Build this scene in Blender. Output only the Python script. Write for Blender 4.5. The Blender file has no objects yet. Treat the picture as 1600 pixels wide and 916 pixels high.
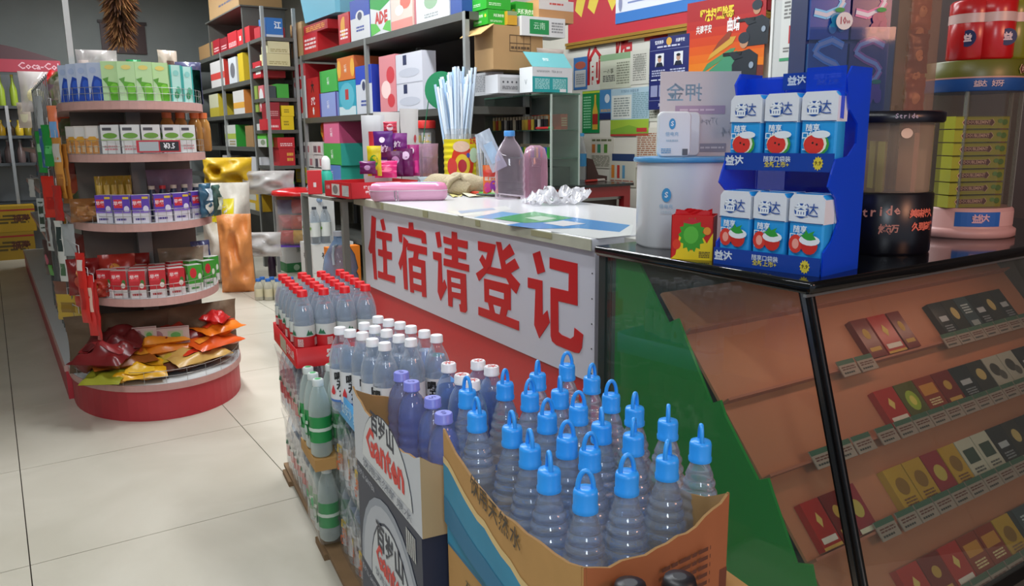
import bpy, math, random
from mathutils import Matrix, Vector, noise
R_=math.radians; PI=math.pi
random.seed(7)
SC=bpy.context.scene
COL=SC.collection
# ---------------- camera ----------------
YAW,PITCH,ROLL,FPX,EYE=0.577530633,0.194589947,-0.00960475257,1236.7,1.19
_fw=Vector((math.sin(YAW)*math.cos(PITCH),math.cos(YAW)*math.cos(PITCH),-math.sin(PITCH)))
_r=Vector((math.cos(YAW),-math.sin(YAW),0)); _u=_r.cross(_fw)
_c,_s=math.cos(ROLL),math.sin(ROLL)
CR=_c*_r+_s*_u; CU=-_s*_r+_c*_u; CO=Vector((0,0,EYE))
cam=bpy.data.cameras.new('camera'); camo=bpy.data.objects.new('camera',cam); COL.objects.link(camo)
cam.sensor_width=36; cam.lens=36*FPX/1600; cam.clip_start=.02
camo.matrix_world=Matrix(((CR.x,CU.x,-_fw.x,0),(CR.y,CU.y,-_fw.y,0),(CR.z,CU.z,-_fw.z,EYE),(0,0,0,1)))
SC.camera=camo
# ---------------- world, exposure ----------------
SC.view_settings.view_transform='Standard'; SC.view_settings.look='None'
SC.view_settings.gamma=1; SC.view_settings.use_curve_mapping=False
SC.view_settings.exposure=0.55
W=bpy.data.worlds.new('world'); SC.world=W; W.use_nodes=True
W.node_tree.nodes['Background'].inputs[0].default_value=(.55,.62,.75,1)
W.node_tree.nodes['Background'].inputs[1].default_value=.5
def area(name,loc,size,energy,color,rot=(0,0,0),sy=None):
    l=bpy.data.lights.new(name,'AREA'); l.energy=energy; l.color=color; l.size=size
    if sy: l.shape='RECTANGLE'; l.size_y=sy
    o=bpy.data.objects.new(name,l); o.location=loc; o.rotation_euler=rot; COL.objects.link(o); return o
WHITE=(.93,.97,1)
area('ceiling_lamp_light',(.9,4.6,2.92),.1,62,WHITE,sy=2.6)
area('ceiling_lamp_light',(1.2,8.2,2.92),.1,60,WHITE,sy=2.6)
area('ceiling_lamp_light',(2.0,3.3,2.92),.1,46,WHITE,sy=2.4)
area('ceiling_lamp_light',(-.4,1.2,2.92),.1,30,WHITE,sy=2.4)
area('doorway_lamp_light',(1.9,-1.2,1.9),.5,12,(1,.45,.25),rot=(R_(80),0,R_(-5)))
area('bottle_streak_light',(-.5,-1.3,2.1),.35,14,(.85,.93,1),rot=(R_(68),0,R_(-20)),sy=.9)  # added white light behind the camera, puts bright streaks on the bottles
# ---------------- pixel to world (real planes) ----------------
def ray(px,py): return CR*((px-800)/FPX)-CU*((py-458)/FPX)+_fw
def at_z(px,py,z): d=ray(px,py); return CO+d*((z-EYE)/d.z)
def at_x(px,py,x): d=ray(px,py); return CO+d*(x/d.x)
def at_y(px,py,y): d=ray(px,py); return CO+d*(y/d.y)
def proj(P):
    v=Vector(P)-CO; w=v.dot(_fw); return 800+FPX*v.dot(CR)/w, 458-FPX*v.dot(CU)/w
def y_on(px,x,z):      # y of the point of the line (x,*,z) in pixel column px
    lo,hi=.05,40.
    for _ in range(50):
        m=(lo+hi)/2
        if proj((x,m,z))[0]>px: lo=m
        else: hi=m
    return lo
def x_on(px,y,z):
    lo,hi=-8.,12.
    for _ in range(50):
        m=(lo+hi)/2
        if proj((m,y,z))[0]<px: lo=m
        else: hi=m
    return lo
def z_on(py,x,y):
    lo,hi=-3.,5.
    for _ in range(50):
        m=(lo+hi)/2
        if proj((x,y,m))[1]>py: lo=m
        else: hi=m
    return lo
# ---------------- materials ----------------
_M={}
def srgb(h):
    v=[int(h[i:i+2],16)/255 for i in (0,2,4)]
    return tuple(((c+.055)/1.055)**2.4 if c>.04 else c/12.92 for c in v)
def mat(h,rough=.5,metal=0,emit=0,spec=.5,noise=0,nscale=30,bump=0):
    if not isinstance(h,str): return h
    k=(h,rough,metal,emit,spec,noise,nscale,bump)
    if k in _M: return _M[k]
    m=bpy.data.materials.new('paint_'+h); m.use_nodes=True; nt=m.node_tree; b=nt.nodes['Principled BSDF']
    c=srgb(h)+(1,)
    b.inputs['Base Color'].default_value=c; b.inputs['Roughness'].default_value=rough
    b.inputs['Metallic'].default_value=metal; b.inputs['Specular IOR Level'].default_value=spec
    if emit: b.inputs['Emission Color'].default_value=c; b.inputs['Emission Strength'].default_value=emit
    if noise or bump:
        tc=nt.nodes.new('ShaderNodeTexCoord'); n=nt.nodes.new('ShaderNodeTexNoise')
        n.inputs['Scale'].default_value=nscale; n.inputs['Detail'].default_value=5
        nt.links.new(tc.outputs['Object'],n.inputs['Vector'])
        if noise:
            mx=nt.nodes.new('ShaderNodeMix'); mx.data_type='RGBA'
            mx.inputs[6].default_value=tuple(x*(1-noise) for x in c[:3])+(1,)
            mx.inputs[7].default_value=tuple(min(1,x*(1+noise)) for x in c[:3])+(1,)
            nt.links.new(n.outputs[0],mx.inputs[0]); nt.links.new(mx.outputs[2],b.inputs['Base Color'])
        if bump:
            bp=nt.nodes.new('ShaderNodeBump'); bp.inputs['Strength'].default_value=bump; bp.inputs['Distance'].default_value=.01
            nt.links.new(n.outputs[0],bp.inputs['Height']); nt.links.new(bp.outputs[0],b.inputs['Normal'])
    _M[k]=m; return m
def clear(h,alpha=.12,rough=.05,ior=1.45,bump=0,bscale=40,edge=.5):
    """thin clear plastic or glass: lets light straight through, mirrors at grazing angles"""
    k=('clear',h,alpha,rough,ior,bump,bscale,edge)
    if k in _M: return _M[k]
    m=bpy.data.materials.new('clear_'+h); m.use_nodes=True; nt=m.node_tree; nt.nodes.clear()
    out=nt.nodes.new('ShaderNodeOutputMaterial'); tr=nt.nodes.new('ShaderNodeBsdfTransparent')
    tr.inputs[0].default_value=tuple(1-(1-x)*.5 for x in srgb(h))+(1,)
    di=nt.nodes.new('ShaderNodeBsdfDiffuse'); di.inputs[0].default_value=srgb(h)+(1,)
    gl=nt.nodes.new('ShaderNodeBsdfGlossy'); gl.inputs['Roughness'].default_value=rough
    lw=nt.nodes.new('ShaderNodeLayerWeight'); lw.inputs['Blend'].default_value=edge
    fr=nt.nodes.new('ShaderNodeFresnel'); fr.inputs['IOR'].default_value=ior
    ma=nt.nodes.new('ShaderNodeMath'); ma.operation='MULTIPLY_ADD'; ma.inputs[1].default_value=.45*(1 if edge>.3 else .2); ma.inputs[2].default_value=alpha
    m1=nt.nodes.new('ShaderNodeMixShader'); m2=nt.nodes.new('ShaderNodeMixShader')
    L=nt.links.new
    L(lw.outputs['Facing'],ma.inputs[0]); L(ma.outputs[0],m1.inputs[0]); L(tr.outputs[0],m1.inputs[1]); L(di.outputs[0],m1.inputs[2])
    ge=nt.nodes.new('ShaderNodeNewGeometry'); mb_=nt.nodes.new('ShaderNodeMath'); mb_.operation='MULTIPLY_ADD'; mb_.inputs[1].default_value=-1; mb_.inputs[2].default_value=1
    mf=nt.nodes.new('ShaderNodeMath'); mf.operation='MULTIPLY'
    L(ge.outputs['Backfacing'],mb_.inputs[0]); L(fr.outputs[0],mf.inputs[0]); L(mb_.outputs[0],mf.inputs[1])
    L(mf.outputs[0],m2.inputs[0]); L(m1.outputs[0],m2.inputs[1]); L(gl.outputs[0],m2.inputs[2]); L(m2.outputs[0],out.inputs[0])
    if bump:
        tc=nt.nodes.new('ShaderNodeTexCoord'); n=nt.nodes.new('ShaderNodeTexNoise'); n.inputs['Scale'].default_value=bscale
        bp=nt.nodes.new('ShaderNodeBump'); bp.inputs['Strength'].default_value=bump; bp.inputs['Distance'].default_value=.01
        L(tc.outputs['Object'],n.inputs['Vector']); L(n.outputs[0],bp.inputs['Height'])
        for q in (gl,fr,di): L(bp.outputs[0],q.inputs['Normal'])
    _M[k]=m; return m
def liquid(h,ior=1.33,rough=.02,tr=.72):
    k=('liq',h,ior,rough,tr)
    if k in _M: return _M[k]
    m=bpy.data.materials.new('water_'+h); m.use_nodes=True; b=m.node_tree.nodes['Principled BSDF']
    b.inputs['Base Color'].default_value=srgb(h)+(1,); b.inputs['Transmission Weight'].default_value=tr
    b.inputs['IOR'].default_value=ior; b.inputs['Roughness'].default_value=rough
    nt=m.node_tree; tr_=nt.nodes.new('ShaderNodeBsdfTransparent'); tr_.inputs[0].default_value=tuple(1-(1-x)*.35 for x in srgb(h))+(1,)
    mx=nt.nodes.new('ShaderNodeMixShader'); mx.inputs[0].default_value=.28
    nt.links.new(b.outputs[0],mx.inputs[1]); nt.links.new(tr_.outputs[0],mx.inputs[2]); nt.links.new(mx.outputs[0],nt.nodes['Material Output'].inputs[0])
    b.inputs['Coat Weight'].default_value=1; b.inputs['Coat Roughness'].default_value=.03; b.inputs['Coat IOR'].default_value=1.6
    _M[k]=m; return m
# ---------------- meshes ----------------
_TXT={}
def glyphs(s,bold=0.0):
    k=(s,bold)
    if k not in _TXT:
        c=bpy.data.curves.new('lettering','FONT'); c.body=s; c.size=1; c.align_x='CENTER'; c.align_y='CENTER'; c.offset=bold; c.resolution_u=1
        o=bpy.data.objects.new('lettering',c); COL.objects.link(o); bpy.context.view_layer.update()
        me=o.to_mesh(); _TXT[k]=([v.co.copy() for v in me.vertices],[tuple(p.vertices) for p in me.polygons])
        o.to_mesh_clear(); bpy.data.objects.remove(o); bpy.data.curves.remove(c)
    return _TXT[k]
def frame(o,x,y):
    x=Vector(x).normalized(); y=Vector(y); z=x.cross(y).normalized(); y=z.cross(x); o=Vector(o)
    return Matrix(((x.x,y.x,z.x,o.x),(x.y,y.y,z.y,o.y),(x.z,y.z,z.z,o.z),(0,0,0,1)))
class MB:
    def __init__(s): s.v=[];s.f=[];s.mi=[];s.sm=[];s.ms=[];s.T=Matrix()
    def m(s,h):
        h=mat(h) if isinstance(h,str) else h
        if h not in s.ms: s.ms.append(h)
        return s.ms.index(h)
    def add(s,vs,fs,m,smooth=False,T=None):
        T=s.T@T if T is not None else s.T
        n=len(s.v); s.v+=[T@Vector(v) for v in vs]; k=s.m(m)
        for f in fs: s.f.append([i+n for i in f]); s.mi.append(k); s.sm.append(smooth)
        return s
    def box(s,x0,y0,z0,x1,y1,z1,m,T=None):
        return s.add([(x0,y0,z0),(x1,y0,z0),(x1,y1,z0),(x0,y1,z0),(x0,y0,z1),(x1,y0,z1),(x1,y1,z1),(x0,y1,z1)],
          [(0,3,2,1),(4,5,6,7),(0,1,5,4),(1,2,6,5),(2,3,7,6),(3,0,4,7)],m,False,T)
    def rbox(s,x0,y0,z0,x1,y1,z1,m,r=.01,n=4,T=None,zr=True):
        "box with rounded vertical edges and softened rims"
        def ring(i,z):
            o=[]
            rr=max(r-i,.0005)
            for cx,cy,a0 in ((x1-r,y1-r,0),(x0+r,y1-r,90),(x0+r,y0+r,180),(x1-r,y0+r,270)):
                for k in range(n+1):
                    a=R_(a0+90*k/n); o.append((cx+rr*math.cos(a),cy+rr*math.sin(a),z))
            return o
        e=min(r*.6,(z1-z0)*.3) if zr else .0002
        rings=[ring(e,z0),ring(0,z0+e),ring(0,z1-e),ring(e*.3,z1-e*.3),ring(e,z1)]
        return s.loft(rings,m,T=T,cap=True)
    def loft(s,rings,m,smooth=True,T=None,cap=True,closed=True):
        n=len(rings[0]); vs=[p for r in rings for p in r]; fs=[]
        for j in range(len(rings)-1):
            for i in range(n if closed else n-1):
                a=j*n+i; b=j*n+(i+1)%n; fs.append((a,b,b+n,a+n))
        s.add(vs,fs,m,smooth,T)
        if cap:
            s.add(rings[0],[tuple(reversed(range(n)))],m,False,T); s.add(rings[-1],[tuple(range(n))],m,False,T)
        return s
    def lathe(s,prof,m,n=16,T=None,smooth=True,cap=True):
        rings=[[(r*math.cos(2*PI*i/n),r*math.sin(2*PI*i/n),z) for i in range(n)] for r,z in prof]
        return s.loft(rings,m,smooth,T,cap)
    def cyl(s,x,y,z0,z1,r,m,n=12,T=None,r2=None):
        T0=Matrix.Translation((x,y,0)); T=T@T0 if T is not None else T0
        return s.lathe([(r,z0),(r if r2 is None else r2,z1)],m,n,T)
    def tube(s,pts,r,m,n=6,closed=False,T=None):
        pts=[Vector(p) for p in pts]; N=len(pts); rings=[]; rr=r if isinstance(r,(list,tuple)) else [r]*N
        up=None
        for i,p in enumerate(pts):
            a=pts[(i-1)%N] if (i or closed) else p; b=pts[(i+1)%N] if (i<N-1 or closed) else p
            t=(b-a).normalized()
            if up is None: up=t.orthogonal().normalized()
            x=(up-t*up.dot(t)).normalized(); y=t.cross(x); up=x
            rings.append([p+(x*math.cos(2*PI*k/n)+y*math.sin(2*PI*k/n))*rr[i] for k in range(n)])
        if closed: rings.append(rings[0])
        return s.loft(rings,m,True,T,cap=not closed)
    def prism(s,poly,h0,h1,m,T=None,side=None):
        "polygon in local xy extruded along z"
        n=len(poly); a=[(x,y,h0) for x,y in poly]; b=[(x,y,h1) for x,y in poly]
        s.add(a+b,[tuple(reversed(range(n))),tuple(range(n,2*n))],m,False,T)
        s.add(a+b,[(i,(i+1)%n,(i+1)%n+n,i+n) for i in range(n)],side or m,False,T); return s
    def sheet(s,F,nu,nv,m,smooth=True,T=None,th=0):
        "surface F(u,v) u,v in 0..1"
        vs=[F(i/nu,j/nv) for j in range(nv+1) for i in range(nu+1)]
        fs=[(j*(nu+1)+i,j*(nu+1)+i+1,(j+1)*(nu+1)+i+1,(j+1)*(nu+1)+i) for j in range(nv) for i in range(nu)]
        return s.add(vs,fs,m,smooth,T)
    def poly(s,pts,m,T=None): return s.add([p if len(p)==3 else (p[0],p[1],0) for p in pts],[tuple(range(len(pts)))],m,False,T)
    def ell(s,cx,cy,rx,ry,m,T=None,n=14,z=0,rot=0):
        c,q=math.cos(rot),math.sin(rot)
        return s.add([(cx+rx*math.cos(2*PI*i/n)*c-ry*math.sin(2*PI*i/n)*q,cy+rx*math.cos(2*PI*i/n)*q+ry*math.sin(2*PI*i/n)*c,z) for i in range(n)],[tuple(range(n))],m,False,T)
    def text(s,t,cx,cy,size,m,T=None,bold=0,z=0,sx=1,rot=0):
        vs,fs=glyphs(t,bold); c,q=math.cos(rot),math.sin(rot)
        return s.add([(cx+(p.x*sx*c-p.y*q)*size,cy+(p.x*sx*q+p.y*c)*size,z) for p in vs],fs,m,False,T)
    def prints(s,T,w,h,pr,e=.0006):
        "flat print on a face frame T whose origin is its lower left corner; fractions of w,h"
        for i,p in enumerate(pr):
            z=e*(1+i*.35); k=p[0]
            if k=='r': s.poly([(p[1]*w,p[2]*h,z),(p[3]*w,p[2]*h,z),(p[3]*w,p[4]*h,z),(p[1]*w,p[4]*h,z)],p[5],T)
            elif k=='e': s.ell(p[1]*w,p[2]*h,p[3]*w,p[4]*h,p[5],T,z=z)
            elif k=='c': s.ell(p[1]*w,p[2]*h,p[3]*min(w,h),p[3]*min(w,h),p[4],T,z=z)
            elif k=='p': s.poly([(x*w,y*h,z) for x,y in p[1]],p[2],T)
            elif k=='t': s.text(p[1],p[2]*w,p[3]*h,p[4]*h,p[5],T,z=z,bold=p[6] if len(p)>6 else 0,sx=p[7] if len(p)>7 else 1,rot=R_(p[8]) if len(p)>8 else 0)
            elif k=='l':   # lines of small print
                x0,y0,x1,y1,n,col=p[1:7]; rnd=random.Random(n*7+int(x0*99))
                for j in range(n):
                    yy=(y1+(y0-y1)*(j+.5)/n)*h; t=(y1-y0)*h/n*.28; x=x0
                    while x<x1:
                        L=rnd.uniform(.08,.3)*(x1-x0); xe=min(x1,x+L)
                        s.poly([(x*w,yy-t,z),(xe*w,yy-t,z),(xe*w,yy+t,z),(x*w,yy+t,z)],col,T); x=xe+.04*(x1-x0)
            elif k=='b':   # bar code
                x0,y0,x1,y1=p[1:5]; n=9
                s.poly([(x0*w,y0*h,z),(x1*w,y0*h,z),(x1*w,y1*h,z),(x0*w,y1*h,z)],'f4f4f0',T)
                for j in range(n):
                    a=x0+(x1-x0)*(j+.25)/n; b=a+(x1-x0)/n*(.35+.3*(j%2)); s.poly([(a*w,y0*h,z+e*.3),(b*w,y0*h,z+e*.3),(b*w,y1*h,z+e*.3),(a*w,y1*h,z+e*.3)],'202020',T)
        return s
    def build(s,name,parent=None,loc=None,rz=0,M=None):
        me=bpy.data.meshes.new(name); me.from_pydata([tuple(v) for v in s.v],[],s.f)
        for m in s.ms: me.materials.append(m)
        me.polygons.foreach_set('material_index',s.mi); me.polygons.foreach_set('use_smooth',s.sm); me.update()
        o=bpy.data.objects.new(name,me); COL.objects.link(o)
        if parent: o.parent=parent
        if M is not None: o.matrix_world=M
        elif loc is not None: o.location=loc; o.rotation_euler=(0,0,rz)
        return o
def tag(o,label=None,cat=None,group=None,kind=None):
    if label: o['label']=label
    if cat: o['category']=cat
    if group: o['group']=group
    if kind: o['kind']=kind
    return o
def empty(name,loc=(0,0,0),rz=0,label=None,cat=None,group=None):
    o=bpy.data.objects.new(name,None); o.empty_display_size=.05; COL.objects.link(o); o.location=loc; o.rotation_euler=(0,0,rz)
    return tag(o,label,cat,group)
def copy_tree(o,parent=None):
    c=o.copy(); COL.objects.link(c)
    if parent: c.parent=parent
    for ch in list(o.children):
        k=copy_tree(ch,c); k.matrix_parent_inverse=ch.matrix_parent_inverse.copy()
    return c
ORD=['first','second','third','fourth','fifth','sixth','seventh','eighth','ninth','tenth','eleventh','twelfth','thirteenth','fourteenth','fifteenth','sixteenth']
def pbox(w,d,h,base,pr={},mb=None,T=None,lip=True):
    "printed carton centred on x,y with z from 0 to h; faces: front(-y) back(+y) left(-x) right(+x) top"
    mb=mb or MB(); old=mb.T
    if T is not None: mb.T=mb.T@T
    mb.box(-w/2,-d/2,0,w/2,d/2,h,base)
    F={'front':(frame((-w/2,-d/2,0),(1,0,0),(0,0,1)),w,h),'back':(frame((w/2,d/2,0),(-1,0,0),(0,0,1)),w,h),
       'left':(frame((-w/2,d/2,0),(0,-1,0),(0,0,1)),d,h),'right':(frame((w/2,-d/2,0),(0,1,0),(0,0,1)),d,h),
       'top':(frame((-w/2,-d/2,h),(1,0,0),(0,1,0)),w,d)}
    for k,p in pr.items():
        for kk in k.split('+'):
            T2,a,b=F[kk]; mb.prints(T2,a,b,p)
    mb.T=old; return mb

def pillow(name,w,h,t,col,panels=(),parent=None,seed=1,crimp=.06,nu=8,nv=10,curve=0,wr=.12):
    "sealed bag lying in local xz, front towards -y; crinkled, with crimped ends"
    rnd=random.Random(seed); ph=[rnd.uniform(0,6.28) for _ in range(6)]
    def th(u,v):
        a=max(0,min(1,v/crimp)) if v<.5 else max(0,min(1,(1-v)/crimp))
        e=math.sin(PI*min(1,max(0,u)))**.55*(math.sin(PI*min(1,max(0,v)))**.45)*a
        return t/2*e*(1+wr*2*math.sin(u*9+ph[0])*math.sin(v*11+ph[1]))+t*wr*.3*math.sin(u*17+ph[2]+v*6)*e
    def F(u,v,s=-1,o=0):
        x=(u-.5)*w*(1-.05*math.sin(PI*v)); z=v*h
        q=noise.noise(Vector((x/max(w,.05)*4+seed*3.1,z/max(w,.05)*4,s*2)))*wr*t*1.1*min(1,th(u,v)/(t*.12+1e-6))
        return (x,s*(th(u,v)+o+q*.5)+curve*((v-.5)**2)*h+.002*math.sin(v*20+ph[3]),z)
    mb=MB(); c=mat(col,.28) if isinstance(col,str) else col
    mb.sheet(lambda u,v:F(u,v,-1,.0004),nu,nv,c); mb.sheet(lambda u,v:F(1-u,v,1,.0004),nu,nv,c)
    o=mb.build(name,parent)
    for i,p in enumerate(panels):
        u0,u1,v0,v1,pc=p[:5]; mb=MB(); pc=mat(pc,.3) if isinstance(pc,str) else pc
        OF=.0012 if wr<.25 else .005
        if len(p)>5 and p[5]=='e':
            cu,cv,ru,rv=(u0+u1)/2,(v0+v1)/2,(u1-u0)/2,(v1-v0)/2; N=12
            ring=[F(cu+ru*math.cos(2*PI*k/N),cv+rv*math.sin(2*PI*k/N),-1,OF+i*.0003) for k in range(N)]
            mb.add([F(cu,cv,-1,OF+.0006+i*.0003)]+ring,[(0,1+k,1+(k+1)%N) for k in range(N)],pc,True)
        elif len(p)>5:
            cu,cv=(u0+u1)/2,(v0+v1)/2; q=F(cu,cv,-1,.003+i*.0003); mb.text(p[5],q[0],q[2],(v1-v0)*h,pc,T=Matrix(((1,0,0,0),(0,0,-1,q[1]),(0,1,0,0),(0,0,0,1))),bold=.03)
        else: mb.sheet(lambda u,v:F(u0+(u1-u0)*u,v0+(v1-v0)*v,-1,OF+i*.0003),5,5,pc)
        mb.build('print',o)
    return o
def sbox(pl,pc,ytop,X,z,dep,base,pr={},name='carton',label='x',cat='box',group=None,dz=0):
    "box on a shelf along the aisle: front plane x=X, from pixel column pl (far) to pc (near)"
    yc=y_on(pc,X,z); yf=y_on(pl,X,z); h=z_on(ytop,X,(yc))-z
    w=yf-yc; o=pbox(w-.003,dep,h,base,pr).build(name,None,(X+dep/2,(yc+yf)/2,z+.0005),R_(-90))
    tag(o,label,cat,group); o['_z']=z+h; return o
def cbox(pl,pc,pr_,Y,z,ytop,base,pr={},name='carton',label='x',cat='box',group=None,dep=None):
    "box whose front faces the entrance: near edge at pixel column pc, y=Y"
    xc=x_on(pc,Y,z); xr=x_on(pr_,Y,z); h=z_on(ytop,xc,Y)-z; d=dep or (y_on(pl,xc,z)-Y)
    o=pbox(xr-xc,d,h,base,pr).build(name,None,((xc+xr)/2,Y+d/2,z+.0005),0)
    tag(o,label,cat,group); o['_z']=z+h; return o
# ================= setting =================
XW=3.5; YB=10.9; XL=-3.2; YF=-1.6; ZC=3.0
def wall(name,x0,y0,x1,y1,z0,z1,m):
    return tag(MB().box(x0,y0,z0,x1,y1,z1,m).build(name),kind='structure')
def floor_mat():
    m=bpy.data.materials.new('polished_cream_tile'); m.use_nodes=True; nt=m.node_tree; b=nt.nodes['Principled BSDF']; L=nt.links.new
    tc=nt.nodes.new('ShaderNodeTexCoord'); n=nt.nodes.new('ShaderNodeTexNoise'); n.inputs['Scale'].default_value=2.2; n.inputs['Detail'].default_value=7; n.inputs['Distortion'].default_value=1
    r=nt.nodes.new('ShaderNodeValToRGB'); r.color_ramp.elements[0].color=srgb('bab4a4')+(1,); r.color_ramp.elements[1].color=srgb('c9c3b4')+(1,)
    r.color_ramp.elements[0].position=.3; r.color_ramp.elements[1].position=.65
    g=nt.nodes.new('ShaderNodeNewGeometry')
    L(g.outputs['Position'],n.inputs['Vector']); L(n.outputs[0],r.inputs[0]); L(r.outputs[0],b.inputs['Base Color'])
    b.inputs['Roughness'].default_value=.3; b.inputs['Specular IOR Level'].default_value=.35
    return m
fl=wall('floor',XL,YF,XW,YB,-.08,-.012,mat('4a4238',.8))
fm=floor_mat(); T=.8019
tm=MB().box(.0016,.0016,-.012,T-.0016,T-.0016,0,fm)
t0=None
for i in range(-4,4):
    for j in range(-6,10):
        x=-.029+T*i; y=3.296+T*j
        if x+T>XW+.6 or x<XL-.7 or y<YF-.7 or y+T>YB+.5: continue
        if t0 is None: t0=o=tm.build('floor_tile',fl,(x,y,0))
        else:
            o=t0.copy(); COL.objects.link(o); o.location=(x,y,0)
wall('wall_right',XW,YF,XW+.12,YB,-.08,ZC,mat('d8d4c6',.7))
wall('wall_back',XL,YB,XW+.12,YB+.12,-.08,ZC,mat('838886',.85,noise=.1,nscale=3))
wall('wall_left',XL-.12,YF,XL,YB,-.08,ZC,mat('8e8f8a',.8))
cw=wall('ceiling',XL-.12,YF,XW+.12,YB+.12,ZC,ZC+.1,mat('a9aba6',.85))
# ceiling tube lamps
for k,(x,y) in enumerate(((.9,4.6),(1.2,8.2),(2.0,3.3),(-.4,1.2))):
    o=empty('tube_lamp',(x,y,2.93),0,'white fluorescent tube lamp under the ceiling, '+('over the middle aisle','over the far aisle','over the white counter','over the entrance')[k],'lamp')
    MB().box(-.03,-.62,.02,.03,.62,.069,'e8e8e4').build('lamp_housing',o)
    MB().cyl(0,0,-.6,.6,.014,mat('ffffff',emit=6),8,T=Matrix.Rotation(PI/2,4,'X')).build('lamp_tube',o)
# far wall: rolled shutter panels, pale pole, dark wall picture
o=tag(MB().box(-2.4,YB-.06,2.1,.12,YB-.002,2.68,mat('a8b0ae',.6)).build('shutter_panel'),'grey shutter panel high on the far wall above the red drink cooler','panel')
for k in range(9):
    MB().box(-2.4,YB-.072,2.11+k*.063,.12,YB-.061,2.161+k*.063,mat('aeb6b4',.5)).build('slat',o)
p=at_y(155,35,YB-.02);q=at_y(230,85,YB-.02)
o=empty('wall_picture',(0,0,0),0,'dark brown rectangular board on the far wall behind the feather duster','board')
MB().box(p.x,YB-.03,q.z,q.x,YB-.001,p.z,'3a2220').build('board_panel',o)
MB().box(p.x-.02,YB-.04,p.z,q.x+.02,YB-.001,p.z+.03,'2a1a18').build('board_frame',o)
# ================= white registration counter =================
P0=Vector((1.428,1.764,0)); P1=Vector((1.524,3.723,0)); CT=(P0-P1).normalized()
CM=frame(P1,CT,(CT.cross(Vector((0,0,-1)))) )   # x along the sign (far to near), y into the counter
CNI=Vector((-CT.y,CT.x,0));
if CNI.x<0: CNI=-CNI
CM=Matrix(((CT.x,CNI.x,0,P1.x),(CT.y,CNI.y,0,P1.y),(0,0,1,0),(0,0,0,1)))
cnt=empty('reception_counter',(0,0,0),0,'white reception counter with big red lettering and red lower band','counter'); cnt.matrix_world=CM
LN=1.96
def cb(name,*a,par=cnt): return MB().box(*a).build(name,par)
cb('counter_body',.03,.03,.02,LN-.01,.66,.86,mat('c9c8c4',.6))
cb('red_band',-.045,.004,.02,LN+.02,.03,.47,mat('c4262a',.35,noise=.05,nscale=60))
cb('dark_end_panel',LN-.012,.012,.02,LN+.018,.66,.868,mat('2c1f1c',.5))
cb('edge_strip',-.01,.008,.47,.055,.06,.868,mat('8b8f7c',.35,metal=.3))
sp=MB().box(.062,-.004,.472,LN+.02,.03,.868,mat('c9c9d2',.45)).build('sign_panel',cnt)
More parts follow.
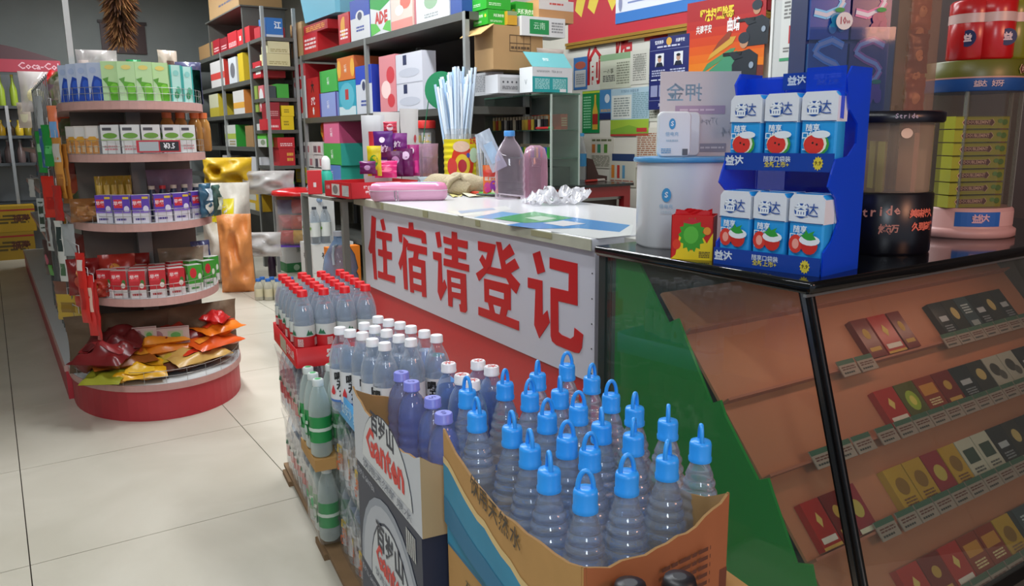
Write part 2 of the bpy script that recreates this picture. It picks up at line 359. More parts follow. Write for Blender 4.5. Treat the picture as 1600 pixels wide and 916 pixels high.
SIGN= [[(0.182,0.828),(0.238,0.82),(0.222,0.744),(0.21,0.682),(0.219,0.521),(0.179,0.518),(0.167,0.647),(0.145,0.638),(0.116,0.659),(0.155,0.719)],[(0.294,0.815),(0.335,0.825),(0.358,0.776),(0.318,0.768)],[(0.236,0.76),(0.43,0.764),(0.427,0.73),(0.356,0.728),(0.36,0.677),(0.422,0.678),(0.418,0.643),(0.356,0.641),(0.354,0.567),(0.45,0.571),(0.447,0.54),(0.234,0.534),(0.235,0.567),(0.307,0.568),(0.312,0.643),(0.25,0.643),(0.25,0.674),(0.309,0.676),(0.308,0.726),(0.237,0.726)],[(0.505,0.805),(0.63,0.807),(0.632,0.834),(0.678,0.837),(0.681,0.808),(0.77,0.812),(0.805,0.804),(0.811,0.76),(0.764,0.758),(0.761,0.777),(0.555,0.776),(0.548,0.737),(0.517,0.738)],[(0.568,0.767),(0.617,0.75),(0.601,0.726),(0.591,0.714),(0.595,0.531),(0.555,0.53),(0.546,0.641),(0.519,0.61),(0.498,0.638),(0.552,0.704)],[(0.608,0.743),(0.812,0.746),(0.81,0.713),(0.726,0.711),(0.715,0.685),(0.791,0.686),(0.793,0.532),(0.749,0.528),(0.75,0.547),(0.662,0.543),(0.661,0.529),(0.622,0.527),(0.616,0.676),(0.669,0.686),(0.678,0.713),(0.605,0.711)],[(0.901,0.816),(0.942,0.824),(0.956,0.766),(0.92,0.756)],[(0.872,0.736),(0.95,0.738),(0.955,0.614),(0.974,0.635),(0.996,0.607),(0.934,0.542),(0.908,0.575),(0.922,0.704),(0.875,0.705)],[(0.975,0.809),(1.049,0.807),(1.051,0.835),(1.096,0.835),(1.097,0.81),(1.183,0.811),(1.182,0.782),(1.098,0.782),(1.099,0.765),(1.169,0.766),(1.168,0.74),(1.1,0.739),(1.099,0.721),(1.191,0.723),(1.19,0.697),(0.971,0.692),(0.973,0.721),(1.047,0.723),(1.048,0.74),(0.983,0.74),(0.984,0.764),(1.049,0.765),(1.05,0.781),(0.976,0.783)],[(1.0,0.679),(1.163,0.684),(1.167,0.544),(1.153,0.533),(1.11,0.53),(1.101,0.557),(1.117,0.56),(1.118,0.577),(1.046,0.575),(1.041,0.535),(1.005,0.534)],[(1.266,0.821),(1.399,0.822),(1.36,0.74),(1.331,0.715),(1.269,0.674),(1.246,0.699),(1.307,0.728),(1.275,0.753),(1.298,0.775),(1.324,0.757),(1.338,0.788),(1.267,0.788)],[(1.401,0.833),(1.436,0.835),(1.446,0.806),(1.495,0.836),(1.527,0.805),(1.461,0.774),(1.467,0.761),(1.528,0.79),(1.557,0.762),(1.5,0.736),(1.561,0.708),(1.536,0.67),(1.499,0.686),(1.47,0.714),(1.32,0.711),(1.343,0.738),(1.438,0.741)],[(1.308,0.689),(1.499,0.695),(1.498,0.606),(1.478,0.605),(1.465,0.579),(1.552,0.578),(1.552,0.546),(1.26,0.545),(1.261,0.576),(1.347,0.578),(1.337,0.605),(1.31,0.604)],[(1.643,0.82),(1.686,0.834),(1.716,0.772),(1.672,0.757)],[(1.612,0.738),(1.7,0.74),(1.701,0.627),(1.729,0.649),(1.743,0.612),(1.681,0.547),(1.651,0.586),(1.659,0.706),(1.612,0.704)],[(1.743,0.821),(1.893,0.821),(1.895,0.694),(1.791,0.69),(1.793,0.592),(1.811,0.586),(1.86,0.584),(1.878,0.596),(1.88,0.623),(1.925,0.611),(1.919,0.569),(1.906,0.55),(1.883,0.546),(1.782,0.547),(1.757,0.554),(1.749,0.569),(1.748,0.727),(1.848,0.73),(1.849,0.785),(1.743,0.786)]]
HOLES= [[(0.663,0.65),(0.75,0.652),(0.749,0.628),(0.663,0.625)],[(0.664,0.596),(0.749,0.599),(0.75,0.576),(0.665,0.573)],[(1.039,0.654),(1.118,0.658),(1.119,0.639),(1.04,0.636)],[(1.041,0.615),(1.12,0.619),(1.119,0.603),(1.043,0.597)],[(1.349,0.657),(1.454,0.659),(1.454,0.637),(1.348,0.635)],[(1.377,0.605),(1.433,0.606),(1.422,0.577),(1.39,0.577)]]
mb=MB(); Tf=Matrix(((1,0,0,0),(0,0,-1,0),(0,1,0,0),(0,0,0,1)))
for q in SIGN: mb.prism([(x,z) for x,z in q],.0045,.0062,mat('c4161c',.4),T=Tf)
for q in HOLES: mb.poly([(x,z,.0068) for x,z in q],mat('c9c9d2',.45),T=Tf)
mb.build('red_lettering',sp)
for k in range(5):
    MB().box(LN+.005,-.006,.5+k*.075,LN+.0085,-.003,.5035+k*.075,'333333').build('pin',sp)
top=MB(); top.rbox(-.02,-.018,.868,LN+.02,.70,.905,mat('d3d3d6',.18),r=.006,n=2); top=top.build('counter_top',cnt)
e=MB().box(-.021,-.021,.870,LN+.021,-.0175,.902,mat('b3b39f',.5,noise=.18,nscale=25)); e.build('worn_edging',top)
for k,(x,w) in enumerate(((.35,.03),(.82,.05),(1.28,.035),(1.66,.12))):
    MB().box(x,-.0225,.871+.004*k,x+w,-.0212,.9,clear('c0be98',.35)).build('tape_patch',top)
# stickers under the top film
def on_top(pts,z): 
    return [CM.inverted()@at_z(x,y,z) for x,y in pts]
def sticker(name,pts,col,par,dz=.0004,prints=()):
    mb=MB(); q=on_top(pts,.905); mb.poly([(p.x,p.y,.905+dz) for p in q],col)
    for c,pp,ddz in prints:
        q=on_top(pp,.905); mb.poly([(p.x,p.y,.905+dz+ddz) for p in q],c)
    return mb.build(name,par)
sticker('payment_sheet',[(790,352),(880,338),(985,352),(968,363),(905,357),(840,358)],mat('3f86c4',.2),top,.0006,[(mat('b6b6b8'),[(848,349),(880,345),(915,350),(880,354)],.0004)])
sticker('green_sheet',[(770,342),(835,331),(895,341),(860,347),(820,349)],mat('3c9a58',.2),top,.001,[(mat('9fb0a0'),[(820,341),(845,338),(870,342),(845,346)],.0004)])
sticker('white_notice',[(700,331),(790,322),(800,327),(760,336),(720,338)],mat('dcdcd8',.2),top,.0004,[(mat('8f97a8'),[(715,330),(770,325),(775,328),(720,334)],.0004)])
sticker('blue_notice',[(740,340),(785,331),(820,335),(775,343)],mat('6fa4cf',.2),top,.0005)
sticker('code_sheet',[(860,362),(955,348),(990,352),(985,368),(935,373)],mat('cfd2d2',.25),top,.0005)
# small grey flap joining the counter to the case
cb('folding_flap',LN+.018,.10,.875,LN+.075,.66,.9,mat('b9b8b0',.3))
# ================= cigarette case =================
K=.9; XC=1.364; XCR=2.95; YC0=1.0; YC1=1.64
case=empty('glass_display_case',(XC,YC0,0),0,'black framed slant front glass display case holding rows of cigarette packs','display case')
blk=mat('101010',.25,metal=.4)
GL=clear('c8d8d0',.02,.02,1.5,edge=.15)
def kb(name,x0,y0,z0,x1,y1,z1,m,par=case): return MB().box(x0-XC,y0-YC0,z0,x1-XC,y1-YC0,z1,m).build(name,par)
tt=MB().rbox(-.02,-.03,.874,XCR-XC,YC1-YC0+.02,.9,mat('0c0f10',.08),r=.012,n=3).build('case_top',case)
kb('trim_strip',XC-.021,YC0-.02,.868,XCR,YC0-.012,.874,mat('9a9d9a',.3,metal=.8))
ms=[]
SL=(1.0-.827)/(.89-.303)            # slant of the front
def ys(z): return YC0-(.874-z)*SL
for z0,z1,nm in ((.12,.16,'front_rail'),):
    kb(nm,XC,ys(.14)-.02,z0,XCR,ys(.14)+.02,z1,blk)
def slant_bar(x0,x1,w,m,name,off=0):
    a=ys(.874);b=ys(.14)
    mb=MB(); mb.add([(x0-XC,a-YC0-w+off,.874),(x1-XC,a-YC0-w+off,.874),(x1-XC,a-YC0+w+off,.874),(x0-XC,a-YC0+w+off,.874),
      (x0-XC,b-YC0-w+off,.14),(x1-XC,b-YC0-w+off,.14),(x1-XC,b-YC0+w+off,.14),(x0-XC,b-YC0+w+off,.14)],[(0,1,2,3),(7,6,5,4),(0,4,5,1),(1,5,6,2),(2,6,7,3),(3,7,4,0)],m)
    return mb.build(name,case)
slant_bar(XC-.006,XC+.016,.011,blk,'corner_post')
slant_bar(XC+.002,XC+.006,.0135,mat('8c9294',.2,metal=.9),'metal_bead')
slant_bar(XC-.008,XC-.004,.005,mat('6c7274',.2,metal=.9),'metal_bead')
slant_bar(XC+.018,XCR,.002,GL,'front_glass',off=.004)
mb=MB(); mb.prism([(ys(.874),.874),(ys(.14)+.01,.14),(YC1,.14),(YC1,.874)],0,.005,GL,T=Matrix(((0,0,1,0),(1,0,0,-YC0),(0,1,0,0),(0,0,0,1)))); mb.build('end_glass',case)
kb('rear_post',XC-.004,YC1-.015,.14,XC+.012,YC1+.012,.874,mat('2a3330',.3))
kb('case_base',XC+.01,ys(.12),.0,XCR,YC1,.12,mat('151515',.4))
kb('bottom_sill',XC-.004,ys(.14)-.02,.118,XC+.012,YC1,.14,mat('dcdcd4',.3))
kb('back_panel',XC+.02,YC1-.012,.12,XCR,YC1,.872,mat('5b4a44',.6))
# green stepped end board (follows the slope of the shelves)
GRN=mat('10a03c',.35); OR=mat('c9805f',.45)
st=[(1.512,.868),(1.401,.73),(1.368,.748),(1.349,.718),(1.248,.563),(1.222,.578),(1.205,.545),(1.102,.422),(1.075,.437),(1.06,.406),(.988,.271),(.95,.285),(.94,.25),(.90,.14)]
mb=MB(); mb.prism(st+[(1.60,.14),(1.60,.868)],.012,.020,GRN,T=Matrix(((0,0,1,0),(1,0,0,-YC0),(0,1,0,0),(0,0,0,1)))); mb.build('green_end_board',case)
mb=MB(); mb.box(.012,.60,.14,.020,.615,.87,mat('54605a',.5)); mb.build('grey_edge_board',case)
# sloped shelves: s measured up the slope from (y=.96,z=.28)
SD=Vector((0,1.37-.96,.735-.28)).normalized(); SN=Vector((0,-SD.z,SD.y)); S0=Vector((0,.96,.28))
def sp3(x,s,n=0): return Vector((x,0,0))+S0+SD*s+SN*n
def shelf_frame(x,s,n=0): return frame(sp3(x,s,n),(1,0,0),SD)
racks=[.585,.392,.20,.005,-.19]
for i,s in enumerate(racks):
    T=shelf_frame(XC+.022,s,0); T.translation-=Vector((XC,YC0,0))
    top_=.19 if i else .12
    mb=MB(); mb.box(0,.0,-.012,XCR-XC-.03,top_,-.004,OR,T=T); mb.build('sloping_shelf',case)
    mb=MB(); mb.box(0,-.006,-.012,XCR-XC-.03,.0,.022,mat('b8705a',.45),T=T); mb.build('shelf_lip',case)
area('case_strip_light',(2.1,1.12,.855),1.3,.8,(1,.55,.42),sy=.04)
# ================= stacks of bottled water beside the counter =================
SO=Vector((.602,1.145,0)); SU=Vector((.13,.9915,0)).normalized(); SV=Vector((SU.y,-SU.x,0)); SRZ=-math.atan2(.13,.9915)
def st3(u,v,z=0): return SO+SU*u+SV*v+Vector((0,0,z))
# pallet
PZ=.03
pal=empty('wooden_pallet',st3(.35,.0,0),SRZ,'worn wooden pallet under the stacks of bottled water','pallet')
wd=mat('7d6142',.8,noise=.25,nscale=14)
for k in range(5): MB().box(-.03+k*.1,0,.018,.05+k*.1,1.25,.03,wd).build('deck_board',pal)
for y in (.0,.55,1.1):
    MB().box(-.04,y,0,.45,y+.12,.018,wd).build('bearer',pal)
# ---- bottle makers ----
PET=clear('e6eef6',.05,.04,1.5,edge=.35); PETB=clear('b9d0f0',.10,.04,1.5,edge=.4)
WATER=liquid('d2e6ff',1.33,.0,.80); PURW=liquid('b4c6ff',1.25,.0,.80)
def bottle(name,label,cat,group,prof,cap,lab=None,pet=PET,n=14,seal=None):
    o=empty(name,(0,0,0),0,label,cat,group)
    b=MB().lathe(prof,pet,n).build('bottle_body',o)
    if lab: lab(b)
    cap(o); return o
def capmk(z0,h,r,col,mark=None):
    def f(o):
        mb=MB(); c=mat(col,.35)
        mb.lathe([(r*1.04,z0),(r*1.04,z0+h*.18),(r,z0+h*.22),(r,z0+h*.9),(r*.9,z0+h)],c,14)
        if mark: mb.text(mark[0],0,0,r*1.3,mark[1],T=Matrix.Translation((0,0,z0+h+.0004)),bold=.03)
        mb.build('cap',o)
    return f
# sport cap bottle: cone shoulder with ripples, blue cap with carrying loop
def ripple(z0,z1,r0,r1,nr,amp=.0012,ns=4):
    o=[]
    for i in range(nr*ns+1):
        t=i/(nr*ns); o.append((r0+(r1-r0)*t+amp*math.sin(2*PI*i/ns),z0+(z1-z0)*t))
    return o
spo_prof=[(.024,0),(.031,.004),(.0335,.012)]+ripple(.02,.078,.0325,.033,3,.0014,6)+ripple(.086,.150,.0328,.0210,4,.0014,6)+[(.0168,.161),(.0138,.168),(.0135,.176)]
def spo_cap(o):
    c=mat('2f9af0',.35); z=.172
    mb=MB(); mb.lathe([(.0172,z),(.0175,z+.006),(.0162,z+.008),(.0165,z+.026),(.0150,z+.031),(.006,z+.032)],c,18).build('cap',o)
    cp=o.children[-1] if False else [k for k in o.children if k.name.startswith('cap')][-1]
    pts=[(.0105*math.cos(a),0,z+.030+.0255*math.sin(a)) for a in [PI*i/12 for i in range(13)]]
    pts=[(pts[0][0],0,z+.02)]+pts+[(pts[-1][0],0,z+.02)]
    MB().tube(pts,.0034,c,8).build('carry_loop',cp)
def spo_lab(b):
    mb=MB(); w=mat('5f9be0',.4); r=.0345; N=20
    for i in range(N):
        a0=2*PI*i/N; a1=2*PI*(i+1)/N; f=lambda a,zz:(r*math.cos(a),r*math.sin(a),zz)
        hi=lambda a:.026+.010*math.sin(a*2)
        mb.add([f(a0,.012+.006*math.sin(a0*2)),f(a1,.012+.006*math.sin(a1*2)),f(a1,hi(a1)*.8),f(a0,hi(a0)*.8)],[(0,1,2,3)],w,True)
    mb.build('wave_print',b)
sport=bottle('water_bottle','x','bottle','blue loop cap water bottles in the open carton',spo_prof,spo_cap,spo_lab,WATER,24)
# positions measured from the caps in the photograph (stack frame u,v), sorted front to back
ZC1=.742; SB=ZC1-.204
caps=[(915,758,0),(980,732,20),(1043,710,60),(1095,684,85),(858,728,100),(922,697,20),(990,674,70),(1044,652,80),(828,692,110),(886,678,10),(940,657,90),(992,632,60),
 (800,662,115),(855,642,30),(904,630,0),(955,612,20),(745,640,120),(828,610,40),(875,606,95),(925,585,50),(730,606,130),(789,594,60),(840,580,70),(886,566,10)]
nm=['front','second','third','fourth','fifth','back']
first=True
for i,(x,y,a) in enumerate(caps):
    p=at_z(x,y,ZC1+.004)
    o=sport if first else copy_tree(sport); first=False
    o.location=(p.x,p.y,SB); o.rotation_euler=(0,0,R_(a-33))
    tag(o,f'blue loop cap water bottle, {nm[i//4]} row of the open carton, {ORD[i%4]} from left')
# open carton of sport bottles: four sagging walls with torn edges
def carton_open(name,label,cs,zb,th,cols,prints=None,zt=None,inner='a9834f',flute=True):
    o=empty(name,(cs[0][0],cs[0][1],zb),0,label,'carton'); O=Vector((cs[0][0],cs[0][1],zb))
    n=len(cs)
    for i in range(n):
        a=cs[i]; b=cs[(i+1)%n]; A=Vector((a[0],a[1],0));B=Vector((b[0],b[1],0)); d=(B-A).normalized(); nrm=Vector((d.y,-d.x,0))
        L=(B-A).length; N=14; rnd=random.Random(i+len(label)); col=cols[i]
        mb=MB(); T=Matrix(((d.x,nrm.x,0,A.x-O.x),(d.y,nrm.y,0,A.y-O.y),(0,0,1,-O.z),(0,0,0,1)))
        bulge=zt[i][2] if zt else .0
        P=[]
        for k in range(N+1):
            t=k/N; z=zt[i][0]+(zt[i][1]-zt[i][0])*t-(.006 if 0<k<N else 0)*(.5+rnd.random())-(zt[i][3]*math.sin(PI*t) if len(zt[i])>3 else 0)
            P.append((t*L,bulge*math.sin(PI*t),z))
        for k in range(N):
            (x0,y0,z0),(x1,y1,z1)=P[k],P[k+1]
            mb.add([(x0,y0,zb),(x1,y1,zb),(x1,y1,z1),(x0,y0,z0),(x0,y0-th,zb),(x1,y1-th,zb),(x1,y1-th,z1),(x0,y0-th,z0)],[(0,1,2,3)],col,False,T)
            mb.add([(x0,y0-th,zb),(x1,y1-th,zb),(x1,y1-th,z1),(x0,y0-th,z0)],[(3,2,1,0)],inner,False,T)
            mb.add([(x0,y0,z0),(x1,y1,z1),(x1,y1-th,z1),(x0,y0-th,z0)],[(0,1,2,3)],mat('8f6c3f',.9,noise=.4,nscale=900),False,T)
        if prints and i in prints: prints[i](mb,T,L,lambda t,nn=N,PP=P:PP)
        mb.build('carton_wall',o)
    mb=MB(); mb.add([(c[0]-O.x,c[1]-O.y,.001) for c in cs]+[(c[0]-O.x,c[1]-O.y,.004) for c in cs],[tuple(range(n)),tuple(reversed(range(n,2*n)))],inner); mb.build('carton_bottom',o)
    return o
nc=at_z(912,888,.70); rc=at_z(1140,770,.715); lc=at_z(692,670,.705); fc=Vector((rc.x+.045,lc.y+.03,0)); fc=st3(.03,.352)
KR=mat('b98d52',.8,noise=.1,nscale=20)
TE=mat('2a86a8',.6,noise=.15,nscale=9)
def teal_side(mb,T,L,P):
    z0=.536
    # wavy teal landscape on the lower part, lettering along the rim (slightly bulged wall)
    F=lambda t:.012*math.sin(PI*t)
    N=16; rnd=random.Random(3); up=[.108,.110,.106,.100,.094,.090,.086,.088,.080,.074,.072,.062,.060,.05,.044,.040,.034]
    for k in range(N):
        t0,t1=k/N,(k+1)/N
        # t runs from far (left in the photo) to near
        for lo0,lo1,hi0,hi1,c,e in ((0,0,up[k],up[k+1],TE,.001),(0,0,up[k]*.45,up[k+1]*.45,mat('1f6f95',.6),.0016),(up[k],up[k+1],up[k]+.012,up[k+1]+.012,mat('d9bd83',.7),.001)):
            mb.add([(t0*L,F(t0)+e,z0+lo0),(t1*L,F(t1)+e,z0+lo1),(t1*L,F(t1)+e,z0+hi1),(t0*L,F(t0)+e,z0+hi0)],[(0,1,2,3)],c,False,T)
    for j,ch in enumerate('饮用天然水'):
        t=.36+j*.075; x=t*L; zz=z0+.135-j*.003
        mb.text(ch,x,zz,.034,'3a2c1a',T=T@Matrix(((1,0,0,0),(0,0,1,F(t)+.002),(0,1,0,0),(0,0,0,1))),bold=.01)
def front_side(mb,T,L,P):
    z0=.536
    mb.add([(0,.0125,z0),(L,.001,z0),(L,.001,z0+.07),(L*.5,.009,z0+.085),(0,.002,z0+.05)],[(0,1,2,3,4)],mat('6a3520',.7),False,T)
    for r in range(5):
        TT=T@Matrix(((1,0,0,0),(0,0,1,.0135),(0,1,0,0),(0,0,0,1)))
        mb.prints(TT@Matrix.Translation((L*.45,z0+.07+r*.012,0)),L*.35,.01,[('l',0,0,1,1,1,mat('5a2f1c',.7))],.0005)
oc=carton_open('open_water_carton','opened brown and teal carton holding the blue loop cap bottles',
 [(nc.x,nc.y),(rc.x,rc.y),(fc.x,fc.y),(lc.x,lc.y)],.536,.004,[mat('9c5b33',.75,noise=.12,nscale=15),KR,KR,KR],{3:teal_side,0:front_side},
 zt=[(.70,.715,.01,.012),(.715,.60,.0,.03),(.60,.62,0,.006),(.705,.70,.012,.02)])
# closed cartons underneath
def closed(name,label,nu,fu,nv,fv,z0,z1,base,pr,par=None,xtra=None):
    c=st3((nu+fu)/2,(nv+fv)/2,z0)
    o=empty(name,c,SRZ,label,'carton')
    pbox(fv-nv,fu-nu,z1-z0,base,pr).build('carton_body',o)
    if xtra: xtra(o)
    return o
W1=[('r',0,.86,1,1,TE),('r',0,.84,1,.86,mat('1f6f95')),('t','石罅天然水',.3,.70,.08,'3c4a3a',0,1),('p',[(.35,0),(1,0),(1,.42),(.7,.2)],TE)]
lx0,lx1=-.455,-.01
closed('water_carton','closed brown water carton with a teal top band directly under the open one',lx0,lx1,0.0,.325,.268,.534,KR,{'left':W1,'front':W1})
closed('water_carton','lowest brown carton standing on the floor under the loop cap bottles',lx0,lx1,0.0,.325,.0,.266,KR,{'left':W1,'front':W1})
# dark bottle tops in front
for k,(x,y) in enumerate(((1062,905),(985,915))):
    p=at_z(x,y,.68)
    o=empty('dark_bottle',(p.x,p.y,0),0,'black capped dark bottle at the bottom edge of the photo, '+('right' if k==0 else 'left')+' of the two','bottle')
    MB().lathe([(.04,0),(.043,.02),(.043,.52),(.03,.60),(.018,.64),(.018,.65)],mat('1a1312',.15),16).build('bottle_body',o)
    MB().lathe([(.021,.65),(.021,.672),(.018,.682),(.008,.684)],mat('17161a',.4),16).build('cap',o)
# ---- mineral water cartons (white open one on two dark ones) ----
GW=mat('c9ccd0',.6); DK=mat('2b3247',.5)
gn,gf=.03,.475; gv=-.035
def logo(w,h,pr): return pr
ARC=lambda cx,cy,rx,ry,a0,a1,n=14:[(cx+rx*math.cos(R_(a0+(a1-a0)*i/n)),cy+ry*math.sin(R_(a0+(a1-a0)*i/n))) for i in range(n+1)]
def gan(w,h,mb,T,e=.0008,white=True):
    "arched badge with lettering, on a face w by h"
    big=[(x*w,y*h,e) for x,y in ARC(.53,-.05,.50,.93,0,180)]; mb.poly(big,mat('9aa0aa',.6),T)
    mb.poly([(x*w,y*h,e*1.5) for x,y in ARC(.53,-.05,.46,.86,0,180)],mat('b9bdc4',.6),T)
    mb.poly([(x*w,y*h,e*2) for x,y in ARC(.55,-.05,.34,.74,0,180)],'2b3247',T)
    mb.poly([(x*w,y*h,e*2.5) for x,y in ARC(.55,-.05,.325,.715,0,180)],mat('cfd2d4',.6),T)
def glet(mb,T,w,h,cx,cy,e,s=1):
    mb.text('百岁山',cx*w,cy*h,.070*s,'262b3c',T=T,z=e*4,bold=.03)
    mb.text('Ganten',cx*w,(cy-.24*s)*h,.082*s,'d8352c',T=T,z=e*4.3,bold=.035,sx=.92)
    mb.text('饮用天然矿泉水',cx*w,(cy-.46*s)*h,.024*s,'6c7180',T=T,z=e*4,sx=1.5)
def dark_face(o):
    w=gf-gn; h=.235
    mb=MB(); T=frame((-.16-.0003,w/2,0),(0,-1,0),(0,0,1)); gan(w,h,mb,T); glet(mb,T,w,h,.55,.47,.0008,.9)
    mb.text('百岁山 GANTEN',.17*w,.86*h,.018,'c4c8d2',T=T,z=.001)
    mb.prints(T@Matrix.Translation((w*.80,h*.72,0)),.055,.05,[('b',0,0,1,1)],.001)
    mb.build('printed_badge',o)
closed('mineral_water_carton','dark blue mineral water carton with arched badge, directly under the white open one',gn,gf,gv,gv+.32,.252,.488,DK,{'top':[('r',.46,0,.54,1,mat('8d7a50'))]},xtra=dark_face)
closed('mineral_water_carton','lowest dark blue mineral water carton standing on the floor',gn,gf,gv,gv+.32,.014,.250,DK,{},xtra=dark_face)
MB()
def g_side(mb,T,L,P):
    h=.15; z0=.49
    TT=T@Matrix(((1,0,0,0),(0,0,1,.0),(0,1,0,z0),(0,0,0,1)))
    mb.poly([(x*L,y*h,.0012) for x,y in ARC(.52,.12,.38,.95,5,175)],'3a3f52',TT)
    mb.poly([(x*L,y*h,.0016) for x,y in ARC(.52,.125,.375,.93,5,175)],mat('d6d8d8',.6),TT)
    mb.text('百岁山',.50*L,.86*h,.05,'262b3c',T=TT,z=.0024,bold=.03)
    mb.text('Ganten',.52*L,.52*h,.085,'d8352c',T=TT,z=.0026,bold=.035,sx=.95)
    mb.text('饮用天然矿泉水',.52*L,.10*h,.022,'6c7180',T=TT,z=.0024,sx=2)
cn=st3(gn-.005,gv);cr=st3(gn-.005,gv+.315);cf=st3(gf,gv+.315);cl=st3(gf-.03,gv-.01)
carton_open('open_mineral_water_carton','opened white mineral water carton with red lettering holding purple capped bottles',
 [(cn.x,cn.y),(cr.x,cr.y),(cf.x,cf.y),(cl.x,cl.y)],.49,.004,[mat('b9a078',.8),KR,KR,GW],{3:g_side},
 zt=[(.645,.60,0,.03),(.60,.60,0,.01),(.60,.65,0,.02),(.655,.645,.0,.03)])
gprof=[(.022,0),(.0295,.004),(.0325,.012)]+ripple(.02,.125,.0315,.032,5,.0012)+[(.0315,.14),(.027,.163),(.020,.178),(.0135,.186),(.013,.196)]
def inner(col,z1=.16,r=.029):
    def f(b):
        MB().lathe([(.02,.003),(r,.008),(r,z1*.8),(r*.8,z1)],liquid(col),12).build('water',b)
    return f
purp=bottle('mineral_water_bottle','x','bottle','purple capped bottles in the white open carton',gprof,capmk(.192,.018,.0165,'7f86d8',('S','3a3f9a')),None,PURW)
whc=bottle('white_capped_water_bottle','x','bottle','white capped bottles in the white open carton',gprof,capmk(.192,.019,.0165,'e4e4e8',('水','c03a3a')),inner('7fa8ea'),PETB)
for i,(x,y) in enumerate(((627,583),(643,598),(676,623),(693,647))):
    p=at_z(x,y,.702); o=purp if i==0 else copy_tree(purp); o.location=(p.x,p.y,.4945); o.rotation_euler.z=i
    tag(o,'purple capped bottle along the left wall of the white open carton, '+ORD[3-i]+' from front')
for i,(x,y,l) in enumerate(((701,569,'nearest the purple capped bottles'),(722,587,'second from them'),(747,565,'furthest back'),(768,574,'furthest right, by the counter'),(738,596,'behind the leftmost loop caps'))):
    p=at_z(x,y,.703); o=whc if i==0 else copy_tree(whc); o.location=(p.x,p.y,.4945); o.rotation_euler.z=i*1.3
    tag(o,'white capped bottle in the mineral water carton, '+l)
# ---- boiled water bottles on a blue tray over two shrink wrapped packs ----
bprof=[(.024,0),(.030,.004),(.0315,.014),(.0305,.02),(.0315,.026),(.0315,.115),(.0325,.125),(.0325,.14),(.030,.158),(.024,.176),(.0165,.192),(.0135,.198),(.013,.208)]
def boil_lab(b):
    w=mat('d9dadc',.4); r=.0322; mb=MB()
    mb.lathe([(r,.03),(r,.118)],w,18,cap=False)
    mb.build('label',b); lb=[c for c in b.children][-1]
    mb=MB()
    for a in (200,20):
        for j,ch in enumerate('喝开水'):
            A=R_(a-8+j*10); zz=.098-j*.022; c=Vector((math.cos(A),math.sin(A),0)); 
            mb.text(ch,0,0,.026,'1e1e20',T=frame(c*(r+.0012)+Vector((0,0,zz)),(-c.y,c.x,0),(0,0,1)),bold=.04)
        A=R_(a-40); c=Vector((math.cos(A),math.sin(A),0)); T=frame(c*(r+.0010)+Vector((0,0,.06)),(-c.y,c.x,0),(0,0,1))
        mb.poly([(0,.016,0),(-.006,.002,0),(-.007,-.005,0),(-.003,-.010,0),(.003,-.010,0),(.007,-.005,0),(.006,.002,0)],'cf3038',T)
    mb.lathe([(r+.0002,.03),(r+.0002,.036)],mat('3f6fb8',.4),18,cap=False)
    mb.build('label_print',lb)
    MB().lathe([(.02,.004),(.029,.01),(.029,.14),(.02,.172)],liquid('d6e6fa'),12).build('water',b)
boil=bottle('boiled_water_bottle','x','bottle','white capped boiled water bottles on the blue tray',bprof,capmk(.205,.018,.0155,'e6e7ea'),boil_lab)
ZB=.487
bc=[[(601,536),(581.6,530),(566,520),(547,516),(531,512)],[(642,530),(623,524),(604,516),(585.5,510),(569,505)],[(682,524),(663,517),(642,510),(625,504),(607,500),(590.5,495)]]
first=True
for c,col in enumerate(bc):
    for r,(x,y) in enumerate(col):
        p=at_z(x,y,ZB+.222); o=boil if first else copy_tree(boil); first=False
        o.location=(p.x,p.y,ZB); o.rotation_euler.z=R_((c*37+r*53)%60+10)
        tag(o,f'white capped bottle on the blue tray, {ORD[c]} column from left, {ORD[r]} from the front')
# two purple/green print bottles in that block are of the same kind; one shows a green label
tb=0
bt=empty('blue_tray',st3(.49,-.0,.478),SRZ,'light blue plastic tray with rounded corners under the boiled water bottles','tray')
def tray_wall(w,l,h,r,col,th=.003):
    mb=MB()
    def ring(i,z):
        o=[]
        for cx,cy,a0 in ((w-r,l-r,0),(r,l-r,90),(r,r,180),(w-r,r,270)):
            for k in range(5):
                a=R_(a0+90*k/4); o.append((cx+(r-i)*math.cos(a),cy+(r-i)*math.sin(a),z))
        return o
    mb.loft([ring(0,0),ring(0,h),ring(th,h),ring(th,.003)],col,cap=False)
    rr=ring(0,0.0); mb.poly(rr,col); mb.poly(ring(th,.004),col)
    return mb
tray_wall(.31,.40,.062,.03,mat('55a5da',.4)).build('tray_shell',bt)
mb=MB(); T=frame((-.0005,.40,0),(0,-1,0),(0,0,1))
mb.prints(T,.40,.062,[('r',.10,.25,.22,.78,mat('3757a8')),('t','M',.16,.5,.5,'dfe6f2',.03)],.0004).build('tray_print',bt); mb=MB()
mb.prints(T,.40,.062,[('t','西安沙 实惠装',.62,.48,.55,'bfe0f2',.02)],.0004); mb.build('tray_print',bt)
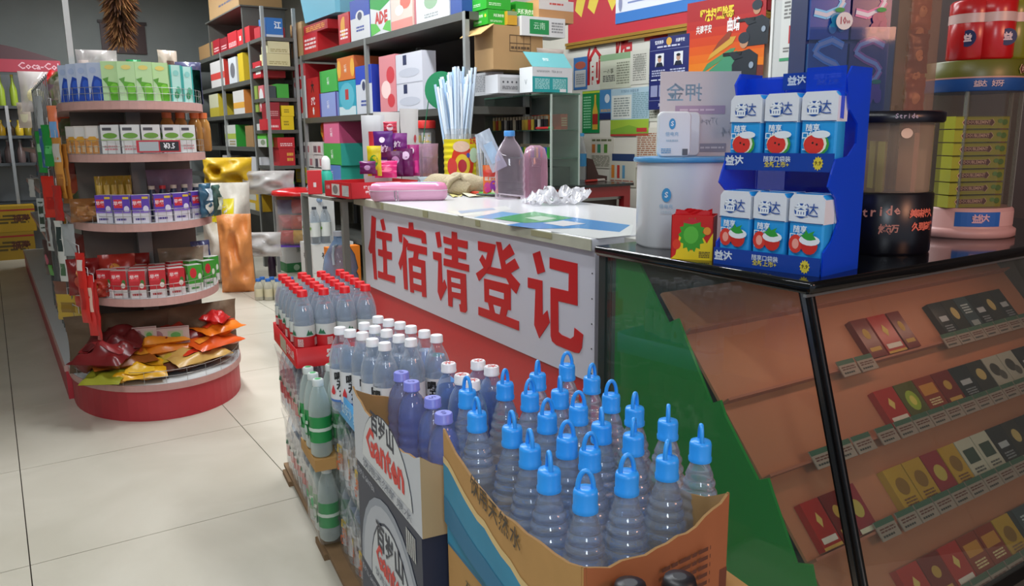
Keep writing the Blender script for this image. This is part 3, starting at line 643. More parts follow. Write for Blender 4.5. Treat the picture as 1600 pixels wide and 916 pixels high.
# shrink wrapped packs: clear film around visible bottles
FILM=clear('eeeeee',.04,.12,1.25,bump=.6,bscale=18,edge=.2)
def packprof(): return [(.026,0),(.0315,.01),(.0315,.12),(.0325,.14),(.024,.178),(.014,.20)]
def film_pack(label,u0,v0,nu,nv,z,make,sz,h,dz=0,film=True):
    o=empty('bottle_pack',st3(u0,v0,z),SRZ,label,'bottle pack')
    first=None
    for a in range(nu):
        for b in range(nv):
            if a>0 and b>1 and nu*nv>16: continue
            if first is None: first=c=make(o)
            else: c=copy_tree(first,o)
            c.location=((b+.5)*sz,(a+.5)*sz,0); c.rotation_euler.z=R_(180+((a*31+b*17)%40-20))
    if film:
        w=nv*sz; l=nu*sz; mb=MB(); rnd=random.Random(int(u0*100))
        mb2=MB()
        def ring(z_,i):
            P=[]
            for (x0,y0,x1,y1) in ((0,0,w,0),(w,0,w,l),(w,l,0,l),(0,l,0,0)):
                for k in range(8):
                    t=k/8; nx,ny=(y1-y0),-(x1-x0); L=math.hypot(nx,ny); q=-i-.0025*abs(math.sin(PI*t*(nv if x1!=x0 else nu)))
                    P.append((x0+(x1-x0)*t-nx/L*q*-1*-1,y0+(y1-y0)*t-ny/L*q*-1*-1,z_))
            return P
        mb2.loft([ring(-.0,-.002),ring(h*.4,-.002),ring(h*.72,-.002),ring(h*.95,.008)],FILM,cap=False)
        mb2.build('shrink_film',o)
    return o
def mk_boil(o):
    b=MB(); b.lathe(packprof(),PET,12); b.lathe([(.0322,.03),(.0322,.12)],mat('c9cacd',.45),12,cap=False)
    T=frame((.0335,0,.09),(0,1,0),(0,0,1)); b.text('喝',-.012,.012,.02,'252528',T=T,bold=.03); b.text('康',.010,.006,.028,'d8b52a',T=T,bold=.05); b.text('茶',.014,-.02,.028,'dd7a3e',T=T,bold=.05)
    b.text('师',.0,-.045,.026,'d8622e',T=T,bold=.05)
    b.lathe([(.0155,.203),(.0155,.218)],mat('dcdde0',.4),12); return b.build('bottle',o)
film_pack('upper shrink wrapped pack of boiled water under the blue tray',.50,.005,6,4,.256,mk_boil,.0655,.222)
film_pack('lower shrink wrapped pack of boiled water with orange print',.50,.005,6,4,.032,mk_boil,.0655,.222)
# ---- green soda bottles between the trays ----
def mk_soda(o):
    b=MB(); b.lathe([(.024,0),(.031,.01),(.030,.06),(.031,.12),(.031,.14),(.025,.175),(.0145,.205)],clear('d8e4e0',.28,.1,1.4,edge=.5),12)
    b.lathe([(.0318,.045),(.0310,.12)],mat('1f8a45',.4),12,cap=False)
    b.lathe([(.0326,.078),(.0324,.088)],mat('c9d8c8',.4),12,cap=False)
    T=frame((.0335,0,.08),(0,1,0),(0,0,1)); b.ell(-.004,.012,.011,.014,mat('4fb070'),T); b.ell(.008,-.016,.010,.012,mat('b8ccc0'),T)
    b.lathe([(.0155,.205),(.0155,.222),(.012,.224)],mat('cdd3cf',.4),12); b.ell(0,0,.009,.009,mat('2fa055'),Matrix.Translation((0,0,.2245))); return b.build('bottle',o)
film_pack('topmost pack of clear soda bottles with green labels beside the blue tray',.90,-.055,3,4,.31,mk_soda,.066,.2,film=False)
film_pack('lower pack of clear soda bottles with green labels',.90,-.045,3,4,.05,mk_soda,.066,.22)
tag(MB().box(.0,0,0,.27,.2,.034,KR).build('cardboard_sheet',None,st3(.90,-.05,.274),SRZ),'folded brown cardboard between the two soda packs','cardboard')
# ---- red capped water, three layers ----
RED=mat('c8141c',.4)
rprof=[(.023,0),(.030,.004),(.0325,.014),(.0315,.05),(.0325,.06),(.0325,.118),(.031,.124),(.0322,.135),(.031,.155),(.026,.175),(.018,.196),(.0135,.204),(.013,.212)]
def red_lab(b):
    r=.0330; mb=MB()
    mb.lathe([(r,.048),(r,.088)],mat('c01a22',.4),16,cap=False); mb.lathe([(r,.088),(r,.122)],mat('cfd3cf',.4),16,cap=False)
    for a in (0,90,180,270):
        A=R_(a+10); c=Vector((math.cos(A),math.sin(A),0)); T=frame(c*(r+.0010)+Vector((0,0,.092)),(-c.y,c.x,0),(0,0,1))
        mb.poly([(-.012,0,0),(0,0,0),(.012,0,0),(.004,.014,0),(0,.008,0),(-.004,.018,0)],mat('2a6e4a',.5),T)
        A=R_(a+50); c=Vector((math.cos(A),math.sin(A),0)); T=frame(c*(r+.0010)+Vector((0,0,.07)),(-c.y,c.x,0),(0,0,1))
        mb.prints(T@Matrix.Translation((-.009,-.012,0)),.018,.024,[('l',0,0,1,1,6,mat('e6e0dc'))],.0003)
    mb.build('label',b)
def red_inner(b):
    red_lab(b); MB().lathe([(.02,.004),(.0295,.01),(.0295,.15),(.02,.182)],liquid('e2ecf6'),12).build('water',b)
redb=bottle('red_capped_water_bottle','x','bottle','red capped water bottles on the red tray',rprof,capmk(.208,.019,.0158,'e02028'),red_inner,PET,16)
ru,rv=1.16,-.045; sz=.0655; ZR=.512
first=True
for a in range(6):
    for b in range(4):
        p=st3(ru+(a+.5)*sz,rv+(b+.5)*sz+.01,ZR); o=redb if first else copy_tree(redb); first=False
        o.location=p; o.rotation_euler.z=R_((a*67+b*41)%360)
        tag(o,f'red capped bottle on the red tray, {ORD[a]} row from front, {ORD[b]} from the aisle')
rt=empty('red_tray',st3(ru-.005,rv+.005,ZR-.006),SRZ,'red cardboard tray with white lettering under the red capped water bottles','tray')
tray_wall(.275,.405,.062,.006,RED).build('tray_shell',rt)
mb=MB(); T=frame((0,-.0005,0),(1,0,0),(0,0,1)); mb.prints(T,.275,.062,[('t','农夫山泉',.66,.5,.72,'dfd8d6',.03,1),],.0004).build('tray_print',rt); mb=MB(); T=frame((-.0005,.405,0),(0,-1,0),(0,0,1)); mb.prints(T,.405,.062,[('r',.35,.12,.62,.85,mat('b9b29c')),('t','农夫山泉',.8,.5,.5,'dfd8d6',.02)],.0004); mb.build('tray_print',rt)
def mk_red(o):
    b=MB(); b.lathe([(.026,0),(.0325,.012),(.0325,.12),(.031,.15),(.018,.196),(.0135,.205)],PET,12)
    b.lathe([(.0330,.05),(.0330,.09)],mat('b81c24',.4),12,cap=False); b.lathe([(.0330,.09),(.0330,.122)],mat('c9cdc9',.4),12,cap=False)
    b.poly([(-.012,0,0),(.012,0,0),(.004,.014,0),(-.004,.018,0)],mat('2a6e4a'),frame((.0336,0,.094),(0,1,0),(0,0,1)))
    b.lathe([(.0150,.205),(.0150,.222)],mat('b9bcbc',.4),10); return b.build('bottle',o)
film_pack('middle shrink wrapped pack of red labelled water under the red tray',ru,rv+.01,6,4,.275,mk_red,.0655,.228)
film_pack('bottom shrink wrapped pack of red labelled water near the floor',ru+.01,rv+.02,6,4,.036,mk_red,.0655,.228)
# ================= cigarette packs and price tags in the case =================
def pack(name,w,h,d,base,pr,label,grp=None,cat='cigarette pack'):
    o=MB(); T=Matrix(((1,0,0,0),(0,0,-1,d),(0,1,0,0),(0,0,0,1)))
    o.box(0,0,0,w,h,d,base)
    o.prints(Matrix.Translation((0,0,d)),w,h,pr,.0005)
    o=o.build(name); tag(o,label,cat,grp); return o
def put_pack(o,x,s,n=0,rz=0):
    o.matrix_world=shelf_frame(x,s,n-.0035)@Matrix.Rotation(rz,4,'Z')
PRD=[ # base, prints
 ('b9231e',[('r',0,.0,1,.06,'d8a84c'),('p',[(.5,.75),(.65,.58),(.5,.42),(.35,.58)],'e8c46a'),('r',.1,.12,.9,.24,'f0e4dc')]),
 ('7a1512',[('e',.5,.6,.2,.14,'c79a40'),('r',.15,.15,.85,.25,'d2a24a')]),
 ('5d5a1e',[('e',.5,.5,.3,.28,'a0b82c'),('e',.5,.5,.14,.14,'e8d860')]),
 ('93301a',[('r',.1,.5,.9,.8,'d08a2e'),('l',.2,.2,.8,.4,3,'efd9a0')]),
 ('c79b2e',[('e',.5,.55,.3,.2,'8f6418'),('l',.2,.1,.8,.3,3,'7a4a10')]),
 ('9b2433',[('e',.5,.5,.3,.2,'c9b050'),('r',0,0,1,.1,'e0d8c0')]),
 ('1b1f26',[('r',.2,.45,.8,.6,'b8bcc4'),('l',.2,.15,.8,.35,3,'888c94')]),
 ('c9c5b4',[('r',.15,.4,.85,.75,'2c4438'),('l',.2,.15,.8,.3,2,'555555')]),
 ('2c2a28',[('e',.5,.6,.25,.18,'c8b070'),('r',0,.0,1,.08,'7a6a40')]),
 ('b8b4a8',[('e',.4,.6,.28,.2,'3c3a38'),('e',.65,.4,.2,.15,'54504a')]),
 ('3a4a52',[('l',.2,.5,.8,.8,4,'c2ccd0'),('r',.2,.15,.8,.3,'9aa6aa')]),
]
SHELVES=['top','second','third','fourth']
def sp_row(ri,s,items,h=.095):
    for k,(x0,x1,i,rz) in enumerate(items):
        b,pr=PRD[i]; w=x1-x0-.004
        nm_={0:'red',1:'dark red',2:'olive green',3:'brown and orange',4:'golden',5:'crimson',6:'black',7:'white',8:'black and gold',9:'grey patterned',10:'slate blue'}[i]
        o=pack('cigarette_pack',w,h,.02,mat(b,.25),pr,f'{nm_} cigarette pack on the {SHELVES[ri]} sloping shelf, {ORD[k]} from its left end','cigarette packs in the glass case')
        put_pack(o,x0,s+.004,0,rz)
def xs(x0,x1,ids,rz=0):
    n=len(ids); return [(x0+(x1-x0)*k/n,x0+(x1-x0)*(k+1)/n,i,rz) for k,i in enumerate(ids)]
sp_row(0,racks[1],xs(1.97,2.045,[1])+xs(2.05,2.14,[0])+xs(2.145,2.21,[1])+xs(2.36,2.80,[6,8,10,6,8,6]),.12)
sp_row(1,racks[2],xs(1.885,2.80,[0,2,3,1,6,8,9,9,6,8]),.105)
sp_row(2,racks[3],xs(1.43,1.63,[0,1,5])+xs(1.745,2.80,[4,4,5,4,7,7,6,8,6,10,6,8,6]),.11)
sp_row(3,racks[4],xs(1.60,2.1,[0,1,0,3,3,4])+xs(2.12,2.80,[10,7,6,1,6,8,0,1]),.10)
# second layer of packs lying behind / stacked on the first ones
# price tags standing in front of the packs
tagm='a8968c'
ptag=None
def price(x,s,k,ri):
    global ptag
    if ptag is None:
        mb=MB(); mb.box(0,0,0,.072,.045,.003,mat(tagm,.4)); mb.prints(Matrix.Translation((0,0,.003)),.072,.045,[('r',0,.72,1,1,'3f6450'),('l',.1,.35,.9,.62,2,'6a3a34'),('l',.1,.1,.7,.28,1,'3a3a3a')],.0004)
        ptag=o=mb.build('price_tag')
    else: o=ptag.copy(); COL.objects.link(o)
    o.matrix_world=shelf_frame(x,s-.040,.026)
    tag(o,f'white and green price tag on the {SHELVES[ri]} cigarette shelf, {ORD[k]} from its left','price tag','price tags in the glass case')
for ri,s,L in ((0,racks[1],[1.80,1.88]+[2.30+k*.076 for k in range(7)]),(1,racks[2],[1.53,1.61,1.69,1.79]+[1.872+k*.077 for k in range(12)]),(2,racks[3],[1.60]+[1.685+k*.077 for k in range(14)]),(3,racks[4],[1.64+k*.078 for k in range(14)])):
    for k,x in enumerate(L): price(x,s+.012,k,ri)
# ================= things on the glass case and the end of the counter =================
ZT=.9
def ax(n): return n
# --- power bank rental station: white oval drum with blue rim, recessed door
c0=at_z(985,372,ZT); c1=at_z(1062,386,ZT)
cen=Vector((1.585,1.525,ZT))
st_=empty('charging_station',cen,R_(-28),'white drum shaped charging station with blue rim on the case corner','charging station')
def oval(rx,ry,z,n=40,p=2.6):
    o=[]
    for i in range(n):
        a=2*PI*i/n; c,s=math.cos(a),math.sin(a)
        o.append((rx*math.copysign(abs(c)**(2/p),c),ry*math.copysign(abs(s)**(2/p),s),z))
    return o
wh=mat('d9dcde',.3)
RX,RY=.155,.105
MB().loft([oval(RX*.97,RY*.97,0.0),oval(RX,RY,.006),oval(RX,RY,.222)],wh,cap=True).build('drum_body',st_)
MB().loft([oval(RX+.008,RY+.008,.222),oval(RX+.011,RY+.011,.227),oval(RX+.008,RY+.008,.234)],mat('4d94c4',.35),cap=True).build('blue_rim',st_)
mb=MB(); mb.loft([oval(RX*.3,.004,.004,24),oval(RX*.3,.004,.12,24)],mat('c9b9b4',.4),T=Matrix.Translation((.07,-RY+.004,0)),cap=True)
mb.build('dispensing_door',st_)
mb=MB(); T=frame((-.105,-.092,.11),(1,-.5,0),(0,0,1)); mb.ell(0,.03,.012,.018,mat('3b94c8'),T); mb.text('S',0,.03,.02,'dfe8ee',T=T,z=.0008,bold=.03); mb.text('倍电充',0,0,.012,mat('8fb8d2'),T=T,z=.0005); mb.prints(T@Matrix.Translation((-.014,-.018,0)),.028,.008,[('l',0,0,1,1,2,mat('b9c6ce'))],.0004)
mb.build('logo_print',st_)
# power bank standing on the drum
zt=ZT+.234
pc=Vector((1.53,1.555,zt)); pb=empty('power_bank',pc,R_(-33),'white rounded power bank with small blue logo standing on the charging station','power bank')
def rounded_slab(w,h,d,r,m):
    mb=MB()
    def ring(i,y):
        o=[]
        for cx,cz,a0 in ((w/2-r,h-r,0),(-w/2+r,h-r,90),(-w/2+r,r,180),(w/2-r,r,270)):
            for k in range(6):
                a=R_(a0+90*k/5); o.append((cx+(r-i)*math.cos(a),y,cz+(r-i)*math.sin(a)))
        return o
    return mb.loft([ring(.004,-d/2),ring(.001,-d/2+.002),ring(0,-d/2+.005),ring(0,d/2-.005),ring(.004,d/2)],m,cap=True)
rounded_slab(.088,.118,.022,.014,mat('dfe3e6',.25)).build('casing',pb)
mb=MB(); T=frame((-.044,-.0115,0),(1,0,0),(0,0,1)); mb.prints(T,.088,.118,[('e',.42,.73,.10,.12,mat('3b94c8')),('t','S',.42,.73,.15,'e4edf2',.03),('t','倍电充',.42,.50,.10,mat('7fb0d0')),('l',.25,.33,.6,.4,1,mat('b0c4d0')),('l',.1,.08,.4,.2,3,mat('6a9ec2')),('r',.74,.04,.9,.18,mat('5a6068'))],.0005); mb.build('casing_print',pb)
pb2=empty('power_bank',pc+Vector((.07,.035,0)),R_(-33),'second white power bank standing just behind the logo one','power bank')
rounded_slab(.088,.118,.022,.014,mat('d2d8dc',.25)).build('casing',pb2)
# acrylic sign with mirrored lettering standing on the drum
ac=empty('acrylic_sign',Vector((1.63,1.575,zt)),R_(-30),'frosted upright sign with mirrored blue lettering on the charging station','sign')
MB().box(-.10,-.002,0,.12,.002,.225,mat('c9c5c8',.35)).build('sign_plate',ac)
mb=MB(); T=frame((-.10,-.0024,0),(1,0,0),(0,0,1)); w,h=.30,.225
MX=T@Matrix.Scale(-1,4,(1,0,0))
for t,x,y,s,c in (('押金',.22,.74,.05,'8fb6cf'),('004',.66,.28,.035,'9ab4c8'),(')Type-C',.42,.42,.020,'b0b6c0')):
    mb.text(t,-x*w,y*h,s,mat(c),T=MX,z=-.0004,bold=.01)
mb.prints(T,w,h,[('r',.14,.50,.60,.60,mat('a894ae')),('r',.10,.04,.32,.14,mat('a08aa0')),('r',.36,.05,.62,.15,mat('8f93a2')),('l',.14,.36,.36,.40,1,mat('b8b8c4')),('l',.18,.53,.5,.57,1,mat('cfc0d0')),('l',.12,.07,.3,.11,1,mat('cfc0cc')),('l',.38,.08,.6,.12,1,mat('c4c8d0'))],.0005)
mb.build('sign_print',ac)
# --- red and yellow candy carton in front of the drum
cz=at_z(1060,396,ZT); cb_=empty('candy_carton',Vector((1.40,1.345,ZT)),R_(-55),'small open red and yellow candy carton filled with red sachets','candy carton')
w,d,h=.098,.065,.105
mb=MB(); mb.box(-w/2,-d/2,0,w/2,-d/2+.002,h,mat('c8201c',.4)); mb.box(-w/2,-d/2,0,-w/2+.002,d/2,h,mat('a81a18',.4)); mb.box(w/2-.002,-d/2,0,w/2,d/2,h*.98,mat('a81a18',.4)); mb.box(-w/2,d/2-.002,0,w/2,d/2,h,mat('a81a18',.4)); mb.box(-w/2,-d/2,0,w/2,d/2,.002,mat('a81a18',.4))
mb.build('carton_shell',cb_)
mb=MB(); T=frame((-w/2,-d/2-.0002,0),(1,0,0),(0,0,1))
spk=[]
for i in range(28):
    a=2*PI*i/28; r=.33 if i%2 else .42; spk.append((.5+r*.78*math.cos(a),.56+r*.95*math.sin(a)))
mb.prints(T,w,h,[('p',[(0,0),(1,0),(1,.62),(.86,.38),(.70,.62),(.5,.2),(.2,.55),(.12,.1)],mat('e8c81c',.4)),('p',spk,mat('3f9a2a',.4)),('e',.48,.56,.18,.2,'58b43a'),('p',[(.25,.84),(.5,.96),(.72,.86),(.5,.80)],'c02430'),('e',.14,.34,.10,.12,'d8381c'),('e',.86,.66,.09,.09,'e8902c'),('l',.68,.05,.94,.2,4,'5a4a20')],.0005)
mb.build('front_print',cb_)
for k in range(6):
    mb=MB(); x0=-w/2+.006+random.random()*.004; y0=-d/2+.006+k*.009
    mb.sheet(lambda u,v:(x0+u*.08,y0+.003*math.sin(u*7+k)+.004*math.sin(v*PI),.02+v*(.092+.006*math.sin(u*9+k))),8,4,mat('b8161c' if k%2 else 'd0242a',.25))
    mb.build('red_sachet',cb_)
RKZ=R_(-82)
# --- blue acrylic gum rack with six gum bottles
rc0=Vector((1.476,1.14,ZT)); rk=empty('gum_rack',rc0,RKZ,'two tier translucent blue gum rack on the front corner of the glass case','display rack')
BLU=clear('1a55e8',.42,.08,1.45,edge=.4); BLS=mat('123f9c',.3)
RW,RD=.262,.155
def rkb(name,*a): return MB().box(*a).build(name,rk)
HL,HU=.0,.175   # tier floors
def side(x):
    P=[(-RD/2,0),(RD/2,0),(RD/2,.425),(-.01,.425),(-.03,.40),(-.01,.34),(.03,.31),(.03,.27),(-.0,.245),(-RD/2+.025,.24),(-RD/2+.01,.21),(-RD/2+.0,.185),(-RD/2+.035,.16),(-RD/2+.055,.11),(-RD/2+.03,.07),(-RD/2,.05)]
    mb=MB(); mb.prism(P,x,x+.004,BLU,T=Matrix(((0,0,1,0),(1,0,0,0),(0,1,0,0),(0,0,0,1)))); return mb
side(-RW/2).build('side_panel',rk); side(RW/2-.004).build('side_panel',rk)
rkb('back_panel',-RW/2+.004,RD/2-.004,0,RW/2-.004,RD/2,.415,BLU)
rkb('lower_shelf',-RW/2+.004,-RD/2,.004,RW/2-.004,RD/2-.004,.009,BLS)
rkb('upper_shelf',-RW/2+.004,-RD/2+.028,.213,RW/2-.004,RD/2-.004,.218,BLU)
hd=rkb('header_strip',-RW/2+.1,-RD/2+.082,.385,RW/2-.03,-RD/2+.086,.42,BLS)
fr_=[('t','益达',.10,.5,.62,'d6dde8',.03),('t','随享口袋装',.50,.64,.34,'c6cfdd',.02),('t','全新上市+',.50,.34,.34,'d8c648',.02)]
star=[(.86+(.035 if i%2 else .045)*math.cos(2*PI*i/24),.46+(.30 if i%2 else .40)*math.sin(2*PI*i/24)) for i in range(24)]
for z,yy,nm_ in ((.0,-RD/2-.003,'lower_front_strip'),(.213,-RD/2+.025,'upper_front_strip')):
    o=rkb(nm_,-RW/2,yy-.003,z,RW/2-.004,yy,z+.038,BLS)
    for pr_,nn in ((fr_[:1],'brand_lettering'),(fr_[1:],'slogan_lettering'),([('p',star,'d8c43c'),('t','9.9',.86,.46,.32,'5a4a10',.03)],'price_star')):
        mb=MB(); mb.prints(frame((-RW/2,yy-.0034,z),(1,0,0),(0,0,1)),RW,.038,pr_,.0005); mb.build(nn,o)
mb=MB(); mb.prints(frame((-RW/2+.1,-RD/2+.0815,.385),(1,0,0),(0,0,1)),RW-.13,.035,[('t','益达',.25,.5,.62,'cdd6e4',.03),('t','随享口袋装',.78,.66,.34,'c6cfdd',.02),('t','全新上市',.78,.32,.34,'d8c648',.02)],.0005); mb.build('header_print',hd)
p_=[(RW/2-.03,.33),(RW/2-.0,.32),(RW/2,.425),(RW/2-.085,.425),(RW/2-.085,.38),(RW/2-.07,.345)]
MB().prism(p_,0,.003,BLU,T=Matrix(((1,0,0,0),(0,0,-1,-RD/2+.045),(0,1,0,0),(0,0,0,1)))).build('corner_wing',rk)
p_=[(-RW/2-.02,.415),(-RW/2-.02,.35),(-RW/2-.01,.325),(-RW/2+.02,.31),(-RW/2+.06,.305),(-RW/2+.10,.305),(-RW/2+.10,.415)]
MB().prism([(x,y) for x,y in p_],0,.003,BLU,T=Matrix(((1,0,0,0),(0,0,-1,-RD/2+.095),(0,1,0,0),(0,0,0,1)))).build('corner_wing',rk)
fruit={'strawberry':[('e',.26,.14,.20,.125,'d8382c'),('e',.66,.13,.24,.12,'cc2a22'),('e',.26,.14,.10,.07,'f0a090'),('e',.66,.2,.3,.07,'e8ecf0'),('p',[(.4,.26),(.5,.22),(.6,.2),(.7,.2),(.85,.22),(.75,.28),(.8,.33),(.62,.29),(.55,.34),(.5,.28)],'2f9a3a')],
 'watermelon':[('e',.5,.12,.36,.15,'3a9a3c'),('e',.46,.13,.33,.14,'e8ecd8'),('e',.43,.12,.29,.125,'d8342c'),('c',.40,.14,.03,'30201c'),('c',.52,.12,.03,'30201c'),('e',.62,.25,.26,.05,'e4ecf2')]}
def gum(label,kind,loc,rz):
    o=empty('gum_bottle',loc,rz,label,'gum bottle','gum bottles on the blue rack')
    w,h=.078,.158
    rounded_slab(w,h,.04,.012,mat('2a9be0',.3)).build('bottle_body',o)
    mb=MB()
    for i,pts in enumerate([[( -w/2-.0004,.100),(w/2+.0004,.096),(w/2+.0004,h-.012),(w/2-.008,h-.001),(-w/2+.008,h-.001),(-w/2-.0004,h-.012)]]):
        mb.prism(pts,0,.0412,mat('dfe3ea',.25),T=Matrix(((1,0,0,0),(0,0,-1,.0206),(0,1,0,.0006),(0,0,0,1))))
    mb.build('white_cap',o)
    mb=MB(); T=frame((-w/2,-.0208,0),(1,0,0),(0,0,1))
    mb.prints(T,w,h,[('c',.35,.78,.20,mat('1c4fa0')),('t','益',.35,.78,.19,'e6ecf2',.03),('t','达',.66,.78,.19,mat('2450a0'),.0),('r',0,.615,1,.625,'1d3a70'),('t','随享',.36,.53,.10,'e6eef4',.02),('t','口袋装',.36,.43,.10,'e6eef4',.02),('l',.1,.24,.3,.27,1,'c0dcf0')],.0013); mb.prints(T@Matrix.Translation((0,h*.2,.004)),w,h,fruit[kind],.0006)
    mb.build('fruit_print',o); return o
for t,(kind,z,y) in enumerate((('strawberry',.0095,-RD/2+.026),('watermelon',.2185,-RD/2+.052))):
    for k in range(3):
        for dp in range(2):
            L=Matrix.Translation(rc0)@Matrix.Rotation(RKZ,4,'Z')@Vector((-RW/2+.044+k*.086,y+dp*.047,z))
            if dp==1 and t==1: continue
            gum(f'white and blue gum bottle with {kind} print, {ORD[k]} from left, '+('front' if dp==0 else 'rear')+f' of the {"lower" if t==0 else "upper"} tier',kind,L,RKZ)
# ================= displays on the right part of the glass case =================
def drumT(x,y,z): return Matrix.Translation((x,y,z))
# black based candy drum
dk=empty('candy_drum',(1.88,1.17,ZT),0,'clear round candy drum with black base and lid and white lettering, behind the blue rack','display drum')
CLR=clear('b8a48c',.30,.08,1.4,edge=.4)
MB().lathe([(.115,0),(.118,.006),(.118,.145),(.112,.15)],mat('0c0c14',.3),32).build('drum_base',dk)
MB().lathe([(.105,.15),(.105,.315)],CLR,32,cap=False).build('clear_wall',dk)
MB().lathe([(.125,.315),(.128,.32),(.128,.338),(.12,.342)],mat('0d0d18',.3),32).build('drum_lid',dk)
MB().cyl(.03,0,.15,.315,.012,mat('3a2420',.4),12).build('centre_rod',dk)
for k in range(7):
    a=k*.9; MB().box(-.022,-.008,.151,.022,.008,.151+.10+.02*(k%3),mat(['c9aa8c','b8c060','c98868'][k%3],.4),T=Matrix.Translation((.07*math.cos(a),.07*math.sin(a),0))@Matrix.Rotation(a,4,'Z')).build('candy_packet',dk)
def wrap_text(o,name,t,r,z,ang,size,col,bold=.02,pitch=.8,shear=0):
    mb=MB()
    for i,ch in enumerate(t):
        a=ang+(i-(len(t)-1)/2)*size*pitch/r; c=Vector((math.cos(a),math.sin(a),0))
        mb.text(ch,0,0,size,col,T=frame(c*(r+.0008)+Vector((0,0,z+shear*i)),(-c.y,c.x,0),(0,0,1)),bold=bold)
    return mb.build(name,o)
wrap_text(dk,'brand_lettering','Stride',.118,.10,R_(-152),.032,'c98a7a',.02,.55,.002)
wrap_text(dk,'small_lettering','炫迈',.118,.062,R_(-138),.026,'b87a6a')
wrap_text(dk,'slogan_lettering','美味持久',.118,.10,R_(-97),.022,'e0705a',.03,.85)
wrap_text(dk,'slogan_lettering','久到离谱',.118,.068,R_(-93),.022,'e0705a',.03,.85)
wrap_text(dk,'lid_lettering','Stride',.128,.329,R_(-130),.016,'b0a0b0',.01,.55)
MB().ell(0,0,.014,.012,'d8b8a0',frame((-.06,-.088,.29),(.83,-.56,0),(0,0,1))).build('round_sticker',dk)
# blue gum hanging display above it
bd=empty('blue_gum_display',(1.785,1.235,ZT+.343),R_(-30),'tall dark blue acrylic gum display with curved S emblems and grape print','display box')
NV=mat('14285e',.35); ACR=clear('8fb0dc',.05,.05,1.4,edge=.3)
MB().box(-.15,.0,0,.15,.10,.36,NV).build('display_body',bd)
def Smark(T,cx,cy,s,c1,c2,mb):
    P=[(.42,.40),(.1,.52),(-.28,.42),(-.40,.26),(-.1,.12),(.22,.02),(.36,-.12),(.22,-.30),(-.12,-.40),(-.46,-.34)]
    for wd,c,dz in ((.085,c1,.0012),(.04,c2,.002)):
        for i in range(len(P)-1):
            a=Vector(P[i])*s;b=Vector(P[i+1])*s;d=(b-a).normalized();n=Vector((-d.y,d.x))*wd*s; a=a-d*.01*s;b=b+d*.01*s
            mb.poly([(cx+a.x+n.x,cy+a.y+n.y,dz+i*1e-5),(cx+a.x-n.x,cy+a.y-n.y,dz+i*1e-5),(cx+b.x-n.x,cy+b.y-n.y,dz+i*1e-5),(cx+b.x+n.x,cy+b.y+n.y,dz+i*1e-5)],c,T)
bd.scale=(.68,1,.9)
T=frame((-.15,-.0005,0),(1,0,0),(0,0,1))
k_=0
for x0,x1,z0,z1,bg,s1,fr in ((.004,.146,.19,.355,'1d4a9c','6fc8f4','2f8fb8'),(.154,.296,.19,.355,'1a1c66','c86aa0','8a3a68'),(.004,.146,.004,.18,'23568f','6ab0e0','2f7fa8'),(.154,.296,.004,.18,'171a5a','d06090','7a2c8a')):
    pk=MB().box(x0,0,z0,x1,.012,z1,mat(bg,.25),T=Matrix(((1,0,0,-.15),(0,-1,0,-.001),(0,0,1,0),(0,0,0,1)))).build('gum_pouch',bd)
    mb=MB(); TT=frame((-.15,-.0135,0),(1,0,0),(0,0,1)); cx=(x0+x1)/2; cz=z0+(z1-z0)*.68
    Smark(TT,cx,cz,.125,mat(s1,.3),mat('c8ccd8',.3),mb)
    for j in range(7): mb.ell(cx+.025+.016*math.cos(j),z0+.045+.018*math.sin(j*1.7),.014,.014,mat(fr,.3),TT,z=.003+j*.0003)
    mb.ell(cx+.03,z0+.075,.018,.006,mat('3f9a4a'),TT,z=.0065)
    mb.build('pouch_print',pk)
MB().box(-.155,-.03,0,.155,-.027,.22,ACR).build('clear_front',bd)
MB().ell(0,0,.030,.0225,'ded8d4',frame((-.035,-.032,.235),(1,0,0),(0,0,1)),n=20).build('price_disc',bd)
MB().text('10',-.006,.0,.026,'a8304a',T=frame((-.035,-.0326,.235),(1,0,0),(0,0,1)),bold=.02).text('00',.014,-.003,.013,'a8304a',T=frame((-.035,-.0326,.235),(1,0,0),(0,0,1)),bold=.02).build('price_lettering',bd)
# tall clear sleeve with brown red packets beside it
sl=empty('clear_sleeve_display',(2.08,1.235,ZT+.0),R_(-25),'tall narrow clear sleeve of dark orange packets behind the candy drum','display sleeve')
SLV=clear('c09a80',.22,.06,1.4,edge=.3)
MB().box(-.035,-.03,0,.045,.03,.74,SLV).build('sleeve',sl)
for k in range(12): pillow('orange_packet',.06,.10,.014,['8a3a22','a0522c','6a2418'][k%3],[(.3,.7,.3,.6,'d09060','e')],sl,seed=k).location=(0.003,-.01+.006*(k%2),.005+.055*k)
# green gum tower
tw=empty('gum_tower',(2.36,1.22,ZT),R_(-8),'round tower display with stacked yellow green gum packs on a white and blue base','display tower')
MB().lathe([(.135,0),(.142,.004),(.142,.022),(.135,.026),(.132,.03),(.132,.078),(.126,.084)],mat('c99a94',.4),36).build('tower_base',tw)
mb=MB()
for a0,a1,c in ((-150,-98,'1f5fae'),(-98,-60,'d8a8a0')):
    n=8; 
    for i in range(n):
        A=R_(a0+(a1-a0)*i/n);B=R_(a0+(a1-a0)*(i+1)/n); r=.1328
        mb.add([(r*math.cos(A),r*math.sin(A),.034),(r*math.cos(B),r*math.sin(B),.034),(r*math.cos(B),r*math.sin(B),.074),(r*math.cos(A),r*math.sin(A),.074)],[(0,1,2,3)],c,True)
bl=mb.build('base_band',tw)
wrap_text(tw,'base_lettering','益达',.1332,.054,R_(-122),.026,'d8a8b0',.03)
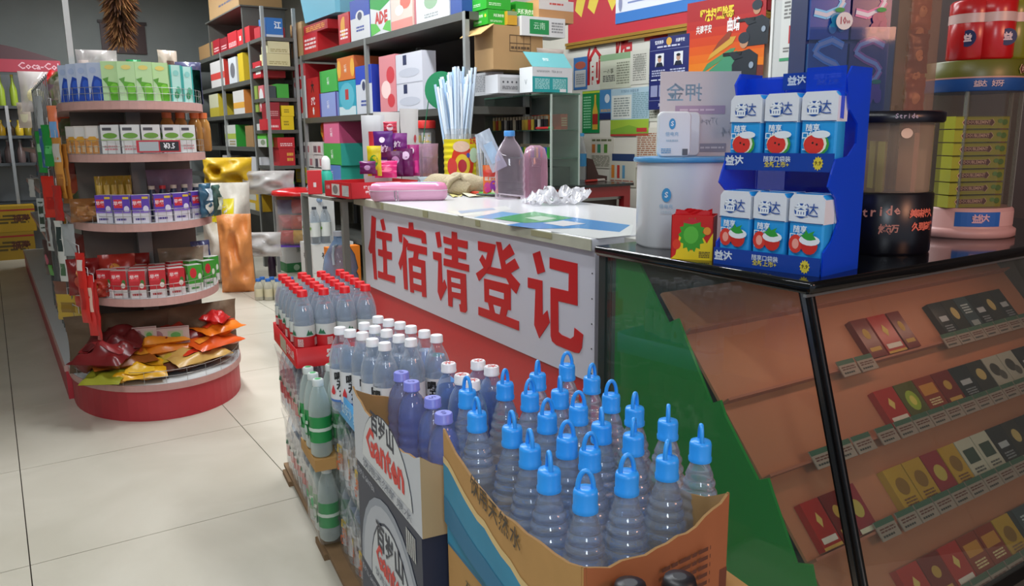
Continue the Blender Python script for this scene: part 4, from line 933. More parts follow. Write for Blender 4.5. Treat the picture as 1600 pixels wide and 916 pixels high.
def badge(mb,T,w,h,cx=.42,s=1):
    P=[(-.5,0),(-.42,.5),(-.34,.34),(.34,.34),(.42,.5),(.5,0),(.42,-.5),(.34,-.34),(-.34,-.34),(-.42,-.5)]
    mb.poly([(cx*w+x*w*.62*s,h*.5+y*h*.62,.0008) for x,y in P],'c9b080',T); mb.poly([(cx*w+x*w*.59*s,h*.5+y*h*.54,.0012) for x,y in P],'5a2c22',T)
    mb.text('DOUBLEMINT',cx*w,h*.5,h*.36,'d8b49c',T=T,z=.0018,bold=.02,sx=min(1,w*.52*s/(h*.36*6.6)))
gp=None
for k in range(7):
    o=MB().box(-.085,-.03,0,.085,.03,.033,mat('9a9a20',.3)); T=frame((-.085,-.0304,0),(1,0,0),(0,0,1)); badge(o,T,.17,.033,.42)
    o.ell(.155,.017,.009,.008,'4a7a22',T,z=.001); o.ell(.140,.02,.008,.006,'5a8a2a',T,z=.0012); o.box(-.085,-.0306,.031,.085,-.03,.033,'6a6a14')
    o=o.build('gum_pack'); o.location=Vector((2.31,1.18,ZT+.085+k*.036)); o.rotation_euler.z=R_(-22)
    tag(o,f'yellow green gum pack with red badge in the round tower, {ORD[k]} from the bottom','gum pack','gum packs in the tower')
MB().lathe([(.125,.084),(.125,.40)],clear('b8b0a0',.06,.06,1.35,edge=.2),36,cap=False).build('clear_wall',tw)
for a in (-150,-60,-20,40,120): MB().cyl(.12*math.cos(R_(a)),.12*math.sin(R_(a)),.084,.42,.006,clear('c8d0c8',.2,.03,1.5),8).build('clear_post',tw)
for k in range(4):
    MB().box(-.02,-.035,.086,.02,.035,.33,mat(['7a7030','a87060','5a6a50','8a5a50'][k],.4),T=Matrix.Translation((.05+.03*(k%2),.06-.05*(k//2)-.02,0))).build('packet_column',tw)
mb=MB(); mb.lathe([(.128,.40),(.132,.404),(.132,.435),(.132,.4355)],mat('1e4c8c',.35),40); mb.lathe([(.132,.436),(.132,.478),(.128,.482)],mat('5e5e1a',.35),40); mb.lathe([(.133,.434),(.133,.438)],mat('b88878',.4),40,cap=False); mb.build('upper_band',tw)
mb=MB(); T=frame((-.02,-.1335,.435),(1,-.1,0),(0,0,1)); badge(mb,T,.10,.042,.5,1.3); mb.build('band_badge',tw)
wrap_text(tw,'band_lettering','益达 好牙',.1325,.418,R_(-128),.018,'c8a8a8',.02)
for k,(a,col) in enumerate(((-160,'b01a1c'),(-118,'b81618'),(-72,'7a7a20'),(-30,'6a6a20'))):
    w_=Matrix.Rotation(R_(-8),4,'Z')@Vector((.075*math.cos(R_(a)),.075*math.sin(R_(a)),0))
    o=empty('gum_jar',(2.36+w_.x,1.22+w_.y,ZT+.483),R_(a+90-8),('left red gum jar on top of the round tower','red gum jar with round blue emblem on top of the round tower','olive gum jar on top of the tower at the right photo edge','hidden olive gum jar at the back right of the tower top')[k],'gum jar','gum jars on the tower')
    MB().lathe([(.048,0),(.054,.006),(.054,.098),(.052,.102),(.054,.106),(.054,.15),(.048,.156)],mat(col,.25),20).build('jar_body',o)
    MB().lathe([(.0545,.096),(.0545,.12)],mat('c8a8a0',.35),20,cap=False).build('jar_band',o)
    if k<2:
        mb=MB(); T=frame((.012,-.0555,.055),(1,-.2,0),(0,0,1)); mb.ell(0,0,.022,.022,'141c4c',T,n=16); mb.text('益',0,0,.022,'d8b8b8',T=T,z=.0008,bold=.03); mb.build('emblem',o)
# ================= wall papers (all flat on the right wall) =================
def paper(name,px0,px1,ytop,ybot,base,pr,label,cat='poster',off=.002,th=.0015,base_m=None,child=None,split=False):
    "sheet on the wall x=XW; px0 far edge, px1 near edge; heights read at the far edge"
    z=1.4; y0=y_on(px0,XW,z); y1=y_on(px1,XW,z); zt=z_on(ytop,XW,y0); zb=z_on(ybot,XW,y0)
    w=y0-y1;h=zt-zb; mb=MB()
    mb.box(XW-off-th,y1,zb,XW-off,y0,zt,base)
    o=mb.build(name,child)
    if label: tag(o,label,cat)
    if pr:
        for pp in ([[q] for q in pr] if split else [pr]):
            m2=MB(); m2.prints(frame((XW-off-th,y0,zb),(0,-1,0),(0,0,1)),w,h,pp,.0005); m2.build('print',o)
    return o
tx='555555'
paper('banner',884,1045,76,150,mat('d3d2c8',.6),[('t','偷',.30,.50,.80,'b82a30',.02,.7),('t','赌',.60,.86,.80,'b82a30',.02,.7),('t','十',.88,.84,.85,'b82a30',.02,.8)],'white paper banner with large red characters under the gold frame','banner',.001,split=True)
rb=empty('notice_board',(0,0,0),0,'large red notice board with gold frame high on the wall','board')
y0=y_on(893,XW,1.9);y1=y_on(1206,XW,1.9); zb=z_on(70,XW,y0)
MB().box(XW-.03,y1,zb,XW,y0,2.7,mat('b81f30',.4)).build('board_panel',rb)
for k in range(2): MB().box(XW-.042+k*.006,y1,zb-.012-k*.02,XW,y0+.02,zb+.006-k*.02,mat('b08a3a',.3,metal=.5)).build('gold_frame',rb)
mb=MB(); T=frame((XW-.0305,y0,zb),(0,-1,0),(0,0,1)); mb.text('从',.30,.36,.42,'e0c84a',T=T,bold=.06); mb.build('yellow_lettering',rb)
# blue and white notice on the board
nt_=empty('blue_notice',(0,0,0),0,'white notice with broad blue border pasted on the red board','poster')
y0=y_on(962,XW-.034,1.9); y1=y_on(1190,XW-.034,1.9); z0=z_on(38,XW-.034,y0)
MB().box(XW-.036,y1,z0,XW-.032,y0,z0+.5,mat('dde2ec',.4)).build('sheet',nt_)
mb=MB(); T=frame((XW-.0365,y0,z0),(0,-1,0),(0,0,1)); mb.prints(T,y0-y1,.5,[('r',0,0,1,.13,'2f74c0'),('r',.10,.22,.42,.24,'7a8cc0'),('r',.46,.22,.95,.24,'7a8cc0'),('l',.12,.25,.34,.34,2,'4a5a8a'),('t','宣传单位:中国扫黑除恶',.22,.42,.07,'3a4a7a'),('e',.04,.24,.015,.1,'8a90b0')],.0005); mb.build('print',nt_)
# orange poster
y0=y_on(1081,XW,1.7); y1=y_on(1204,XW,1.7)
op=empty('orange_poster',(0,0,0),0,'glossy red and orange poster with yellow lettering, a gate tower and officers','poster')
zt,zb=z_on(24,XW,y0),z_on(128,XW,y0); w=y0-y1; h=zt-zb
mb=MB(); 
for i in range(8):
    c=['e08a2c','e07c26','dc6c24','d65a24','cc4628','c2382a','b42c2c','a8262c'][i]; mb.box(XW-.045,y1,zb+h*i/8,XW-.043,y0,zb+h*(i+1)/8+(h*.16 if i==7 else 0),mat(c,.3))
mb.build('sheet',op)
mb=MB(); T=frame((XW-.0455,y0,zb),(0,-1,0),(0,0,1))
mb.prints(T,w,h*1.16,[('p',[(0,0),(1,0),(1,.12),(.6,.16),(.2,.06)],'6a2a20'),('p',[(.22,.08),(.62,.30),(.66,.36),(.6,.36),(.3,.2)],'4a8a5a'),('p',[(.2,.02),(.68,.04),(.68,.32),(.60,.31)],'3f8a68'),('p',[(.30,.24),(.62,.42),(.66,.5),(.58,.5),(.34,.32)],'c99a3a'),('p',[(.36,.34),(.58,.48),(.60,.56),(.56,.57),(.44,.46)],'8a3a22'),('t','坚决扫黑除恶',.40,.80,.155,'ead03a',.04,.62),('t','共建平安',.24,.63,.11,'efe8e4',.02,.62),('t','曲靖',.62,.635,.17,'f4eeec',.03,.62)],.0005)
def officer(cx,cy,s):
    K='1a222c'
    for pr_ in ([('p',[(cx-.11*s,cy-.30*s),(cx+.14*s,cy-.30*s),(cx+.15*s,cy-.02*s),(cx+.06*s,cy+.05*s),(cx-.04*s,cy+.03*s),(cx-.12*s,cy-.10*s)],K),('e',cx,cy+.13*s,.045*s,.07*s,'b88868'),('e',cx,cy+.17*s,.06*s,.06*s,'222c38'),('r',cx-.22*s,cy+.0*s,cx-.02*s,cy+.035*s,'101418'),('p',[(cx-.10*s,cy-.05*s),(cx-.16*s,cy+.03*s),(cx-.11*s,cy+.04*s),(cx+.0*s,cy-.03*s)],K),('e',cx+.09*s,cy-.12*s,.025*s,.035*s,'8a98a8')],): mb.prints(T,w,h*1.16,pr_,.002)
officer(.90,.66,1.0); officer(.76,.27,1.15)
mb.build('print',op)
# dark blue police notice
por=lambda cx:[('r',cx-.11,.60,cx+.11,.78,'d8dce2'),('e',cx,.70,.05,.045,'b89078'),('e',cx,.735,.052,.02,'1a1a20'),('p',[(cx-.10,.60),(cx+.10,.60),(cx+.06,.655),(cx-.06,.655)],'1c2436')]
paper('blue_notice',1022,1083,62,172,mat('232a66',.4),[('t','警民携手',.25,.93,.055,'e0e4ee',.02,.8),('c',.5,.935,.07,'d0a040'),('t','共建平安',.78,.93,.055,'e0e4ee',.02,.8),('l',.2,.85,.8,.89,1,'c8cce0'),('r',0,.825,1,.83,'9098c0')]+por(.27)+por(.75)+[('l',.08,.46,.42,.56,3,'b0b6d4'),('l',.55,.46,.92,.56,3,'b0b6d4'),('l',.06,.40,.94,.43,1,'d0d4e4'),('l',.5,.16,.94,.34,4,'b0b6d4'),('r',.06,.18,.24,.34,'8a90b4'),('r',.28,.18,.46,.34,'8a90b4'),('r',0,.125,1,.13,'9098c0'),('t','文华派出所报警电话',.5,.06,.05,'e0e4ee',.02,.8)],'dark blue notice with two portrait photos and white lettering','poster',.044)
grid=lambda c,n:[('r',.0,i/n,.99,i/n+.008,c) for i in range(1,n)]+[('r',i/5,0,i/5+.008,1,c) for i in range(1,5)]
paper('wall_calendar',938,986,87,140,mat('c8cdb8',.5),[('r',0,.82,1,1,'8fb088'),('t','一の事',.28,.5,.16,'4a5040'),('l',.1,.2,.5,.4,4,tx),('l',.55,.1,.95,.75,9,'8a8f7c')],'greenish printed calendar sheet left of the dark blue notice','calendar',.004)
paper('paper_sheet',985,1014,80,133,mat('cfcfc4',.5),[('e',.5,.6,.3,.25,'a8aaa0'),('l',.15,.1,.85,.9,12,'909088')],'off white printed sheet with grey marks beside the greenish calendar','paper',.005)
paper('paper_sheet',1012,1030,112,190,mat('c4c6b8',.5),[('l',.1,.05,.9,.95,16,'7c8070')],'narrow list sheet tucked behind the dark blue notice','paper',.003)
paper('product_leaflet',897,918,91,141,mat('3f74b0',.4),[('r',.1,.08,.9,.6,'c0c4c4'),('e',.5,.75,.4,.12,'a85848'),('l',.2,.15,.8,.5,5,'8a9094')],'small blue leaflet left of the red banner characters','leaflet',.004)
paper('bottle_poster',911,938,143,208,mat('1f8a4c',.4),[('r',.0,.94,1,.99,'b8d040'),('p',[(.6,.08),(.9,.08),(.9,.5),(.8,.7),(.8,.9),(.7,.9),(.7,.7),(.6,.5)],'d0a83a'),('r',.6,.2,.9,.45,'a83028'),('l',.08,.1,.5,.88,12,'8fd0a0')],'green poster showing a tall yellow bottle','poster',.004)
paper('product_leaflet',938,958,141,187,mat('4a86b8',.4),[('r',0,0,1,.22,'26305e'),('e',.6,.7,.2,.15,'c8d4dc'),('l',.1,.25,.9,.35,2,'d8a858')],'blue leaflet with dark lower band right of the green bottle poster','leaflet',.005)
paper('wall_calendar',956,1016,140,212,mat('a9c4d0',.5),[('r',.03,.36,.55,.86,'d4d8d0'),('t','天然好水 中国名茶',.5,.93,.07,'5a7a94'),('l',.08,.40,.5,.82,8,'8a9490'),('l',.58,.36,.98,.9,14,'7fa0a8'),('r',0,0,1,.34,'9ab83c'),('p',[(0,.12),(.5,.22),(1,.1),(1,0),(0,0)],'7fa83a'),('r',0,-.01,1,.03,'b83a34')],'blue and lime green calendar with white table','calendar',.006)
paper('price_list',997,1030,200,262,mat('cdc9ba',.5),[('r',.0,.9,.5,1,'b83a38'),('l',.05,.05,.95,.88,16,'a0684c')],'cream price list sheet with red corner next to the lime calendar','paper',.007)
paper('product_list',925,960,215,262,mat('cfcabb',.5),[('l',.05,.85,.95,.97,1,'6a7050'),('r',.05,.5,.2,.78,'c8783a'),('r',.3,.5,.45,.78,'3f8a68'),('r',.6,.5,.75,.78,'5a8a3a'),('l',.05,.05,.95,.42,8,'8a8a78')],'cream product list with small bottles printed along its top','paper',.004)
paper('product_list',955,997,240,290,mat('c6c4b4',.5),[('r',.1,.78,.95,1,'2c4068'),('r',.08,.25,.2,.65,'d08030'),('r',.3,.25,.4,.65,'b83a30'),('r',.5,.25,.6,.65,'5a90b0'),('l',.05,.05,.95,.2,3,'a05848')],'leaflet with dark blue heading hanging low by the back counter','leaflet',.006)
fd=empty('framed_licence',(0,0,0),0,'white framed licence sheet with small red portrait photo','framed document')
y0=y_on(1205,XW-.045,1.7);y1=y_on(1300,XW-.045,1.7); zb=z_on(112,XW-.045,y0)
MB().box(XW-.045,y1,zb-.15,XW-.02,y0,2.2,mat('c4c6c4',.4)).build('backing',fd)
MB().box(XW-.052,y0-.015,zb-.15,XW-.045,y0,2.2,mat('e0e0dc',.4)).build('white_frame',fd)
mb=MB(); T=frame((XW-.0455,y0-.06,zb+.05),(0,-1,0),(0,0,1)); mb.prints(T,.20,.36,[('r',0,0,1,1,'d2d4d0'),('r',.1,.93,.9,.95,'3f8a5a'),('c',.15,.9,.04,'2f9a5a'),('t','健康证明',.6,.84,.05,'b83838'),('l',.08,.55,.9,.8,5,'7a7a78'),('r',.25,.22,.6,.46,'b82c2c'),('e',.43,.36,.09,.05,'c09880'),('p',[(.28,.22),(.57,.22),(.5,.3),(.36,.3)],'22242c'),('l',.1,.1,.9,.18,2,'7a7a78'),('r',0,-.01,.6,.03,'3f9a6a')],.0005); mb.build('licence_print',fd)
pt=MB().lathe([(.001,-.03),(.024,-.018),(.03,0),(.026,.018),(.008,.028)],mat('d8502c',.35),14).build('tomato_ornament',None,(XW-.08,y0-.27,zb-.02)); tag(pt,'small orange red round ornament under the framed licence','ornament')
# ================= back counter with glass lighter cabinet =================
bk=empty('back_counter',(0,0,0),0,'low back counter with black top and red front band by the poster wall','counter')
Yb=3.8; XR=x_on(985,Yb,.9); XLb=2.22
MB().box(XLb,Yb-.02,.885,XR+.01,4.72,.9,mat('14171a',.2)).build('counter_top',bk)
MB().box(2.20,3.30,.885,2.42,3.78,.9,mat('14171a',.2)).build('side_ledge',bk); MB().box(2.22,3.32,0,2.40,3.76,.885,mat('3a302c',.6)).build('ledge_body',bk)
MB().box(XLb,Yb,.82,XR,Yb+.02,.885,mat('8c2024',.35)).build('red_band',bk)
MB().box(XR-.05,Yb,.0,XR,Yb+.05,.82,mat('8c2024',.35)).build('red_post',bk)
MB().box(XLb,Yb+.03,.80,XR-.05,Yb+.05,.82,mat('8a8c8c',.3,metal=.7)).build('metal_rail',bk)
MB().box(XLb,Yb+.06,0,XR-.06,4.7,.80,mat('3a302c',.6)).build('cabinet_body',bk)
GX0,GX1,GY0,GY1=2.77,2.985,3.82,4.56; GZ0,GZ1=.9,1.44
gc=empty('lighter_cabinet',(GX0,GY0,GZ0),0,'small open glass cabinet with green tinted edges holding lighters','glass cabinet')
GE=clear('6fa890',.30,.03,1.45,edge=.3); GP=clear('bcd0c6',.06,.02,1.45,edge=.15)
def gb(n,*a): return MB().box(a[0]-GX0,a[1]-GY0,a[2]-GZ0,a[3]-GX0,a[4]-GY0,a[5]-GZ0,a[6]).build(n,gc)
gb('glass_top',GX0,GY0,GZ1-.008,GX1,GY1,GZ1,GE)
gb('glass_end',GX0,GY0,GZ0+.001,GX1,GY0+.004,GZ1-.008,GP); gb('glass_end',GX0,GY1-.004,GZ0+.001,GX1,GY1,GZ1-.008,GP); gb('painted_mirror',GX1-.005,GY0+.004,GZ0+.001,GX1,GY1-.004,GZ1-.008,mat('a8b4ac',.3,metal=.1))  # mirror's brightness is painted in as a pale, hardly metallic colour
for z in (1.06,1.225): gb('glass_shelf',GX0+.005,GY0+.004,z,GX1-.005,GY1-.004,z+.006,GE)
for x in (GX0,GX1-.01): gb('corner_edge',x,GY0-.002,GZ0+.001,x+.01,GY0+.008,GZ1-.008,mat('b4c2b8',.3))
# lighters: rows of singles
lt=None; cols=['c8a83a','b83a2a','c8b040','1c1e22','b8b8b0','1c1e22','202226','c0b8a0','181a1e','1c1e22','b89a40']
lm=MB().box(-.006,-.012,0,.006,.012,.058,mat('1c1e22',.3)).box(-.006,-.012,.059,.006,.012,.075,mat('b9bcc0',.25,metal=.8))
def lighter(c):
    return MB().box(-.0075,-.011,0,.0075,.011,.062,mat(c,.3)).box(-.0075,-.011,.062,.0075,.011,.082,mat('b9b4a0',.25,metal=.8)).build('lighter')
for k in range(18):
    c=cols[k%11]; o=lighter(c); o.location=(GX0+.04,GY1-.06-k*.034,1.2315)
    tag(o,f"{ {'c8a83a':'yellow','b83a2a':'red','c8b040':'golden','1c1e22':'black','b8b8b0':'silver','202226':'dark grey','c0b8a0':'beige','181a1e':'jet black','b89a40':'brass coloured'}[c]} lighter on the upper cabinet shelf, {ORD[k] if k<16 else ('next to last','last')[k-16]} from the left",'lighter','lighters in the glass cabinet')
for k in range(14):
    c=['2a4aa0','2f8a3a','c8b82a','2a4aa0','c83a2a','2f7a9a'][k%6]; o=lighter(c); o.location=(GX0+.04,GY0+.36-k*.022,1.0665)
    tag(o,f'bright coloured lighter on the middle cabinet shelf, {ORD[k]} from the left','lighter','lighters in the glass cabinet')
for k in range(3):
    o=pbox(.05,.10,.09,mat(['c8482c','c87838','b83a2c'][k],.3),{'front':[('l',.1,.2,.9,.8,4,'e8c8a0')]}).build('lighter_box',None,(GX0+.12,GY0+.08+k*.115,1.2315),0); tag(o,'orange red lighter box on the upper cabinet shelf, '+('nearest the glass end','middle one','furthest from the glass end')[k],'box')
o=pbox(.14,.3,.11,mat('23302a',.5),{}).build('dark_box',None,(GX0+.11,GY0+.2,.9005)); tag(o,'dark box on the floor of the glass cabinet','box')
# cartons piled on the cabinet and the shelf beside it
GZ=GZ1+.001
w1=cbox(740,768,787,GY0+.34,GZ,112,mat('c4c6ca',.5),{'left+front':[('l',.15,.15,.85,.9,10,'8a8d94')]},'white_carton','white printed carton at the left end on the glass cabinet',dep=.22)
w2=cbox(770,778,812,GY0+.17,GZ,116,mat('c9cbcf',.5),{'front':[('r',.1,.1,.98,.85,mat('b0b2b4')),('c',.25,.6,.06,'4a4c50'),('c',.45,.6,.06,'4a4c50'),('c',.65,.6,.06,'4a4c50'),('c',.85,.6,.06,'4a4c50'),('l',.2,.2,.9,.4,3,'6a6c70')]},'white_carton','white carton with four small icons next to the teal box',dep=.14)
tb_=cbox(812,832,894,GY0+.0,GZ,104,mat('ced2d4',.45),{'front':[('r',.0,.0,.88,.62,mat('1f9a9c',.4)),('t','WWWWM · TEA BOX',.42,.82,.13,'6a7478'),('l',.06,.12,.42,.55,7,'a8dcdc'),('l',.5,.12,.84,.55,7,'a8dcdc'),('r',.68,.02,.84,.14,'d8dcdc')],'left':[('t','V',.5,.4,.3,'7a8488')]},'teal_carton','open white and teal carton with raised teal lid on the glass cabinet')
zl=tb_['_z']; tb_.data.update()
b=tb_.location; 
mb=MB(); xa=x_on(832,GY0,GZ)-b.x; xb=x_on(894,GY0,GZ)-b.x; H=zl-b.z; d0=-(b.y-GY0)
mb.add([(xa,d0,H+.001),(xb,d0,H+.001),(xb-.025,d0+.05,H+.085),(xa-.03,d0+.05,H+.085),(xa,d0+.002,H),(xb,d0+.002,H),(xb-.025,d0+.052,H+.084),(xa-.03,d0+.052,H+.084)],[(0,1,2,3),(7,6,5,4),(2,6,7,3),(0,3,7,4),(1,5,6,2)],mat('6fb8bc',.45)); T=frame((xa,d0-.0005,H),(1,0,0),(0,.5,.86)); mb.text('悦饮',.11,.05,.022,'dfeeee',T=T,z=.001,bold=.02); mb.build('lid',tb_)
# tan open carton on top of the white ones
Yt=GY0+.20; zt_=max(w1['_z'],w2['_z'])+.002
tc_=cbox(742,771,848,Yt,zt_,38,mat('a9875a',.75,noise=.08,nscale=8),{'front':[('r',.32,.42,.75,.44,'5a4630'),('r',.32,.60,.75,.62,'5a4630'),('r',.32,.78,.75,.80,'5a4630'),('r',.32,.42,.335,.8,'5a4630'),('r',.46,.42,.47,.8,'5a4630'),('r',.60,.42,.61,.8,'5a4630'),('r',.735,.42,.75,.8,'5a4630'),('l',.35,.46,.72,.56,1,'5a4630')]},'tan_carton','large tan cardboard carton with open flap and printed grid','carton')
b=tc_.location; xl=x_on(771,Yt,zt_)-b.x; H=tc_['_z']-b.z
MB().add([(xl,-.12,H),(xl,.12,H),(xl-.09,.12,H-.06),(xl-.09,-.12,H-.06),(xl,-.12,H+.004),(xl,.12,H+.004),(xl-.09,.12,H-.056),(xl-.09,-.12,H-.056)],[(0,1,2,3),(7,6,5,4),(2,3,7,6),(0,3,7,4),(1,2,6,5)],mat('b8975f',.75)).build('flap',tc_)
# green detergent boxes etc. on the tan carton
zg=tc_['_z']+.005; GR=mat('2fa02c',.35)
gpr={'front+left':[('t','天然洗衣皂',.45,.6,.22,'d8ecd0',.03,.8),('c',.85,.6,.12,'c8d030'),('l',.1,.15,.6,.3,2,'b8e0b0')]}
for k,(a,b_,c,y,dy,lab) in enumerate(((748,762,800,14,.0,'lower left green soap carton on the tan carton'),(800,806,842,2,.03,'right hand green soap carton above the tan carton'))):
    cbox(a,b_,c,Yt+.03+dy,zg,y,GR,gpr,'green_carton',lab,dep=.16)
zz=z_on(14,x_on(762,Yt,zg),Yt+.03)+.004
cbox(748,760,798,Yt+.03,zz,-22,GR,gpr,'green_carton','upper left green soap carton, cut by the top edge',dep=.16)
cbox(0,793,808,Yt-.0,zg,17,mat('c8982c',.35),{'front':[('r',0,.7,1,1,'8a9a70')]},'yellow_tin','small yellow tin standing before the green cartons','tin',dep=.05)
cbox(0,815,883,Yt-.02,zg-.055,24,mat('d4d6d4',.4),{'front':[('r',.18,.1,.62,.85,'1f8a4a'),('l',.68,.2,.95,.8,4,'8a8c8c'),('t','云南',.4,.5,.4,'b8e0c0')]},'flat_white_carton','flat white carton with green lettering panel',dep=.15)
cbox(0,842,896,Yt+.0,zg+.035,-2,mat('b8895a',.7),{'front':[('r',0,.55,1,1,'cfcac4'),('l',.3,.75,.7,.9,1,'c04a40')]},'brown_carton','brown and white carton right of the green soap cartons','carton',dep=.16)
o=None
pl=pillow('plastic_bag',.20,.12,.07,clear('cfc4ba',.35,.15,1.3),[],seed=5); pl.location=(x_on(866,GY0+.12,GZ1+.11),GY0+.16,tb_['_z']+.004); tag(pl,'crumpled clear plastic bag beside the tan carton','bag')

dc=empty('added_dark_cabinet',(XW-.42,-1.2,0),0,'tall dark brown cabinet against the poster wall behind the gum displays','cabinet')  # invented cabinet, stands in for the darkness behind the displays
DB=mat('2e211e',.5)
MB().box(.02,.0,0,.418,3.62,2.6,DB).build('cabinet_body',dc)
for k in range(6):
    d=MB().box(.0,.02+k*.60,.05,.018,.60+k*.60,2.55,mat('3a2925',.45)).build('door',dc)
    MB().box(-.02,.08+k*.60,1.1,-.0,.10+k*.60,1.3,mat('6a5a50',.3,metal=.8)).build('handle',d)
# ================= wall shelving beyond the counter =================
XA=2.4; XB=2.1
GS=mat('5c5d58',.45,metal=.35); GD=mat('4c4c48',.6)
def unit(name,label,x0,x1,y0,y1,zs,th,top,posts):
    o=empty(name,(x0,y0,0),0,label,'shelf unit')
    for z in zs: MB().box(0,0,z-th,x1-x0,y1-y0,z,GS).build('shelf_board',o)
    for y in posts:
        for x in (0,x1-x0-.03): MB().box(x-.004,y-y0,0,x+.026,y-y0+.03,top,mat('8f9290',.4,metal=.3)).build('post',o)
    MB().box(x1-x0+.001,0,0,x1-x0+.01,y1-y0,top,GD).build('back_sheet',o)
    return o
yA0=y_on(727,XA,1.9); yA1=7.05
zA1=z_on(68,XA,y_on(540,XA,1.9)); zA2=z_on(180,XA,y_on(540,XA,1.4)); zA3=z_on(286,XA,y_on(470,XA,1.0)); zA4=z_on(350,XA,y_on(470,XA,.5))
ua=unit('wall_shelf','long grey metal shelf unit of detergent and tissue cartons behind the counter',XA,XA+.45,yA0,yA1,[zA1,zA2,zA3,zA4],.045,zA1+.0,[yA0,(yA0+yA1)/2,yA1-.03])
zB=[z_on(y,XB,y_on(410,XB,1.5)) for y in (60,120,174,230,285,335)]
YE=7.12; yB1=10.6
ub=unit('wall_shelf','grey metal shelf unit further down the aisle full of small cartons',XB,XB+.42,YE+.42,yB1,zB,.04,zB[0]+.0,[YE+.42,8.6,yB1-.03])
zE=[z_on(y,XB+.12,YE) for y in (58,103,153,203,259,300)]
ue=empty('end_shelf',(XB,YE,0),0,'narrow grey end shelf facing the entrance between the two shelf units','shelf unit')
for z in zE: MB().box(0,0,z-.03,.30,.40,z,GS).build('shelf_board',ue)
for x in (0,.275):
    MB().box(x-.002,-.004,0,x+.025,.026,zE[0]+.25,mat('9a9d9c',.4,metal=.3)).build('post',ue)
MB().box(.0,.401,0,.30,.41,zE[0],GD).build('back_sheet',ue)
# ---- goods: (far px, near px, top px, colour, prints, description[, depth])
WH='d4d6d8'
def goods(rows,X,z,where,group,dep=.26):
    for r in rows:
        a,b,yt,c,pr,lab=r[:6]; d=r[6] if len(r)>6 else dep
        side=r[7] if len(r)>7 else None
        P={'front':pr}
        if side: P['right']=[('r',0,0,1,1,side)]
        sbox(a,b,yt,X+.012,z,d,mat(c,.4),P,'carton',lab+' '+where,'carton',group)
L_=lambda n=3,c='8a8c90':('l',.15,.15,.85,.5,n,c)
G1='goods on the top tier of the near shelf'
goods([(456,474,33,'a9875a',[],'plain brown carton'),(475,497,49,'c01c24',[('l',.1,.2,.9,.8,3,'e8d0d0')],'lower red carton',.3,),
 (530,547,18,'c0262c',[('e',.5,.55,.3,.35,'e0a030'),('r',.6,.1,.9,.9,'c0262c'),L_(3,'f0e0e0')],'narrow red carton with yellow curve'),
 (549,579,-8,WH,[('r',0,.55,1,1,'2346a8'),('e',.5,.58,.22,.14,WH),('e',.5,.58,.12,.10,'3a3f60'),('l',.3,.2,.7,.35,2,'3a4fa0')],'blue and white soap carton',.26,'2346a8'),
 (580,611,-12,WH,[('p',[(0,.75),(.5,.62),(1,.8),(1,1),(0,1)],'1f9a3c'),('t','ADE',.55,.42,.42,'c0302c',.05),('p',[(0,0),(.5,.1),(.3,.3),(0,.35)],'5ab84a'),('p',[(1,0),(.6,.12),(.8,.3),(1,.3)],'5ab84a')],'white carton with big red letters'),
 (612,645,-20,'e8c4b8',[('e',.7,.7,.25,.2,'d86a5a'),('e',.4,.5,.2,.14,'f0e4dc'),('r',0,0,1,.25,'d88a80')],'pale pink strawberry milk carton'),
 (648,702,-30,WH,[('e',.5,.6,.2,.25,'8aa88a'),('r',0,0,.06,1,'b86a70'),('l',.3,.1,.7,.25,2,'9aa0a0')],'wide white carton with green tree drawing'),
 (704,722,-20,'27468a',[],'dark blue carton at the near end')],XA,zA1,'on the top tier of the near shelf',G1)
goods([(475,512,29,'a81820',[('l',.1,.2,.9,.8,3,'e0a040')],'upper red carton',.3)],XA,z_on(51,XA,y_on(490,XA,zA1))+.002,'under the light blue bin',G1)
G2='goods on the second tier of the near shelf'
goods([(462,481,99,'c8ccce',[('r',0,.78,1,1,'b81c28'),('r',0,.0,1,.74,'c8ccce'),('e',.45,.64,.4,.10,'c8323a'),('e',.5,.25,.32,.16,'d02c34')],'tall red and white carton with bowl print',.28,'a81a22'),
 (501,528,143,'8fa0d8',[('r',0,0,.08,1,'4a3a8a'),('r',.92,0,1,1,'4a3a8a'),('t','清风',.5,.5,.3,'d8dcf0',.02,.6,90)],'lavender tissue pack under the green one'),
 (531,557,124,'2f9fb8',[('r',.0,.0,1,.25,'c8dce0'),('r',.4,.45,.6,.75,'b83a3a'),('e',.5,.55,.45,.4,'58b4c8'),('r',.4,.45,.6,.75,'b83a3a')],'teal tissue carton under the orange one'),
 (558,583,100,'d0d4dc',[('r',0,.62,1,1,'2346b8'),('e',.5,.60,.2,.12,'d0d4dc'),('e',.5,.58,.1,.1,'3a3f60'),('l',.3,.15,.7,.3,2,'3a4fa0')],'blue and white soap carton',.26,'1f35a0'),
 (595,620,84,'d88a90',[('e',.7,.65,.25,.15,'c83a44'),('e',.4,.4,.3,.16,'f0d0cc'),('e',.7,.2,.22,.12,'c83a44')],'pink strawberry milk carton'),
 (621,662,78,'ccced8',[('r',.28,.80,.42,.97,'1f2a50'),('r',.28,.30,.42,.46,'1f2a50'),('e',.5,.66,.4,.08,'b8bcc8'),('e',.5,.16,.4,.08,'b8bcc8'),('r',0,.48,1,.49,'9a9ca8')],'white carton with two navy ribbons',.10)],XA,zA2,'on the second tier of the near shelf',G2)
z2=z_on(144,XA,y_on(515,XA,zA2))+.003
goods([(501,527,107,'4ab050',[('r',0,0,.1,1,'3a9a44'),('t','清风',.5,.5,.3,'d8f0d8',.02,.6,90)],'green tissue pack on the lavender one')],XA,z2,'second tier',G2)
z2=z_on(125,XA,y_on(544,XA,zA2))+.003
